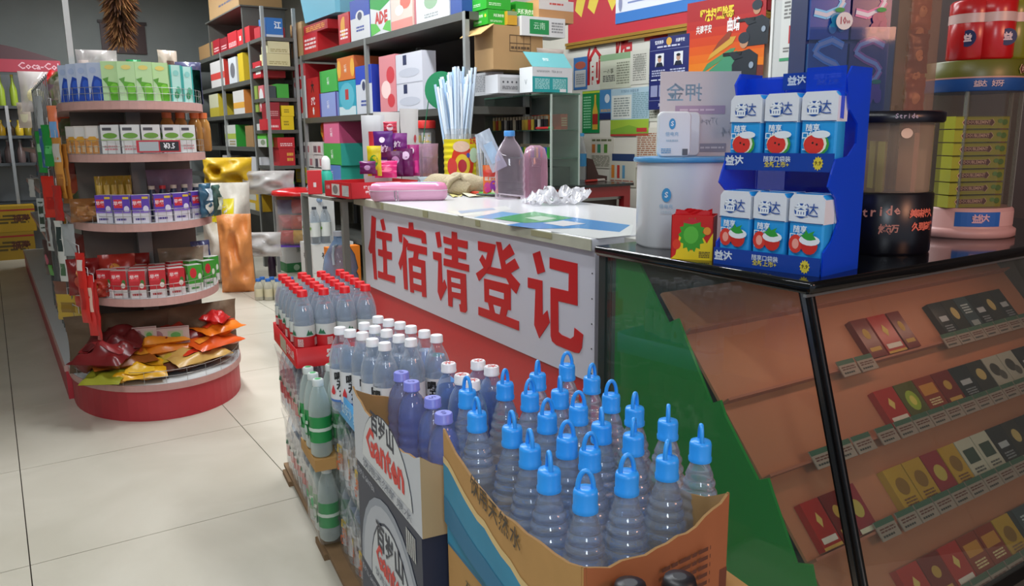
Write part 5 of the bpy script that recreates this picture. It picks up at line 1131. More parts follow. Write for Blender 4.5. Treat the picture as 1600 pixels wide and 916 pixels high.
goods([(528,554,86,'d87838',[('e',.1,.5,.12,.4,'e8b040'),('e',.9,.5,.12,.4,'e8b040'),('t','清风',.5,.5,.3,'f0dcc8',.02,.6,90)],'orange tissue carton with mango print on the teal one',.3,'b85a30')],XA,z2,'second tier',G2)
z2=z_on(122,XA,y_on(490,XA,zA2))
goods([(482,500,120,'b01820',[('t','大',.5,.75,.3,'20181a',.05,.7),('t','5℃',.5,.4,.25,'e8e0e0',.03,.7),('t','骨',.5,.15,.2,'e8e0e0',.03,.7)],'tall dark red carton with large white characters')],XA,zA2,'on the second tier of the near shelf',G2)
G3='goods on the third tier of the near shelf'
zt3=zA3
def brick(a,b,yt,c,pr,lab,z,side=None,dep=.2): goods([(a,b,yt,c,pr,lab,dep,side)],XA,z,'third tier of the near shelf',G3)
brick(507,534,258,'5a80c0',[('t','清风',.5,.5,.3,'d8dcf0',.02,.7,90)],'blue tissue pack at the bottom',zt3,'2fa08c')
za=z_on(259,XA,y_on(520,XA,zt3))+.004
brick(507,534,224,'3fa848',[('t','清风',.5,.5,.3,'d8f0d8',.02,.7,90)],'green tissue pack in the middle',za,'2f9a8c')
zb_=z_on(225,XA,y_on(520,XA,za))+.004
brick(507,531,189,'d86a90',[('t','清风',.5,.5,.3,'f4dce4',.02,.7,90)],'pink tissue pack at the top',zb_,'b84a72',.26)
for k,(a,b,c,lab) in enumerate(((463,483,'d8c43a','yellow bundle'),(484,505,'d4d4cc','white bundle'))):
    brick(a,b,262,c,[('l',.1,.2,.9,.7,3,'a8a8a0')],f'wrapped tissue {lab} in the lowest row',zt3)
z5=z_on(263,XA,y_on(484,XA,zt3))+.004
for k,(a,b) in enumerate(((461,475),(476,491),(492,506))):
    brick(a,b,242,'ccccc8',[('r',.1,.1,.4,.7,'4a4a54'),('r',.6,.2,.85,.7,'b87a80')],f'white tissue bundle of the middle row, {ORD[k]} from left,',z5)
z6=z_on(243,XA,y_on(484,XA,z5))+.004
for k,(a,b) in enumerate(((469,486),(487,504))):
    brick(a,b,222,'ccccc8',[('r',.2,.2,.5,.7,'6a5a60'),('r',.6,.2,.85,.7,'a8505a')],f'white tissue bundle of the upper row, {ORD[k]} from left,',z6)
o=pillow('orange_bag',.16,.20,.10,'d8541c',[(.1,.4,.2,.8,'c8982a')],seed=3); yy=y_on(493,XA,z6); o.location=(XA+.12,yy,z_on(222,XA,yy)+.004); o.rotation_euler.z=R_(-80); tag(o,'orange and yellow bag lying above the white tissue bundles','bag')
# ---- light blue bin on top
y0=y_on(528,XA,zA1+.3); 
zc_=z_on(29,XA,y_on(495,XA,2.1))+.004
lb=empty('storage_bin',(XA+.16,y_on(495,XA,zc_)-.0,zc_),R_(-90),'light blue plastic bin on top of the red cartons','bin')
rg=lambda s,z:[(x*s,y*s*.8,z) for x,y in ((-.42,-.2),(.42,-.2),(.46,-.16),(.46,.16),(.42,.2),(-.42,.2),(-.46,.16),(-.46,-.16))]
MB().loft([rg(.85,0),rg(1,.30),rg(1.06,.305),rg(1.06,.32),rg(.98,.32),rg(.84,.01)],mat('7cc0d8',.35),smooth=False,cap=False).poly(rg(.85,.001),mat('7cc0d8',.35)).build('bin_shell',lb)
# ---- shelf B goods
def brow(i,rows,X=XB):
    where=f'on the {["top","second","third","fourth","fifth","lowest"][i]} tier of the far shelf'
    for k,r in enumerate(rows):
        a,b,yt,c,pr,lab=r[:6]; side=r[6] if len(r)>6 else None
        P={'front':pr}
        if side: P['right']=[('r',0,0,1,1,side)]
        sbox(a,b,yt,X+.012,zB[i],r[7] if len(r)>7 else .22,mat(c,.45),P,'carton',lab+' '+where,'carton','cartons on the far shelf')
TAN='9c7a50'
brow(0,[(312,333,65,TAN,[],'small tan carton'),(334,344,60,'a01c28',[L_(2,'e0b0b0')],'dark red carton'),(345,356,57,'8f1a26',[L_(2,'e0b0b0')],'deeper red carton'),(357,371,47,'c0242e',[('l',.1,.1,.9,.4,4,'e8c8c8')],'upright red carton'),(372,391,40,'c8262e',[('r',.15,.3,.3,.6,'d8d8d0')],'big red carton','b81f28'),(398,407,41,'b82832',[],'narrow red carton')])
brow(1,[(331,352,92,'cfcbc8',[('r',0,.3,1,.55,'c84038')],'white carton with red stripe','c8382c',.2),(359,371,88,'c8ccd0',[('e',.5,.5,.3,.3,'6a6a70')],'white carton with dark oval'),(374,382,82,'d0b424',[],'yellow carton','d8bc2a',.24),(393,408,95,'c02a34',[('r',.5,.2,1,.7,'d8d8d4')],'red and white carton')])
z7=z_on(80,XB,y_on(398,XB,zB[1]))
brow(2,[(329,343,146,'c9c8a8',[('r',0,.0,1,.4,'b8a830')],'pale yellow carton','c8b02c',.2),(366,383,140,'cfccc6',[('r',0,.25,1,.5,'d8a03c')],'white carton with orange stripe','d8843a',.22),(396,404,134,'8aa048',[],'green carton'),(406,414,133,'c86a70',[('e',.5,.5,.4,.4,'d8d8d8')],'pink carton with white oval')])
brow(3,[(353,370,195,'c9cbc4',[('r',0,.35,1,.6,'a8b84a'),('l',.4,.05,.9,.3,2,'9a8a5a')],'white carton with lime stripe','2f9a34',.14),(399,417,193,'c9cbc8',[('r',0,.35,1,.62,'58b83c'),('e',.7,.2,.2,.12,'7a8a70')],'white carton with bright green stripe','4aa832',.16),(385,397,196,TAN,[],'tan carton')])
brow(4,[(350,357,243,'b8b4b0',[],'light grey carton'),(358,365,247,'c8cac8',[],'white narrow carton'),(379,389,247,'d0d2ce',[('r',0,.4,1,.7,'4aa83c'),('r',.3,.1,.7,.3,'c84a70')],'white carton with green band'),(394,410,246,'c8cace',[],'plain white carton'),(366,377,250,TAN,[],'tan open carton')])
brow(5,[(389,411,300,'c8a41c',[('r',0,0,.5,.35,'c8c8b8'),('r',.0,.5,.6,.8,'b8bab0')],'large yellow carton','b8921a',.3)])
# big brown cartons on top of unit B
bcx=pbox(1.15,.40,.42,mat('a9875a',.7,noise=.08,nscale=6),{'front':[('l',.35,.18,.85,.26,1,'5a5a70')]}).build('brown_carton',None,(XB+.2,8.35,zB[0]+.34),R_(-90)); tag(bcx,'large brown carton under the ceiling on top of the far shelf','carton')
fr=empty('raised_rack',(XB,7.7,zB[0]),0,'grey raised rack carrying the large brown carton','rack')
for y in (.0,1.3): MB().box(.0,y,.0,.4,y+.03,.33,GS).build('rack_foot',fr)
MB().box(-.02,-.03,.325,.42,1.36,.338,GS).build('rack_board',fr)
# ---- end shelf goods (facing the entrance)
def ebox(i,pl,pr_,yt,c,pr,lab,dz=0,dep=.2,dy=.0):
    z=zE[i]+dz; x0=x_on(pl,YE+dy,z); x1=x_on(pr_,YE+dy,z); h=z_on(yt,x0,YE+dy)-z
    o=pbox(x1-x0-.003,dep,h,mat(c,.45),{'front':pr}).build('carton',None,((x0+x1)/2,YE+dy+dep/2,z+.0005)); tag(o,lab,'carton','cartons on the end shelf'); return z+h-zE[i]
ebox(0,416,443,27,'2f6fb8',[('r',0,0,1,.12,'c8d0d8'),('t','江',.7,.6,.4,'dce4ee',.04)],'blue carton with white character on the end shelf top')
h=ebox(1,417,454,83,'d4cfa0',[('l',.1,.1,.9,.4,2,'a8a070')],'lower cream carton on the end shelf')
ebox(1,419,453,64,'d2cda4',[('l',.1,.1,.9,.4,2,'a8a070')],'upper cream carton on the end shelf',h+.002)
ebox(2,433,452,131,'3fa03a',[],'small green carton on the end shelf'); ebox(2,421,432,134,'3a4448',[],'small dark pack beside the green carton on the end shelf')
h=ebox(3,416,439,186,'c02832',[L_(1,'e8c0c0')],'bright red carton under the dark red one, end shelf')
ebox(3,420,438,160,'8f1f28',[L_(3,'c89090')],'dark red carton above the bright red one, end shelf',h+.002)
h=ebox(3,440,460,182,'d8bc14',[('l',.2,.3,.6,.7,2,'8a7a10')],'lower bright yellow carton, end shelf',0,.2)
ebox(3,440,460,165,'dcc018',[('l',.2,.3,.6,.7,2,'8a7a10')],'upper bright yellow carton, end shelf',h+.002)
h=ebox(4,437,462,232,'b02028',[('l',.5,.2,.9,.8,2,'d8a040')],'lower red carton with gold print, end shelf')
ebox(4,434,461,215,'b8242c',[L_(2,'e8c8c8')],'upper red carton with white print, end shelf',h+.002)
ebox(5,452,461,284,'2a5ab0',[('r',0,.75,1,1,'3a9a40')],'blue and green tub like carton, end shelf')
# ---- floor goods before the shelves
def fbox(pl,pc,yt,X,z,dep,c,pr,lab,side=None,name='carton'):
    P={'front':pr}
    if side: P['right']=side
    return sbox(pl,pc,yt,X,z,dep,mat(c,.5),P,name,lab,'carton')
o1=fbox(434,449,378,2.16,0,.30,'d0d0cc',[('r',0,0,1,.3,'2f7a44')],'white milk carton with green base on the floor under the toy bag',[('r',0,0,1,.3,'2f7a44'),('t','蒙牛',.5,.7,.2,'6a7a6a'),('c',.3,.15,.1,'a8c8a8')])
o2=fbox(473,492,383,2.04,0,.34,'cfcfcb',[('t','福禾酒',.5,.72,.12,'3a3a3c',.02),('r',0,.35,1,.36,'a8a8a4')],'white wine carton on the floor behind the red caps',[('t','福禾酒',.45,.75,.14,'3a3a3c',.02),('r',0,.4,1,.41,'a8a8a4')])
o3=fbox(474,487,305,2.06,o2['_z']+.003,.20,'ccccc8',[],'plain white carton on the wine carton, left of the water bottles',[])
o4=fbox(512,519,388,1.80,0,.22,'d8761c',[('r',.2,.3,.6,.6,'5a3a18')],'orange carton beside the big blue water jug',[('r',.25,.35,.75,.65,'6a4418')])
# shrink pack of large bottles on the wine carton
def mk_big(o):
    b=MB(); b.lathe([(.03,0),(.042,.01),(.042,.18),(.036,.22),(.016,.27),(.016,.28)],PET,12); b.lathe([(.0427,.06),(.0427,.17)],mat('c9cdc8',.4),12,cap=False)
    b.poly([(-.012,0,0),(.0,-.01,0),(.012,.006,0),(0,.02,0)],mat('6a9a3a'),frame((.0435,0,.12),(0,1,0),(0,0,1))); b.lathe([(.0175,.27),(.0175,.29)],mat('3a4048',.4),10); return b.build('bottle',o)
pk=empty('bottle_pack',(o2.location.x-.09,o2.location.y-.14,o2['_z']+.002),0,'shrink pack of large water bottles on the wine carton behind the red tray','bottle pack'); c=None
for a in range(3):
    for b_ in range(2):
        c=mk_big(pk) if c is None else copy_tree([k for k in pk.children][0],pk); c.location=(-.04+b_*.087,.02+a*.087,0); c.rotation_euler.z=R_(200)
for k,(x,y) in enumerate(((505,318),(514,344))):
    o=MB().lathe([(.03,0),(.04,.01),(.04,.14),(.012,.2),(.012,.22)],clear('9ab8d8',.2,.05),12,T=Matrix.Rotation(R_(90),4,'X')).build('water_bottle'); 
    o.location=(pk.location.x+.02,pk.location.y+.24,o2['_z']+.34+.085*k); tag(o,'clear water bottle lying sideways on the large bottle pack, '+('upper' if k==0 else 'lower'),'bottle')
    MB().cyl(0,0,-.012,.0,.022,mat('2a3a60',.4),12,T=Matrix.Rotation(R_(90),4,'X')).build('bottle_bottom',o)
# big blue water jug
p=at_z(548,432,.0); jg=empty('water_jug',(1.62,4.28,.0),R_(-40),'large pale blue water jug with handle standing past the far end of the counter','jug')
st_box=MB().box(-.13,-.12,0,.13,.12,.235,mat('8a8a80',.6)).build('stool_block',jg); 
mb=MB(); mb.lathe([(.07,.237),(.095,.25),(.10,.29),(.092,.31),(.10,.33),(.10,.42),(.09,.44),(.10,.46),(.085,.54),(.05,.60),(.03,.63),(.03,.66)],clear('9cc0e8',.30,.06,1.4,edge=.5),20); mb.build('jug_body',jg)
MB().lathe([(.033,.65),(.033,.675)],mat('d8dce4',.4),14).build('cap',jg)
MB().ell(0,0,.03,.04,mat('2a4a70'),frame((-.02,-.103,.38),(1,.1,0),(0,0,1))).build('label_spot',jg)
MB().tube([(.0,-.04,.60),(-.0,-.09,.60),(-.0,-.115,.56),(-.0,-.105,.50)],.008,mat('c8d4e0',.3),8).build('handle',jg)
# red lidded toy bag and other bags in front of the far shelf
def sackmat(c,b=.9): return mat(c,.45,noise=.06,nscale=14,bump=b)
def bagobj(name,label,px,py,z,w,h,t,col,panels=(),rz=-50,seed=1,cat='bag',X=None):
    p=at_z(px,py,z) if X is None else Vector((X,y_on(px,X,z),z))
    o=pillow(name,w,h,t,col,panels,seed=seed,nu=18,nv=22,wr=.32); o.location=(p.x,p.y,z+.001); o.rotation_euler.z=R_(rz); tag(o,label,cat); return o
PL=clear('dcd8d4',.35,.12,1.35,bump=.5,bscale=25)
tb=empty('toy_bag',(2.16,y_on(447,2.05,.42),o1['_z']+.002),R_(-35),'clear bag of red, yellow and white toys with a red lid, above the milk carton','bag')
pillow('bag_film',.40,.44,.22,clear('d8d4d0',.12,.1,1.3,bump=.4),[],tb,seed=8)
for k in range(9):
    c=['c8282c','d8a828','cfcfc8','b82c30','c8482c','d8d4cc','3a4a90','c82c2c','c8b030'][k]
    pillow('toy_packet',.13,.12,.06,c,[],tb,seed=20+k).location=(-.11+.11*(k%3),.0+.01*(k%2),.02+.13*(k//3))
MB().lathe([(.20,.44),(.21,.45),(.20,.48),(.10,.50),(.02,.505)],mat('c81c20',.25),20).build('red_lid',tb)
MB().box(-.22,-.05,-.0,.22,.05,.012,mat('5a3a9a',.4)).build('purple_strip',tb)
bagobj('white_sack','tall white plastic sack with yellow top behind the gondola end',362,0,.0,.40,.84,.30,sackmat('cfc8ba'),[(.15,.7,.62,.85,'d8c81c')],-20,4,X=1.62)
bagobj('orange_net_sack','orange printed sack leaning against the white one on the floor',374,0,.0,.26,.62,.20,sackmat('d88a4c'),[],-25,5,X=1.56)
bagobj('clear_bag','yellow cloth bundle on top of the white sack',358,0,.80,.42,.24,.30,sackmat('d0a81c'),[],-30,6,X=1.72)
bagobj('clear_bag','loose clear plastic bag on a shelf edge above the toy bag',420,0,zE[5]+.001,.46,.20,.16,PL,[],-30,7,X=2.0)
bagobj('white_bag','crumpled white plastic bag above the small bottle pack on the floor',401,0,.25,.42,.20,.20,PL,[],-30,9,X=1.75)
def mk_small(o):
    b=MB(); b.lathe([(.03,0),(.034,.01),(.034,.10),(.03,.12),(.018,.145)],clear('d8d4c0',.5,.1,1.4),10); b.lathe([(.0345,.03),(.0345,.09)],mat('c4bc9c',.4),10,cap=False); b.lathe([(.02,.145),(.02,.165)],mat('2f6ab8',.4),10); return b.build('bottle',o)
pk=empty('small_bottle_pack',(1.60,y_on(372,1.60,0)-.62,0),R_(-38),'pack of small yellowish drink bottles with blue caps on the floor by the aisle','bottle pack'); c=None
for a in range(2):
    for b_ in range(4):
        c=mk_small(pk) if c is None else copy_tree(pk.children[0],pk); c.location=(b_*.075,a*.075,0)
o=MB().lathe([(.03,0),(.035,.01),(.035,.14),(.02,.19),(.014,.2),(.014,.23)],mat('2a1a2a',.3),12).build('cola_bottle'); p=at_z(426,432,0); o.location=p; tag(o,'dark cola bottle on the floor between the drink pack and milk carton','bottle')
# ================= gondola with rounded end =================
GX,GY=.58,4.05
gd=empty('gondola_shelf',(GX,GY,0),0,'tall gondola shelf with rounded end tiers, pink edges and a red base','shelf unit')
PK=mat('c49a92',.5,noise=.12,nscale=30); RB=mat('b4303a',.45,noise=.1,nscale=12); WT=mat('d4d6d6',.4)
def dshape(rx,ry,n=28): return [(rx*math.cos(PI+PI*i/n),ry*math.sin(PI+PI*i/n)) for i in range(n+1)]
def tier(z,rx,ry,h,edge=PK):
    P=dshape(rx,ry)+[(rx,.06),(-rx,.06)]
    o=MB().prism(P,z-h,z-.002,edge).build('tier_edge',gd)
    P2=[(x*.992,y*.992) for x,y in P]; MB().prism(P2,z-.001,z+.0,WT).build('tier_board',o)
    return o
P=dshape(.365,.50)+[(.365,.06),(-.365,.06)]
MB().prism(P,.0,.135,RB).build('red_base',gd)
TZ=[.165]; TR=[(.375,.51)]
tier(.165,.375,.51,.03)
specs=[(250,466,.30,.43),(232,349,.295,.42),(232,240,.29,.40),(212,157,.295,.40)]
for px,py,rx,ry in specs:
    z=z_on(py,GX-.03,GY-ry); TZ.append(z); TR.append((rx,ry)); tier(z,rx,ry,.035)
MB().box(-.03,.0,.135,.03,.05,TZ[-1]+.0,mat('8a8a86',.5)).build('upright',gd)
for k in range(26): MB().box(-.012,-.0012,.2+k*.043,-.004,0,.222+k*.043,mat('3a3a38')).build('slot',gd) if 0 else None
MB().box(-.25,.061,.135,.24,.068,TZ[-1]-.02,mat('6b645c',.7)).build('back_sheet',gd)
# straight run behind
MB().box(-.385,.07,0,.365,4.9,.135,RB).build('red_base',gd)
for z in [.165]+TZ[1:]:
    o=MB().box(-.39 if z<.2 else -.29,.07,z-.03,.37 if z<.2 else .29,4.9,z-.001,PK).build('run_edge',gd); MB().box(-.385 if z<.2 else -.285,.071,z-.001,.36 if z<.2 else .285,4.9,z,WT).build('run_board',o)
MB().box(-.01,.07,.135,.01,4.9,TZ[-1]+.12,mat('6a6a66',.6)).build('centre_panel',gd)
q=at_y(108,60,GY+.1)
MB().box(q.x-GX-.012,.1,TZ[-1],q.x-GX+.012,.124,2.1,mat('a8aaa8',.4,metal=.4)).build('tall_pole',gd)
# wire guards
for i,(z,(rx,ry)) in enumerate(zip(TZ,TR)):
    mb=MB(); N=26; a0,a1=(PI*1.02,PI*1.98)
    for hh in (.03,.055):
        mb.tube([(rx*.985*math.cos(a0+(a1-a0)*k/N),ry*.985*math.sin(a0+(a1-a0)*k/N),z+hh) for k in range(N+1)],.0014,mat('b0b0ac',.3,metal=.6),4)
    for k in range(0,N+1,1 if i!=0 else 2):
        a=a0+(a1-a0)*k/N; mb.tube([(rx*.985*math.cos(a),ry*.985*math.sin(a),z),(rx*.985*math.cos(a),ry*.985*math.sin(a),z+.056)],.0011,mat('b0b0ac',.3,metal=.6),4)
    o=mb.build('wire_guard',gd); o['kind']='stuff'
def on_arc(ti,px,inset=.93,zoff=0):
    z=TZ[ti]; rx,ry=TR[ti]; rx*=inset; ry*=inset; best=None
    for k in range(400):
        a=PI*1.0+PI*k/399; x=GX+rx*math.cos(a); y=GY+ry*math.sin(a)
        e=abs(proj((x,y,z+.05))[0]-px)
        if best is None or e<best[0]-1e-9: best=(e,x,y,a)
    e,x,y,a=best; n=Vector((math.cos(a)/rx,math.sin(a)/ry)).normalized()
    return x,y,z,math.atan2(n.y,n.x)+PI/2
def milk(ti,pxs,w,d,h,base,pr,lab,group,side='c8ccd0',inset=.90,rows=1,k0=0,tot=None):
    proto=None
    for r in range(rows):
        for k,px in enumerate(pxs):
            x,y,z,rz=on_arc(ti,px,inset-r*.19)
            rz=rz*.55+R_(-12)*.45 if True else rz
            if proto is None: o=proto=pbox(w,d,h,mat(base,.4),{'front':pr,'left':pr,'right':[('r',0,0,1,1,side)]}).build('drink_carton',None)
            else: o=proto.copy(); COL.objects.link(o)
            o.location=(x,y,z+.0008); o.rotation_euler=(0,0,rz)
            rl=['',' of the second row',' of the third row'][r]
            tag(o,f'{lab}, {ORD[k]} from the left{rl}','drink carton',group)
gt=['bottom','fourth','third','second','top']
BLUP=[('p',[(0,0),(1,0),(1,.55),(.75,.62),(.45,.66),(.25,.45),(.12,.2)],'2448a8'),('e',.65,.42,.25,.14,'3560c8'),('e',.5,.22,.3,.12,'2a4fa8'),('e',.8,.12,.2,.1,'3560c8'),('e',.4,.8,.25,.08,'a8b8d8')]
GRNP=[('p',[(0,.0),(.2,.0),(.35,.35),(.2,.6),(.05,.6)],'b8d8a8'),('p',[(.2,.5),(.9,.45),(.98,.2),(.95,0),(.45,0),(.4,.25)],'58a81c'),('e',.7,.3,.25,.14,'7ac83a'),('p',[(.05,.55),(.4,.6),(.3,.4)],'5a9a3a'),('e',.5,.85,.28,.06,'e0d070')]
TEAP=[('r',0,0,.12,1,'3aa8a0'),('r',.88,0,1,1,'3aa8a0'),('e',.6,.3,.22,.12,'5ab090'),('e',.45,.18,.2,.1,'2f8a5a'),('e',.5,.78,.25,.08,'8ac8c0')]
milk(4,(108,121,136,153),.056,.04,.152,'b8c4dc',BLUP,'tall blueberry drink carton on the top gondola tier','tall drink cartons on the top tier','9aa8cc')
milk(4,(176,201,226,250),.066,.04,.156,'b8dca0',GRNP,'tall green drink carton on the top gondola tier','tall drink cartons on the top tier','8ab85a')
milk(4,(273,290,304,315,323),.052,.04,.152,'b4dcd2',TEAP,'tall teal drink carton on the top gondola tier','tall drink cartons on the top tier','5ab0a8')
ORP=[('r',0,0,1,.55,'c88a4a'),('e',.5,.52,.35,.12,'d8a03c'),('r',.1,.62,.9,.95,'d4d0cc'),('r',.2,.05,.45,.3,'d8b890'),('r',.6,.05,.85,.3,'d8b890')]
WGP=[('e',.5,.62,.4,.10,'6a9a3a'),('r',.1,.80,.6,.9,'4a4a50'),('l',.15,.1,.85,.3,2,'d08a90'),('r',.0,.46,1,.5,'a8c880')]
milk(3,(118,131,149),.055,.04,.115,'cfc8c0',ORP,'white and orange drink carton on the second gondola tier','drink cartons on the second tier')
milk(3,(176,206,236,266,290),.072,.042,.118,'d4d6d4',WGP,'white drink carton with green leaf on the second gondola tier','drink cartons on the second tier')
milk(3,(309,321),.052,.04,.112,'cfc8c0',ORP,'orange drink carton at the right of the second gondola tier','drink cartons on the second tier')
PUP=[('r',0,.38,1,1,'5a3aa8'),('r',.06,.55,.55,.85,'c82c3c'),('t','早餐',.3,.70,.16,'e8d0d4',.02),('e',.78,.5,.16,.12,'d8d4e8'),('r',.0,.36,1,.42,'8a70c8'),('l',.15,.08,.7,.2,1,'4a3a8a'),('r',.6,.86,.95,.94,'d8b840')]
milk(2,(167,194,222,254,281,306),.068,.045,.118,'d8d6e0',PUP,'purple and white drink carton on the third gondola tier','drink cartons on the third tier','b8b4d0')
REP=[('r',0,.3,1,1,'c0262e'),('r',.08,.62,.6,.9,'d83a44'),('t','早餐',.34,.76,.16,'f0d8d8',.02),('e',.8,.55,.12,.12,'4a7a3a'),('e',.75,.45,.14,.1,'e8d8d0'),('l',.15,.06,.7,.2,1,'a83a3a')]
GEP=[('r',0,.3,1,1,'3f9a34'),('e',.35,.7,.24,.2,'c83038'),('e',.8,.55,.12,.12,'d8e4d0'),('l',.15,.06,.7,.2,1,'3a8a3a')]
milk(1,(168,190,217,247,275),.066,.045,.118,'d8d2d0',REP,'red drink carton on the fourth gondola tier','drink cartons on the fourth tier','d4c8c8',rows=3)
milk(1,(302,323,338),.066,.045,.118,'d2d8d0',GEP,'green drink carton on the fourth gondola tier','drink cartons on the fourth tier','c8d4c4',rows=2)
# price sign
x,y,z,rz=on_arc(3,247,1.02)
o=MB().box(-.085,-.003,0,.085,0,.05,mat('b82430',.4)).build('price_sign',None,(x,y-.004,z+.004),R_(-12)); tag(o,'small red framed price sign on the second gondola tier','sign')
mb=MB(); mb.prints(frame((-.085,-.0034,0),(1,0,0),(0,0,1)),.17,.05,[('r',.06,.12,.50,.88,'a8b0b4'),('r',.53,.12,.96,.88,'202024'),('t','¥3.5',.745,.5,.62,'e8e8ec',.03,.8)],.0004); mb.build('price_lettering',o)
# goods behind the cartons on each tier
def gbag(ti,px,dy,w,h,t,col,panels,lab,rz=-10,seed=1,name='snack_bag',lean=0,cat='snack bag',z=None):
    zz=(TZ[ti] if z is None else z)+.002; Y=GY-dy; X=x_on(px,Y,zz+h*.4)
    o=pillow(name,w,h,t,col,panels,seed=seed,nu=12,nv=14,wr=.26); o.location=(X,Y,zz); o.rotation_euler=(R_(lean),0,R_(rz)); tag(o,lab,cat); return o
CP=clear('cfc8c4',.32,.1,1.35,bump=.5,bscale=30)
gbag(4,155,.10,.16,.22,.06,clear('d8d0cc',.5,.1),[(.3,.9,.2,.7,'d8cc98','e'),(.05,.3,.1,.8,'c8b8b0')],'white frilled snack bag behind the blueberry cartons',seed=31)
gbag(4,185,.08,.08,.17,.05,'b8242c',[(.2,.8,.5,.8,'e0d8d0')],'red and white small bag at the duster tip',seed=32)
gbag(4,212,.06,.06,.19,.05,'1f8a4c',[],'dark green glossy bag behind the green cartons',seed=33)
gbag(4,265,.03,.09,.24,.05,'b8a898',[(.3,.7,.2,.8,'6a4a40')],'upright grey brown bag behind the teal cartons',rz=15,seed=34)
gbag(4,295,.05,.12,.19,.06,'4a4a6a',[(.3,.8,.5,.8,'c8502c','e')],'dark bag with orange spot behind the teal cartons',seed=35)
for k,px in enumerate((262,283,305,318)):
    zz=TZ[3]+.002; Y=GY-.14+.02*k; X=x_on(px,Y,zz+.1)
    o=empty('juice_bottle',(X,Y,zz),0,f'juice bottle with orange cap behind the second tier cartons, {ORD[k]} from left','bottle','orange capped juice bottles')
    MB().lathe([(.028,0),(.032,.01),(.032,.10),(.028,.13),(.017,.15)],clear('c8904c',.5,.1),12).build('bottle_body',o); MB().lathe([(.021,.15),(.021,.175)],mat('d8703a',.4),12).build('cap',o)
gbag(3,176,.12,.10,.13,.05,'4a3a34',[],'dark brown bag deep on the second gondola tier',seed=41)
gbag(2,140,.20,.15,.10,.10,'8a5a30',[(.2,.8,.3,.7,'a87848')],'brown bread bag on the third gondola tier',seed=42)
for k in range(5): gbag(2,158+k*11,.14,.035,.19,.03,clear('b89838',.6,.1),[(.2,.8,.2,.8,'c8a850')],f'golden stick snack in a clear sleeve on the third tier, {ORD[k]} from left',rz=-10+k*3,seed=43+k,name='stick_snack',cat='snack')
gbag(2,268,.10,.20,.21,.10,clear('a890a8',.45,.12,bump=.4),[],'lilac plastic wrapped bundle on the third gondola tier',seed=50,name='wrapped_bundle',cat='bag')
for k in range(6):
    zz=TZ[2]+.002; Y=GY-.24+.012*k; X=x_on(238+k*17,Y,zz+.1)
    o=empty('yogurt_bottle',(X,Y,zz),0,f'dark yogurt bottle behind the purple cartons, {ORD[k]} from left','bottle','dark yogurt bottles')
    MB().lathe([(.022,0),(.024,.01),(.024,.09),(.012,.125),(.012,.13)],mat('26324a',.35),10).build('bottle_body',o); MB().lathe([(.014,.13),(.014,.145)],mat(['c8b8a8','c02c34','c8b8a8','b8a898','c8c0b8','c0b0a0'][k],.4),10).build('cap',o)
gbag(2,322,.30,.075,.15,.05,'2f5a72',[(.2,.8,.1,.45,'d8dcd0','e'),(.25,.7,.5,.85,'c8d8e0')],'blue grey standing pouch at the right end of the third tier',rz=35,seed=52)
gbag(2,338,.26,.06,.14,.04,'3a5a50',[(.2,.8,.2,.6,'c8d0b8')],'second standing pouch at the far right of the third tier',rz=45,seed=53)
for k,(px,dy,w,h,c) in enumerate(((132,.16,.13,.16,'7a1c1c'),(158,.12,.14,.15,'8a2420'),(185,.18,.15,.17,'9a2c22'),(212,.12,.13,.16,'7c1e1a'),(150,.27,.11,.08,'a83426'),(225,.24,.10,.12,'8f2620'))):
    gbag(1,px,dy,w,h,.08,c,[(.2,.8,.2,.6,'a8402c','e'),(.3,.6,.5,.8,'c8883a','e')],f'dark red glossy snack bag behind the red cartons, {ORD[k]} of six',seed=60+k)
gbag(1,285,.12,.20,.17,.10,clear('a89880',.5,.12,bump=.5),[(.3,.7,.2,.6,'8a7458','e')],'clear bag of pale round biscuits behind the green cartons',seed=70)
gbag(1,315,.08,.10,.19,.06,'3a3f6a',[(.2,.8,.5,.9,'b8b0a8')],'navy and grey bag at the right of the fourth tier',rz=20,seed=71)
gbag(0,190,.14,.44,.26,.16,mat('5c4a38',.8,noise=.3,nscale=12,bump=.8),[],'dark brown paper sack lying at the back of the base tier',seed=72,name='paper_sack',cat='sack')
gbag(0,318,.15,.34,.26,.16,mat('6a5540',.8,noise=.3,nscale=12,bump=.8),[],'lighter brown paper sack at the right back of the base tier',rz=10,seed=73,name='paper_sack',cat='sack')
# printed cards standing on the base
for k,(px,w,dy) in enumerate(((226,.10,.22),(262,.18,.235))):
    Y=GY-dy-.06; X=x_on(px,Y,.34); o=MB().box(-w/2,-.0015,0,w/2,0,.08,mat('c0a8a0',.5)).build('banknote_card',None,(X,Y,z_on(538,X,Y)),R_(-12)); tag(o,('small' if k==0 else 'wide')+' pink printed card standing above the orange packets','card')
    mb=MB(); mb.prints(frame((-w/2,-.002,0),(1,0,0),(0,0,1)),w,.08,[('e',.27,.5,.12,.32,'9a6a70'),('r',.5,.25,.85,.75,'a8b08a'),('e',.68,.5,.12,.18,'5a9a4a'),('r',.02,.04,.98,.08,'8a5a5a'),('r',.02,.92,.98,.96,'8a5a5a')],.0004); mb.build('print',o)
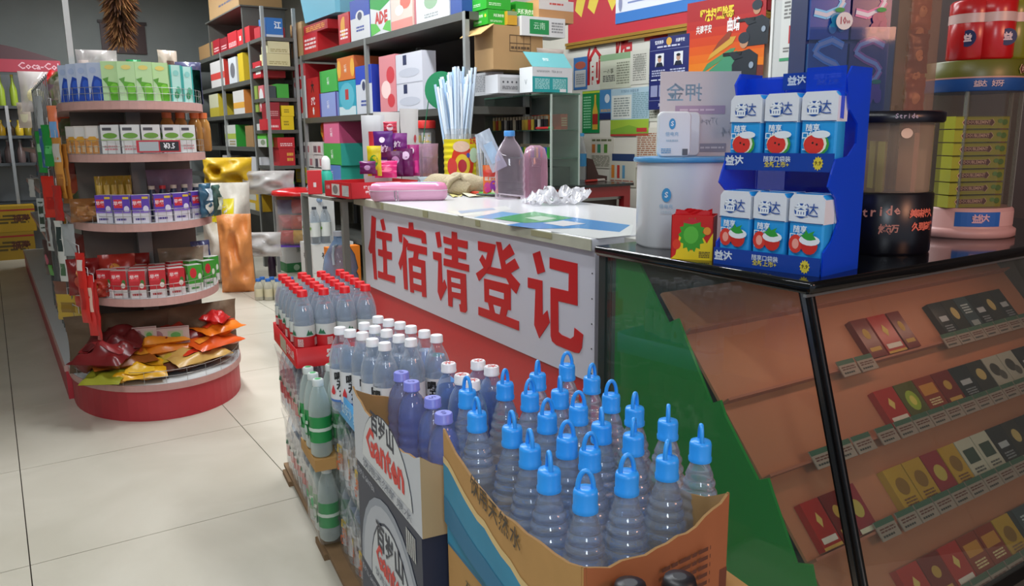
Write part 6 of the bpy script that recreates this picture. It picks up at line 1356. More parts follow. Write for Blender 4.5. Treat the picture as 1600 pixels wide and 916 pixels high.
# flat packets on the base: lying bags
def flat(px,py,z,w,h,t,col,panels,lab,rz,seed,tilt=-78,cat='snack bag'):
    dy=.40 if py>575 else .33 if py>545 else .27 if py>520 else .22
    p=at_y(px,py,GY-dy); zz=max(p.z-.015,TZ[0]+t*.9+.003); w*=1.2; h*=1.35; t*=1.7
    o=pillow('snack_bag',w,h,t,col,panels,seed=seed,wr=.3,nu=12,nv=12); o.location=(p.x,p.y-h*.4,zz); o.rotation_euler=(R_(tilt),0,R_(rz)); tag(o,lab,cat); return o
zb=TZ[0]
flat(212,600,zb,.20,.13,.03,'d8a018',[(.05,.95,.45,.55,'b8801a'),(.3,.8,.1,.35,'e0b030')],'bright yellow snack packet hanging over the front edge of the base tier',-10,81)
flat(195,560,zb+.03,.22,.15,.03,'8a4a18',[(.25,.9,.25,.8,'d8902a'),(.6,.85,.3,.5,'c85a2c','e')],'brown and orange snack packet on the yellow one',8,82)
flat(255,540,zb+.035,.24,.12,.03,'d87a1c',[(.1,.9,.4,.6,'b8541a')],'lower orange packet in the centre of the base tier',4,83)
flat(245,528,zb+.065,.22,.10,.025,'e08a24',[(.1,.9,.5,.7,'c06018')],'upper orange packet in the centre of the base tier',-4,84)
flat(300,568,zb+.0,.26,.13,.03,'5a3020',[(.1,.55,.3,.7,'b8a03a'),(.6,.95,.3,.7,'c8342a')],'dark snack packet at the right front of the base tier',18,85)
flat(318,552,zb+.03,.24,.13,.03,'c8a058',[(.2,.8,.2,.5,'d83a24','e'),(.5,.9,.55,.8,'d8c43a','e')],'patterned red and yellow packet on the dark one',24,86)
flat(345,530,zb+.04,.22,.13,.03,'d8561c',[(.1,.9,.3,.5,'e88a2c')],'orange red packet at the right of the base tier',30,87)
flat(352,508,zb+.075,.20,.12,.03,'e0741c',[(.1,.9,.3,.5,'c83a1c')],'topmost orange packet near the red handle bag',34,88)
flat(350,492,zb+.12,.12,.08,.03,'c82424',[],'small red glossy packet on top of the orange ones',60,89)
flat(290,520,zb+.03,.24,.14,.04,'7a1c1c',[(.2,.8,.3,.7,'a83a2a')],'dark red packet behind the centre packets',10,90)
flat(150,590,zb,.14,.12,.02,'8a8a28',[],'olive green packet at the left of the base tier',-30,91)
flat(140,560,zb+.0,.20,.14,.06,'6a1a1c',[(.1,.9,.3,.6,'8a2a2c')],'dark red glossy packet at the left of the base tier',-40,92)
flat(170,535,zb+.03,.20,.14,.05,'5a1618',[],'deep red packet behind the left one',-20,93)
# hanging packets down the left side of the gondola
def hang(px,ytop,ybot,Y,w,col,panels,lab,seed,rz=-60,t=.03):
    X=GX-.39 if False else None
    X=GX-.345; Y=y_on(px,X,1.0)
    if Y<3.98: Y=3.98-.012*(seed%3)-(.25 if px>108 else 0); X=x_on(px,Y,1.0)
    z1=z_on(ytop,X,Y); z0=z_on(ybot,X,Y); w*=.85; t*=.5
    o=pillow('hanging_packet',w,z1-z0,t,col,panels,seed=seed); o.location=(X,Y,z0); o.rotation_euler=(0,0,R_(rz)); tag(o,lab,'snack packet','packets hanging on the left side of the gondola')
    iv=Matrix.Rotation(-R_(rz),4,'Z'); h1=z1-z0
    MB().tube([(0,0,h1-.003),(0,0,h1+.03),tuple(iv@Vector((GX-.331-X,GY-.02+.12*max(0,min(13,round((Y-GY+.02)/.12)))-Y,h1+.031)))],.0016,'c8c8c8',4).build('hook',o)
gw=mat('6f716f',.5,metal=.4)
for k in range(14): MB().tube([(-.33,-.02+k*.12,.19),(-.33,-.02+k*.12,TZ[-1]+.12)],.003,gw,5).build('hanging_rod',gd)
for z in (.20,.86,TZ[-1]+.11): MB().tube([(-.327,-.03,z),(-.327,1.55,z)],.003,gw,5).build('cross_rod',gd)
for y in (.10,1.2): MB().tube([(-.33,y,TZ[-1]-.015),(-.28,y,TZ[-1]-.015)],.004,gw,5).build('rod_bracket',gd)
HS=[(75,150,262,4.9,.10,'c8ccd0',[(.1,.9,.0,.55,'2f6aa8')],'white and blue packet'),(70,205,270,5.0,.09,'1f9a3c',[(.2,.8,.5,.7,'a8e0b0')],'bright green packet'),(86,195,260,4.7,.09,'1a8a38',[(.2,.7,.3,.5,'58b868')],'deeper green packet'),
 (95,165,215,4.45,.05,'d87850',[(.1,.9,.0,.5,'6a9ac8')],'narrow orange and blue strip'),(96,215,310,4.5,.08,'c88a3c',[(.1,.9,.6,.9,'c8c4bc'),(.1,.9,.1,.4,'a86a2c')],'long golden brown packet'),(104,225,318,4.4,.06,'b87a34',[(.2,.8,.3,.6,'d8b070')],'narrow brown packet'),
 (78,275,340,4.8,.10,'c82c1c',[(.2,.8,.2,.5,'a81c14')],'bright red chilli packet'),(88,290,345,4.6,.08,'b02018',[],'dark red packet'),(46,280,308,5.6,.06,'d4d4d0',[],'small white card'),
 (58,310,362,5.2,.06,'c8ccc8',[(.2,.8,.1,.9,'3a4a3a')],'grey and dark striped packet'),(66,320,392,5.0,.07,'b8bab8',[(.3,.7,.1,.8,'6a4a44')],'long grey packet'),(84,345,440,4.65,.06,'cfcfc8',[(.2,.8,.5,.9,'2c3a38'),(.2,.8,.1,.3,'4a6a4a')],'white and black lettered packet'),
 (98,350,400,4.5,.07,'9aa0a0',[],'silver packet'),(60,375,430,5.1,.12,'4a2a28',[(.2,.6,.3,.6,'c8506a','e'),(.5,.9,.0,.3,'58a840')],'dark packet with pink and green'),(112,395,505,4.35,.06,'c8241c',[(.2,.8,.75,.9,'d8c8c0'),(.3,.7,.2,.5,'a81c18')],'front most long red stick packet'),
 (122,430,525,4.25,.05,'c02420',[(.2,.8,.4,.8,'d8b0a0')],'second long red stick packet'),(130,440,532,4.2,.045,'b81e1c',[],'third long red stick packet'),(103,420,480,4.4,.06,'c83a2c',[(.1,.9,.3,.5,'d8d0c8')],'short red and white packet'),
 (85,460,500,4.6,.14,'b89838',[(.2,.8,.3,.7,'8a6a20')],'crinkled golden packet'),(100,490,545,4.45,.10,'c8a83c',[(.2,.8,.3,.7,'d8c890')],'pale gold packet'),(78,440,480,4.8,.14,'7a5040',[],'brown crinkled packet'),(50,160,200,5.6,.12,'c8b8a8',[(.2,.8,.2,.8,'d8d0b0','e')],'beige snack packet')]
for k,(px,a,b,Y,w,c,pn,lab) in enumerate(HS): hang(px,a,b,Y,w,c,pn,lab+' hanging on the left side of the gondola',100+k,rz=-75+(k*13)%40)
# bags on the left run of shelves
cc=['8a3028','c8b8a8','5a6a3a','b8842c','6a3a5a','a8a8a0','3a6a8a','c8502c','7a6a50','b8b0a0','8a2a2a','4a7a4a']
for ti in range(5):
    for k in range(9):
        h=.12+.05*((k*7+ti*3)%3); Y=GY+.35+k*.42; o=pillow('snack_bag',.24,h,.09,cc[(k*5+ti*7)%12],[(.2,.8,.25,.7,cc[(k*3+ti*5+2)%12],'e')],seed=200+ti*9+k,nu=6,nv=6)
        o.location=(GX-.20,Y,TZ[ti]+.002); o.rotation_euler=(0,0,R_(-90+((k*29)%30-15))); tag(o,f'snack bag on the left run of the gondola, {gt[ti]} tier, {ORD[k]} from the rounded end','snack bag','bags on the left run of the gondola')
# frilled bags poking out at the top left corner
gb_=pillow('snack_bag',.15,.22,.07,clear('d8d0cc',.5,.1),[(.2,.8,.2,.6,'d8cc98','e')],seed=301); q=at_y(57,160,5.3); gb_.location=(q.x,5.3,TZ[4]+.002); tag(gb_,'cream snack bag with red ribbon at the top left of the gondola','snack bag')
rb_=pillow('ribbon',.05,.10,.02,'c81c20',[],gb_,seed=302); rb_.location=(.05,-.02,.14); rb_.rotation_euler=(0,R_(35),0)
# ================= feather duster hanging from the ceiling =================
fd=empty('feather_duster',(.60,4.30,1.61),0,'shaggy brown feather duster hanging above the gondola','duster')
rnd=random.Random(5); mb=MB(); cols=[mat('6a4428',.9),mat('8a5c34',.9),mat('4a2c1a',.9),mat('9a7044',.9)]
for k in range(1500):
    z=rnd.uniform(.0,.85); a=rnd.uniform(0,2*PI); R=.05+.045*min(1,z*3); L=rnd.uniform(.06,.11); cx=.03*math.sin(z*4)-z*.09
    b0=Vector((cx,0,z+.05)); d=Vector((math.cos(a),math.sin(a),-.9+rnd.uniform(-.3,.4))); d.normalize(); tip=b0+d*(R+L*.4); s=Vector((-math.sin(a),math.cos(a),0))*rnd.uniform(.004,.010)
    m=b0+(tip-b0)*.55+Vector((0,0,.012)); mb.add([b0,m-s,tip,m+s],[(0,1,2),(0,2,3)],cols[rnd.randrange(4)])
o=mb.build('feathers',fd); o['kind']='stuff'
MB().tube([(-.0,0,.02),(-.08,0,.9),(-.09,0,ZC-1.61)],.008,mat('8a6a40',.6),6).build('stick',fd)
# ================= far left: drink cooler and shelves =================
CY=9.9
def fx(px,z=1.2): return x_on(px,CY,z)
ck=empty('drink_cooler',(fx(0)-.5,CY,0),0,'glass fronted drink cooler with dark red curved header and white script, far left','cooler')
x1=fx(96,1.9)-(fx(0)-.5); 
zt_,zbm=z_on(93,fx(50),CY),z_on(113,fx(50),CY); 
MB().box(0,0,zbm,x1,.06,zt_,mat('a0263a',.4)).build('header_band',ck)
mb=MB(); mb.prism([(0,zt_)]+[(x1*t,zt_+.16*math.sin(PI*(.25+.75*t))) for t in [i/12 for i in range(13)]]+[(x1,zt_)],0,.05,mat('4a2c30',.5),T=Matrix(((1,0,0,0),(0,0,1,0),(0,1,0,0),(0,0,0,1)))); mb.build('header_arch',ck)
MB().text('Coca-Cola',.95,(zt_+zbm)/2,(zt_-zbm)*.75,'d8a8b0',T=Matrix(((1,0,0,0),(0,0,-1,-.001),(0,1,0,0),(0,0,0,1))),bold=.02).build('script_lettering',ck)
MB().box(0,.45,0,x1-.0,.5,zbm,mat('8f9496',.5)).build('back_panel',ck)
for x in (0,x1-.03): MB().box(x,.0,0,x+.03,.5,zbm,mat('5a5c5c',.4)).build('side_panel',ck)
xp=fx(14)-(fx(0)-.5); MB().box(xp,-.01,0,xp+.03,.02,z_on(165,fx(10),CY),mat('9a9c9c',.3,metal=.5)).build('door_post',ck)
shz=[z_on(y,fx(10),CY) for y in (165,212,255,318)]
for z in shz: MB().box(.03,.02,z-.03,x1-.03,.45,z,mat('3f4346',.5)).build('cooler_shelf',ck)
x0=fx(0)-.5
for ti,(z,n,c,h,r) in enumerate(((shz[0],9,'9ab03a',.30,.035),(shz[1],12,'8a7a1c',.14,.04),(shz[2],9,'6a5a58',.22,.04))):
    for k in range(n):
        X=x0+.12+(x1-.24)*k/(n-1)
        cl=[c,'b89020','3a2c1c','c8a82c'][k%4] if ti==1 else c
        o=MB().lathe([(r*.9,0),(r,.02),(r,h*.55),(r*.4,h*.8),(r*.35,h)],mat(cl,.25),10).lathe([(r*.42,h),(r*.42,h+.02)],mat('c8b030' if ti<2 else '8a8a88',.4),8).build('glass_bottle',None,(X,CY+.12,z+.001))
        tag(o,f"{['green wine','yellow lidded','grey'][ti]} bottle on the {['upper','middle','lower'][ti]} cooler shelf, {ORD[k]} from the left",'bottle','bottles in the far cooler')
for k,(ya,yb,c) in enumerate(((398,362,'a8861c'),(362,322,'b8921c'))):
    z0=max(0,z_on(ya,fx(15),CY-.35)); z1=z_on(yb,fx(15),CY-.35); 
    if k==0: z0=0; zmid=z1
    else: z0=zmid+.002
    o=pbox(.62,.3,z1-z0,mat(c,.5),{'front':[('l',.1,.3,.9,.7,3,'5a4a1c'),('r',0,.82,1,.88,'a82c28'),('t','福寿',.8,.5,.3,'5a2c1c',.03)]}).build('yellow_carton',None,(fx(2,z0),CY-.20,z0)); tag(o,('lower' if k==0 else 'upper')+' yellow carton stacked on the floor before the drink cooler','carton')
# ================= things on the white counter =================
ZCT=.9055
CMI=CM.inverted()
def cp(px,py,back=.56):
    "point on the counter top; kept on the top when the pixel falls behind its rear edge"
    p=at_z(px,py,ZCT)
    while (CMI@p).y>back and py<340: py+=.25; p=at_z(px,py,ZCT)
    return p
# red display tray with sour candy sachets
p=cp(549,312)
rt=empty('candy_tray',(p.x,p.y,ZCT),R_(2),'red open carton tray with portrait print and purple candy sachets, far end of the counter','carton tray')
w,d,h=.36,.32,.078; RD_=mat('c4242a',.4)
mb=MB(); mb.box(0,0,0,w,.003,h,RD_); mb.box(0,0,0,.003,d,h,RD_); mb.box(w-.003,0,0,w,d,h,RD_); mb.box(0,d-.003,0,w,d,h,RD_); mb.box(0,0,0,w,d,.003,mat('7a1a1c')); mb.build('tray_shell',rt)
MB().prints(frame((-.0004,d,0),(0,-1,0),(0,0,1)),d,h,[('r',.28,.15,.58,.85,'c8c0b8'),('e',.42,.5,.1,.28,'7a7470'),('b',.68,.15,.92,.8),('t','小米',.14,.6,.3,'e8d0d0',.02)],.0004).build('left_print',rt)
MB().prints(frame((0,-.0004,0),(1,0,0),(0,0,1)),w,h,[('t','蛋白质饮料',.32,.65,.26,'ecdcdc',.03),('t','零脂肪·无糖',.34,.35,.24,'ecdcdc',.03)],.0004).build('front_print',rt)
def sach(px,py0,py1,w,col,panels,lab,seed,rz=-35,tilt=0,dx=.0):
    x,y=px,py0
    Y=p.y+dx; q=at_y(px,py0,Y); z1=z_on(py1,q.x,Y)
    o=pillow('candy_sachet',w,z1-q.z,.02,col,panels,seed=seed); o.location=(q.x,Y,max(q.z,ZCT+.004)); o.rotation_euler=(R_(tilt),0,R_(rz)); tag(o,lab,'candy sachet','candy sachets in the red tray'); return o
sach(600,250,205,.10,'5a1f7a',[(.3,.6,.6,.8,'e8d8ec','e'),(.1,.9,.1,.45,'7a2a6a'),(.2,.9,.2,.5,'e8c8e8','炫')],'tall violet sachet with white lettering at the back',401,dx=.16)
sach(622,245,208,.10,'7a1f7c',[(.1,.9,.1,.3,'c8882c'),(.1,.9,.35,.65,'f0e0f0','炫')],'tall purple sachet with white lettering next to the violet one',402,dx=.14)
sach(586,275,228,.07,'d8c41c',[(.2,.8,.3,.7,'4a9a2c','e'),(.3,.7,.0,.2,'b0206a')],'yellow and green sachet in front at the left',403,dx=.06)
sach(575,272,252,.08,'6a1a5c',[(.3,.7,.3,.7,'d0a0cc','e')],'low dark purple sachet at the left edge',404,dx=.04)
sach(603,278,250,.11,'c8206a',[(.2,.8,.3,.6,'e86a90','e')],'magenta sachet lying in front',405,dx=.05,tilt=-20)
sach(618,276,236,.08,'5c1450',[(.3,.8,.5,.8,'c890c0','e')],'dark plum sachet in the middle',406,dx=.07)
sach(634,276,232,.08,'6a1458',[(.3,.8,.6,.9,'e0c0dc','e')],'plum sachet with two light rings',407,dx=.07)
sach(647,275,226,.06,'98186a',[(.2,.6,.7,.9,'f0e0ec','e'),(.6,.9,.1,.5,'d82c8a')],'magenta sachet at the right end',408,dx=.08)
sach(610,208,190,.07,'c83a50',[(.25,.75,.2,.8,'e8c8cc','e'),(.38,.62,.35,.65,'c83a50','e')],'round red tag above the purple sachets',409,dx=.18)
# white pouches with red square behind the tray
for k,(px,a,b,wd,c) in enumerate(((585,250,180,.12,'c4c6c8'),(605,215,175,.14,'d0cfcc'),(640,210,170,.12,'ccccca'))):
    Y=p.y+.30; q=at_y(px,a,Y); z1=z_on(b,q.x,Y); o=pillow('white_pouch',wd,z1-.897,.03,c,[(.3,.8,.55,.8,'c83038')] if k==0 else [(.1,.9,.3,.36,'9a9aa4'),(.6,.8,.6,.7,'c84a50','e')],seed=420+k); o.location=(q.x,Y,.897); o.rotation_euler.z=R_(-30+k*20); tag(o,'white pouch standing behind the candy sachets, '+ORD[k]+' from the left','pouch')
# support ledge under the tray and pouches (shelf end beside the counter)
lg=empty('side_stand',(p.x+.02,CM.translation.y+.03,0),0,'narrow grey stand against the far end of the counter','stand')
MB().box(.0,.0,.88,.62,.62,.895,mat('7a786e',.6)).build('stand_board',lg)
for x,y in ((.0,.0),(.59,.0),(.0,.59),(.59,.59)): MB().box(x,y,0,x+.03,y+.03,.88,mat('8a8c84',.4,metal=.5)).build('leg',lg)
# red tub and green shampoo bottle at the left
q=Vector((p.x+.12,4.15,.897)); 
o=empty('pump_bottle',(p.x+.14,4.28,.897),0,'white and teal pump bottle left of the candy sachets','bottle')
MB().lathe([(.03,0),(.034,.01),(.034,.10),(.02,.125)],mat('2fa890',.35),14).build('bottle_body',o); MB().lathe([(.025,.125),(.024,.18),(.018,.19),(.008,.2)],mat('d0d4d2',.3),12).build('pump_cap',o)
o=pbox(.075,.06,.125,mat('c8242a',.35),{'front':[('r',.4,.3,.6,.5,'d8c8c8')]}).build('red_box',None,(p.x+.05,4.22,.897),R_(-20)); tag(o,'plain red upright box left of the candy tray','box')
# pink pencil case
p2=cp(639,313); pc_=empty('pencil_case',(p2.x,p2.y,ZCT),R_(-30),'long pink hard pencil case with zip and pale blue picture on top','pencil case')
def cap_ring(L,Wd,z,ins=0,n=10):
    o=[]
    r=Wd/2-ins; c=L/2-Wd/2
    for k in range(n+1): a=-PI/2+PI*k/n; o.append((c+r*math.cos(a),r*math.sin(a),z))
    for k in range(n+1): a=PI/2+PI*k/n; o.append((-c+r*math.cos(a),r*math.sin(a),z))
    return o
L,Wd=.36,.11
MB().loft([cap_ring(L,Wd,.0,.016),cap_ring(L,Wd,.012,.004),cap_ring(L,Wd,.028),cap_ring(L,Wd,.046)],mat('d8a0bc',.3)).build('lower_shell',pc_)
MB().loft([cap_ring(L,Wd,.046,-.002),cap_ring(L,Wd,.049,-.002)],mat('d8d4d8',.4)).build('zip',pc_)
MB().loft([cap_ring(L,Wd,.049),cap_ring(L,Wd,.064,.002),cap_ring(L,Wd,.078,.012),cap_ring(L,Wd,.083,.03)],mat('d886a8',.25)).build('upper_shell',pc_)
mb=MB(); mb.ell(-.05,0,.06,.022,'dcd4dc',z=.0838); mb.ell(.07,0,.07,.02,'a8cce0',z=.0839); mb.ell(-.02,.004,.02,.012,'5a3a34',z=.0842); mb.build('picture_print',pc_)
MB().tube([(-.06,-Wd/2-.002,.047),(-.06,-Wd/2-.008,.02),(-.052,-Wd/2-.012,.002),(-.042,-Wd/2-.012,.002),(-.046,-Wd/2-.008,.02),(-.046,-Wd/2-.002,.047)],.0022,mat('c0c0c4',.2,metal=.9),6,closed=True).build('zip_puller',pc_)
# red lidded jar full of wrapped sticks
def jar(px,py,r,h,cap,label,rz=0,name='snack_jar'):
    q=cp(px,py,.80); o=empty(name,(q.x,q.y,ZCT),rz,label,'jar'); MB().lathe([(r*.92,0),(r,.008),(r,h*.9),(r*.93,h*.95),(r*.93,h)],clear('e4e2e0',.08,.05,1.45,edge=.3),24,cap=False).build('jar_wall',o)
    if cap: MB().lathe([(r*1.02,h*.97),(r*1.03,h*.98),(r*1.03,h*1.08),(r*.98,h*1.1)],mat(cap,.35),24).build('lid',o)
    return o
j1=jar(665,289,.070,.235,'c82c28','clear jar with red lid full of white and yellow wrapped sticks')
for k in range(12):
    a=k*2.4; rr=.015+.034*((k*7)%5)/4
    pillow('wrapped_stick',.035,.19,.012,'cfd0d0',[(0,1,.80,.95,'d8c03a'),(0,1,.05,.15,'d8c03a'),(.2,.8,.3,.7,'9aa4b4')],j1,seed=440+k,nu=4,nv=5).location=(rr*math.cos(a),rr*math.sin(a),.02)
MB().lathe([(.0695,.01),(.0695,.035)],mat('b8242a',.4),24,cap=False).build('red_band',j1)
# yellow snack jar
j2=jar(725,289,.112,.215,None,'wide clear jar with bright yellow ribbed wrap and round red label')
MB().lathe([(.113,.02)]+[(.114+.002*math.sin(k*1.6),.02+k*.006) for k in range(1,30)],mat('d8c81c',.35),32,cap=False).build('yellow_wrap',j2)
T=frame((-.05,-.1055,.10),(.90,-.43,0),(0,0,1))
T=frame((-.0605,-.094,.105),(.84,-.54,0),(0,0,1))
mb=MB(); 
def curved(mb,cx,cz,rx,rz_,col,R,a0=-123,n=20,inner=None):
    pts=[(cx+rx*math.cos(2*PI*i/n),cz+rz_*math.sin(2*PI*i/n)) for i in range(n)]
    f=lambda x,z:(R*math.cos(R_(a0)+x/R),R*math.sin(R_(a0)+x/R),z)
    for ring in range(3):
        s0,s1=1-ring/3,1-(ring+1)/3
        P0_=[f(cx+(x-cx)*s0,cz+(z-cz)*s0) for x,z in pts]; P1_=[f(cx+(x-cx)*s1,cz+(z-cz)*s1) for x,z in pts]
        mb.add(P0_+P1_,[(i,(i+1)%n,(i+1)%n+n,i+n) for i in range(n)] if ring<2 else [tuple(range(n))],mat(col,.35))
curved(mb,0,.10,.068,.075,'c83a24',.1175); curved(mb,.0,.09,.045,.045,'d8b82c',.1182); curved(mb,-.005,.165,.05,.022,'d8b8a0',.1184); curved(mb,0,.088,.026,.026,'a82430',.1188); curved(mb,.035,.13,.010,.010,'3a4aa0',.1189); curved(mb,.07,.13,.028,.03,'b8d0b0',.1178)
mb.build('round_label',j2); jl=[c for c in j2.children if c.name.startswith('round_label')][0]
wrap_text(jl,'label_lettering','2元',.1195,.185,R_(-92),.03,'c03028',.04)
curved_=MB(); curved(curved_,-.065,.085,.035,.035,'c8403c',.1195); curved_.build('red_sticker',jl)
j2.scale.z=1.42; j1.scale.z=1.5
# straws in tall clear holder
sh=jar(716,283,.075,.30,None,'tall clear holder of wrapped blue white drinking straws behind the yellow jar',name='straw_holder')
rnd=random.Random(9)
for k in range(85):
    a=rnd.uniform(0,2*PI); r0=rnd.uniform(0,.055); lx=rnd.uniform(-.10,.10); z1=rnd.uniform(.52,.62)-.4*max(0,-lx)*1.5
    MB().tube([(r0*math.cos(a),r0*math.sin(a),.01),(r0*math.cos(a)+lx*.8,r0*math.sin(a)-lx*.5,z1)],rnd.uniform(.006,.010),mat(['d0e0ee','b0cce8','e4ecf2','c4d8ec','dfe8f0'][k%5],.3),5).build('straw',sh)
sh.scale.z=1.12
s2=jar(757,287,.045,.20,None,'narrow clear cup of straws beside the holder',name='straw_holder')
for k in range(10):
    a=k*1.9; MB().tube([(.02*math.cos(a),.02*math.sin(a),.01),(.035*math.cos(a)-.01,.03*math.sin(a),.30-.01*(k%4))],.005,mat(['d4d8da','c0d0e0'][k%2],.3),5).build('straw',s2)
# green round fan
q=cp(694,290,.98); fn=empty('green_fan',(q.x,q.y+.0,ZCT),R_(-32),'round green board on a thin green wire stand behind the straws','sign board')
zc=.56; MB().prism([(.10*math.cos(2*PI*i/32),.11*math.sin(2*PI*i/32)) for i in range(32)],-.003,.003,mat('0f7a4c',.45),T=Matrix(((1,0,0,0),(0,0,1,0),(0,1,0,zc),(0,0,0,1)))).build('fan_disc',fn)
MB().tube([(-.08,-.004,.50),(-.10,-.004,.38),(-.13,-.004,.20),(-.13,-.004,.0)],.003,mat('1f6a48',.4),6).build('wire_stem',fn)
MB().tube([(-.13,0,.17),(-.03,0,.17)],.003,mat('1f6a48',.4),6).build('wire_stem',fn)
MB().tube([(-.16,.02,.0),(-.10,-.02,.0)],.003,mat('1f6a48',.4),6).build('wire_foot',fn)
pb_=pillow('pink_bag',.22,.24,.08,clear('c8a0b8',.25,.12,1.3,bump=.5),[],seed=455); q=cp(668,284); pb_.location=(q.x+.02,q.y+.10,ZCT+.012); tag(pb_,'clear pink striped plastic bag behind the red lidded jar','bag')
# rolled beige towels
TW=mat('a89c80',.95,noise=.12,nscale=120,bump=.5)
tw_=empty('beige_towel',tuple(cp(712,301,.47)),R_(-25),'crumpled beige towel heaped on the counter beside the pencil case','towel')
def roll(x,y,z,rx,ry,rz_,a,seed,par):
    rnd=random.Random(seed); ph=rnd.uniform(0,6)
    rings=[]
    for i in range(11):
        t=i/10; s=math.sin(PI*(.08+.84*t))**.45
        rings.append([((t-.5)*rx*2,ry*s*math.cos(b)*(1+.10*math.sin(3*b+ph+t*5)),rz_*s*math.sin(b)*(1+.12*math.sin(2*b+ph*2+t*7))) for b in [2*PI*k/14 for k in range(14)]])
    o=MB().loft(rings,TW).build('towel_fold',par); o.location=(x,y,z); o.rotation_euler=a; return o
roll(-.10,.02,.05,.085,.055,.05,(0,R_(-18),R_(10)),1,tw_); roll(.0,-.01,.045,.085,.06,.05,(R_(10),R_(15),R_(-35)),2,tw_); roll(.09,.0,.05,.075,.055,.052,(0,R_(5),R_(25)),3,tw_); roll(.02,.03,.075,.06,.035,.035,(0,R_(-5),R_(20)),4,tw_)
MB().tube([(-.05,-.05,.03),(-.03,-.065,.07),(.02,-.06,.10),(.05,-.05,.06),(.03,-.065,.03)],.012,TW,8).build('towel_fold',tw_)
# clear plastic jug with blue cap, and pink bag half
q=cp(797,302); jg=empty('plastic_jug',(q.x,q.y,ZCT),R_(-30),'empty square clear plastic jug with blue cap on the counter','jug')
JP=clear('e4d4e0',.10,.05,1.5,edge=.35)
def sq(s,z,r=.3): return [(s*math.copysign(abs(math.cos(a))**.45,math.cos(a)),s*math.copysign(abs(math.sin(a))**.45,math.sin(a)),z) for a in [2*PI*k/20 for k in range(20)]]
MB().loft([sq(.066,0),sq(.072,.008)]+[sq(.072-(.004 if k%2 else 0),.03+k*.018) for k in range(8)]+[sq(.070,.19),sq(.05,.24),sq(.025,.275),sq(.022,.29)],JP,cap=False).build('jug_body',jg)
MB().lathe([(.026,.288),(.026,.31),(.024,.314)],mat('4a8ed0',.35),16).build('cap',jg)
j4=empty('plastic_jug',(q.x+.125,q.y-.03,ZCT),R_(-10),'pale pink clear plastic jug lying behind the blue capped jug','jug')
MB().loft([sq(.045,0),sq(.05,.03),sq(.052,.10),sq(.05,.19),sq(.04,.23),sq(.02,.245)],clear('dcb0c4',.22,.06,1.45,edge=.4)).build('jug_body',j4)
fp=pillow('fruit_pouch',.075,.15,.03,'d86a30',[(.1,.9,.5,.62,'c8b0a0'),(.05,.5,.1,.45,'c8308a','e'),(.45,.95,.15,.5,'8a2ca0','e'),(0,1,.62,.85,'c83a2c')],seed=460); q2=cp(770,292); fp.location=(q2.x,q2.y+.02,ZCT+.001); fp.rotation_euler.z=R_(-30); tag(fp,'small orange and purple fruit pouch left of the plastic jug','pouch')
wb=pillow('wrapped_straws',.08,.20,.03,clear('d0dce8',.5,.1),[(.2,.8,.2,.7,'a8c4dc')],seed=461); q3=cp(777,290); wb.location=(q3.x+.03,q3.y+.02,ZCT+.13); wb.rotation_euler=(0,R_(-25),R_(-30)); tag(wb,'bundle of wrapped straws leaning on the plastic jug','straws')
# crumpled plastic film
def film(label,px,py,w,d,hh,m,seed,rz=0,name='plastic_film',lift=.004):
    q=cp(px,py); rnd=random.Random(seed); N=14; G=[[rnd.random() for _ in range(N+1)] for _ in range(N+1)]
    F=lambda u,v:((u-.5)*w,(v-.5)*d,lift+hh*(G[round(u*N)][round(v*N)]**1.6)*(.3+.7*math.sin(PI*u)*math.sin(PI*v))+hh*.9*max(0,u-.8)*2)
    mb=MB(); mb.sheet(F,N,N,m); mb.sheet(lambda u,v:tuple(a+b for a,b in zip(F(1-u,v),(0,0,-.0008))),N,N,m); o=mb.build(name); o.location=(q.x,q.y,ZCT); o.rotation_euler.z=R_(rz); tag(o,label,'plastic'); return o
film('crumpled clear plastic film spread on the counter right of the jug',868,294,.26,.20,.10,clear('dcdce0',.16,.05,1.6,edge=.4),1,-20)
# papers and pens
def paper_sheet(label,pts,col,lift,curl=.0,name='paper_sheet'):
    q=[cp(x,y) for x,y in pts]; c=sum(q,Vector())/len(q); mb=MB()
    F=lambda u,v:tuple((q[0]*(1-u)*(1-v)+q[1]*u*(1-v)+q[2]*u*v+q[3]*(1-u)*v-c)+Vector((0,0,lift+curl*(abs(u-.5)*2)**2*(1-v)+.003*math.sin(u*7))))
    mb.sheet(F,8,4,mat(col,.5)); mb.sheet(lambda u,v:tuple(Vector(F(1-u,v))-Vector((0,0,.0006))),8,4,mat(col,.5)); o=mb.build(name,None,(c.x,c.y,c.z)); tag(o,label,'paper'); return o
paper_sheet('cream leaflet curled up at the front of the heap of papers',[(700,297),(770,290),(775,304),(733,309)],'c8c8a8',.004,.03)
paper_sheet('white sheet of paper beside the pens',[(765,294),(850,296),(825,302),(780,300)],'d4d4cc',.003,.02)
paper_sheet('small yellowish label by the pencil case',[(700,304),(722,301),(722,307),(708,309)],'b8b070',.002,.006)
sl_=pillow('clear_sleeve',.18,.12,.01,clear('b8c4c8',.35,.1),[],seed=466); q=cp(690,300); sl_.location=(q.x,q.y,ZCT+.004); sl_.rotation_euler=(R_(-50),0,R_(10)); tag(sl_,'clear document sleeve leaning over the pencil case','sleeve')
def pen(label,a,b,c1,c2,z=.007,r=.0055,name='pen'):
    A=cp(*a);B=cp(*b); o=empty(name,(A.x,A.y,ZCT+z),0,label,'pen','pens on the counter'); d=B-A; 
    MB().tube([(0,0,0),tuple(d*.62)],r,mat(c1,.3),8).build('barrel',o); MB().tube([tuple(d*.62),tuple(d*.66),tuple(d)],[r*1.15,r*1.15,r*1.1],mat(c2,.3),8).build('pen_cap',o)
pen('green and yellow marker with red end on the papers',(775,299),(735,304),'3f9a38','c84a3a',.010,.008)
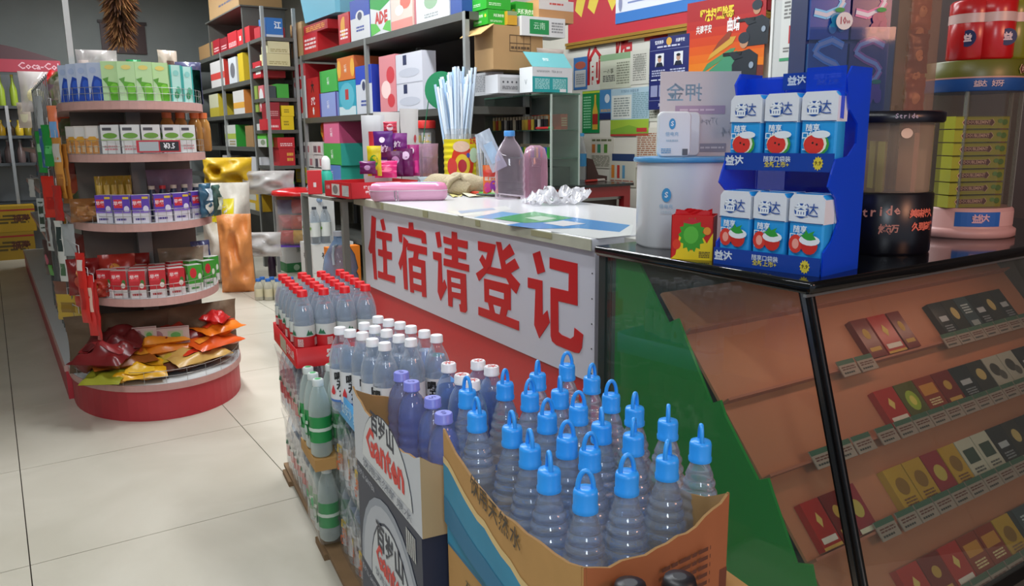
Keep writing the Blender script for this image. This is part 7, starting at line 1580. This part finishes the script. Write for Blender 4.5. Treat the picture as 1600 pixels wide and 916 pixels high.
pen('black pen in front of the green marker',(780,304),(745,307),'1c2426','2c3a34',.008,.006)
pen('dark pen pointing to the right near the plastic film',(812,303),(783,304),'3a2c28','1c1c1c',.007,.005)
pen('green pen at the foot of the glass cabinet',(872,292),(845,294),'1f7a3c','2f9a4c',.012,.007)
def pen2(label,a,b,c1,c2,zz):
    A=at_z(a[0],a[1],zz);B=at_z(b[0],b[1],zz); o=empty('pen',(A.x,A.y,zz),0,label,'pen'); d=B-A; MB().tube([(0,0,0),tuple(d*.6)],.008,mat(c1,.3),8).build('barrel',o); MB().tube([tuple(d*.6),tuple(d)],.009,mat(c2,.3),8).build('pen_cap',o)
pen2('red and white marker lying on the back counter',(915,283),(944,281),'c03a30','c8c0b8',.909)
z=1.2325+.09
A=at_x(822,183,GX0-.0); o=empty('pen',(GX0+.018,GY0+.04,1.2405),0,'red and white marker at the edge of the upper cabinet shelf','pen'); MB().tube([(0,0,0),(0,.13,0)],.008,mat('c83034',.3),8).build('barrel',o); MB().tube([(0,-.03,0),(0,.0,0)],.009,mat('1f9a48',.3),8).build('pen_cap',o)
# dark tape dispenser on the back counter by the posters
q=at_z(935,283,.9); td=empty('tape_dispenser',(q.x,q.y+.04,.9005),R_(-20),'dark brown tape dispenser on the back counter under the posters','dispenser')
MB().prism([(-.06,0),(.08,0),(.08,.03),(.02,.04),(-.02,.14),(-.06,.15)],-.02,.02,mat('3a2622',.4),T=Matrix(((1,0,0,0),(0,0,1,0),(0,1,0,0),(0,0,0,1)))).build('dispenser_body',td)
q=at_z(917,285,.9); o=empty('blue_bottle',(q.x,q.y+.06,.9005),0,'clear bottle with blue label beside the glass cabinet','bottle')
MB().lathe([(.03,0),(.034,.01),(.034,.20),(.015,.27),(.015,.29)],PET,12).build('bottle_body',o); MB().lathe([(.0345,.10),(.0345,.18)],mat('2f8ac0',.4),12,cap=False).build('label',o); MB().lathe([(.018,.29),(.018,.31)],mat('3f9ad0',.4),12).build('cap',o)
for o in list(COL.objects):
    if '_z' in o: del o['_z']
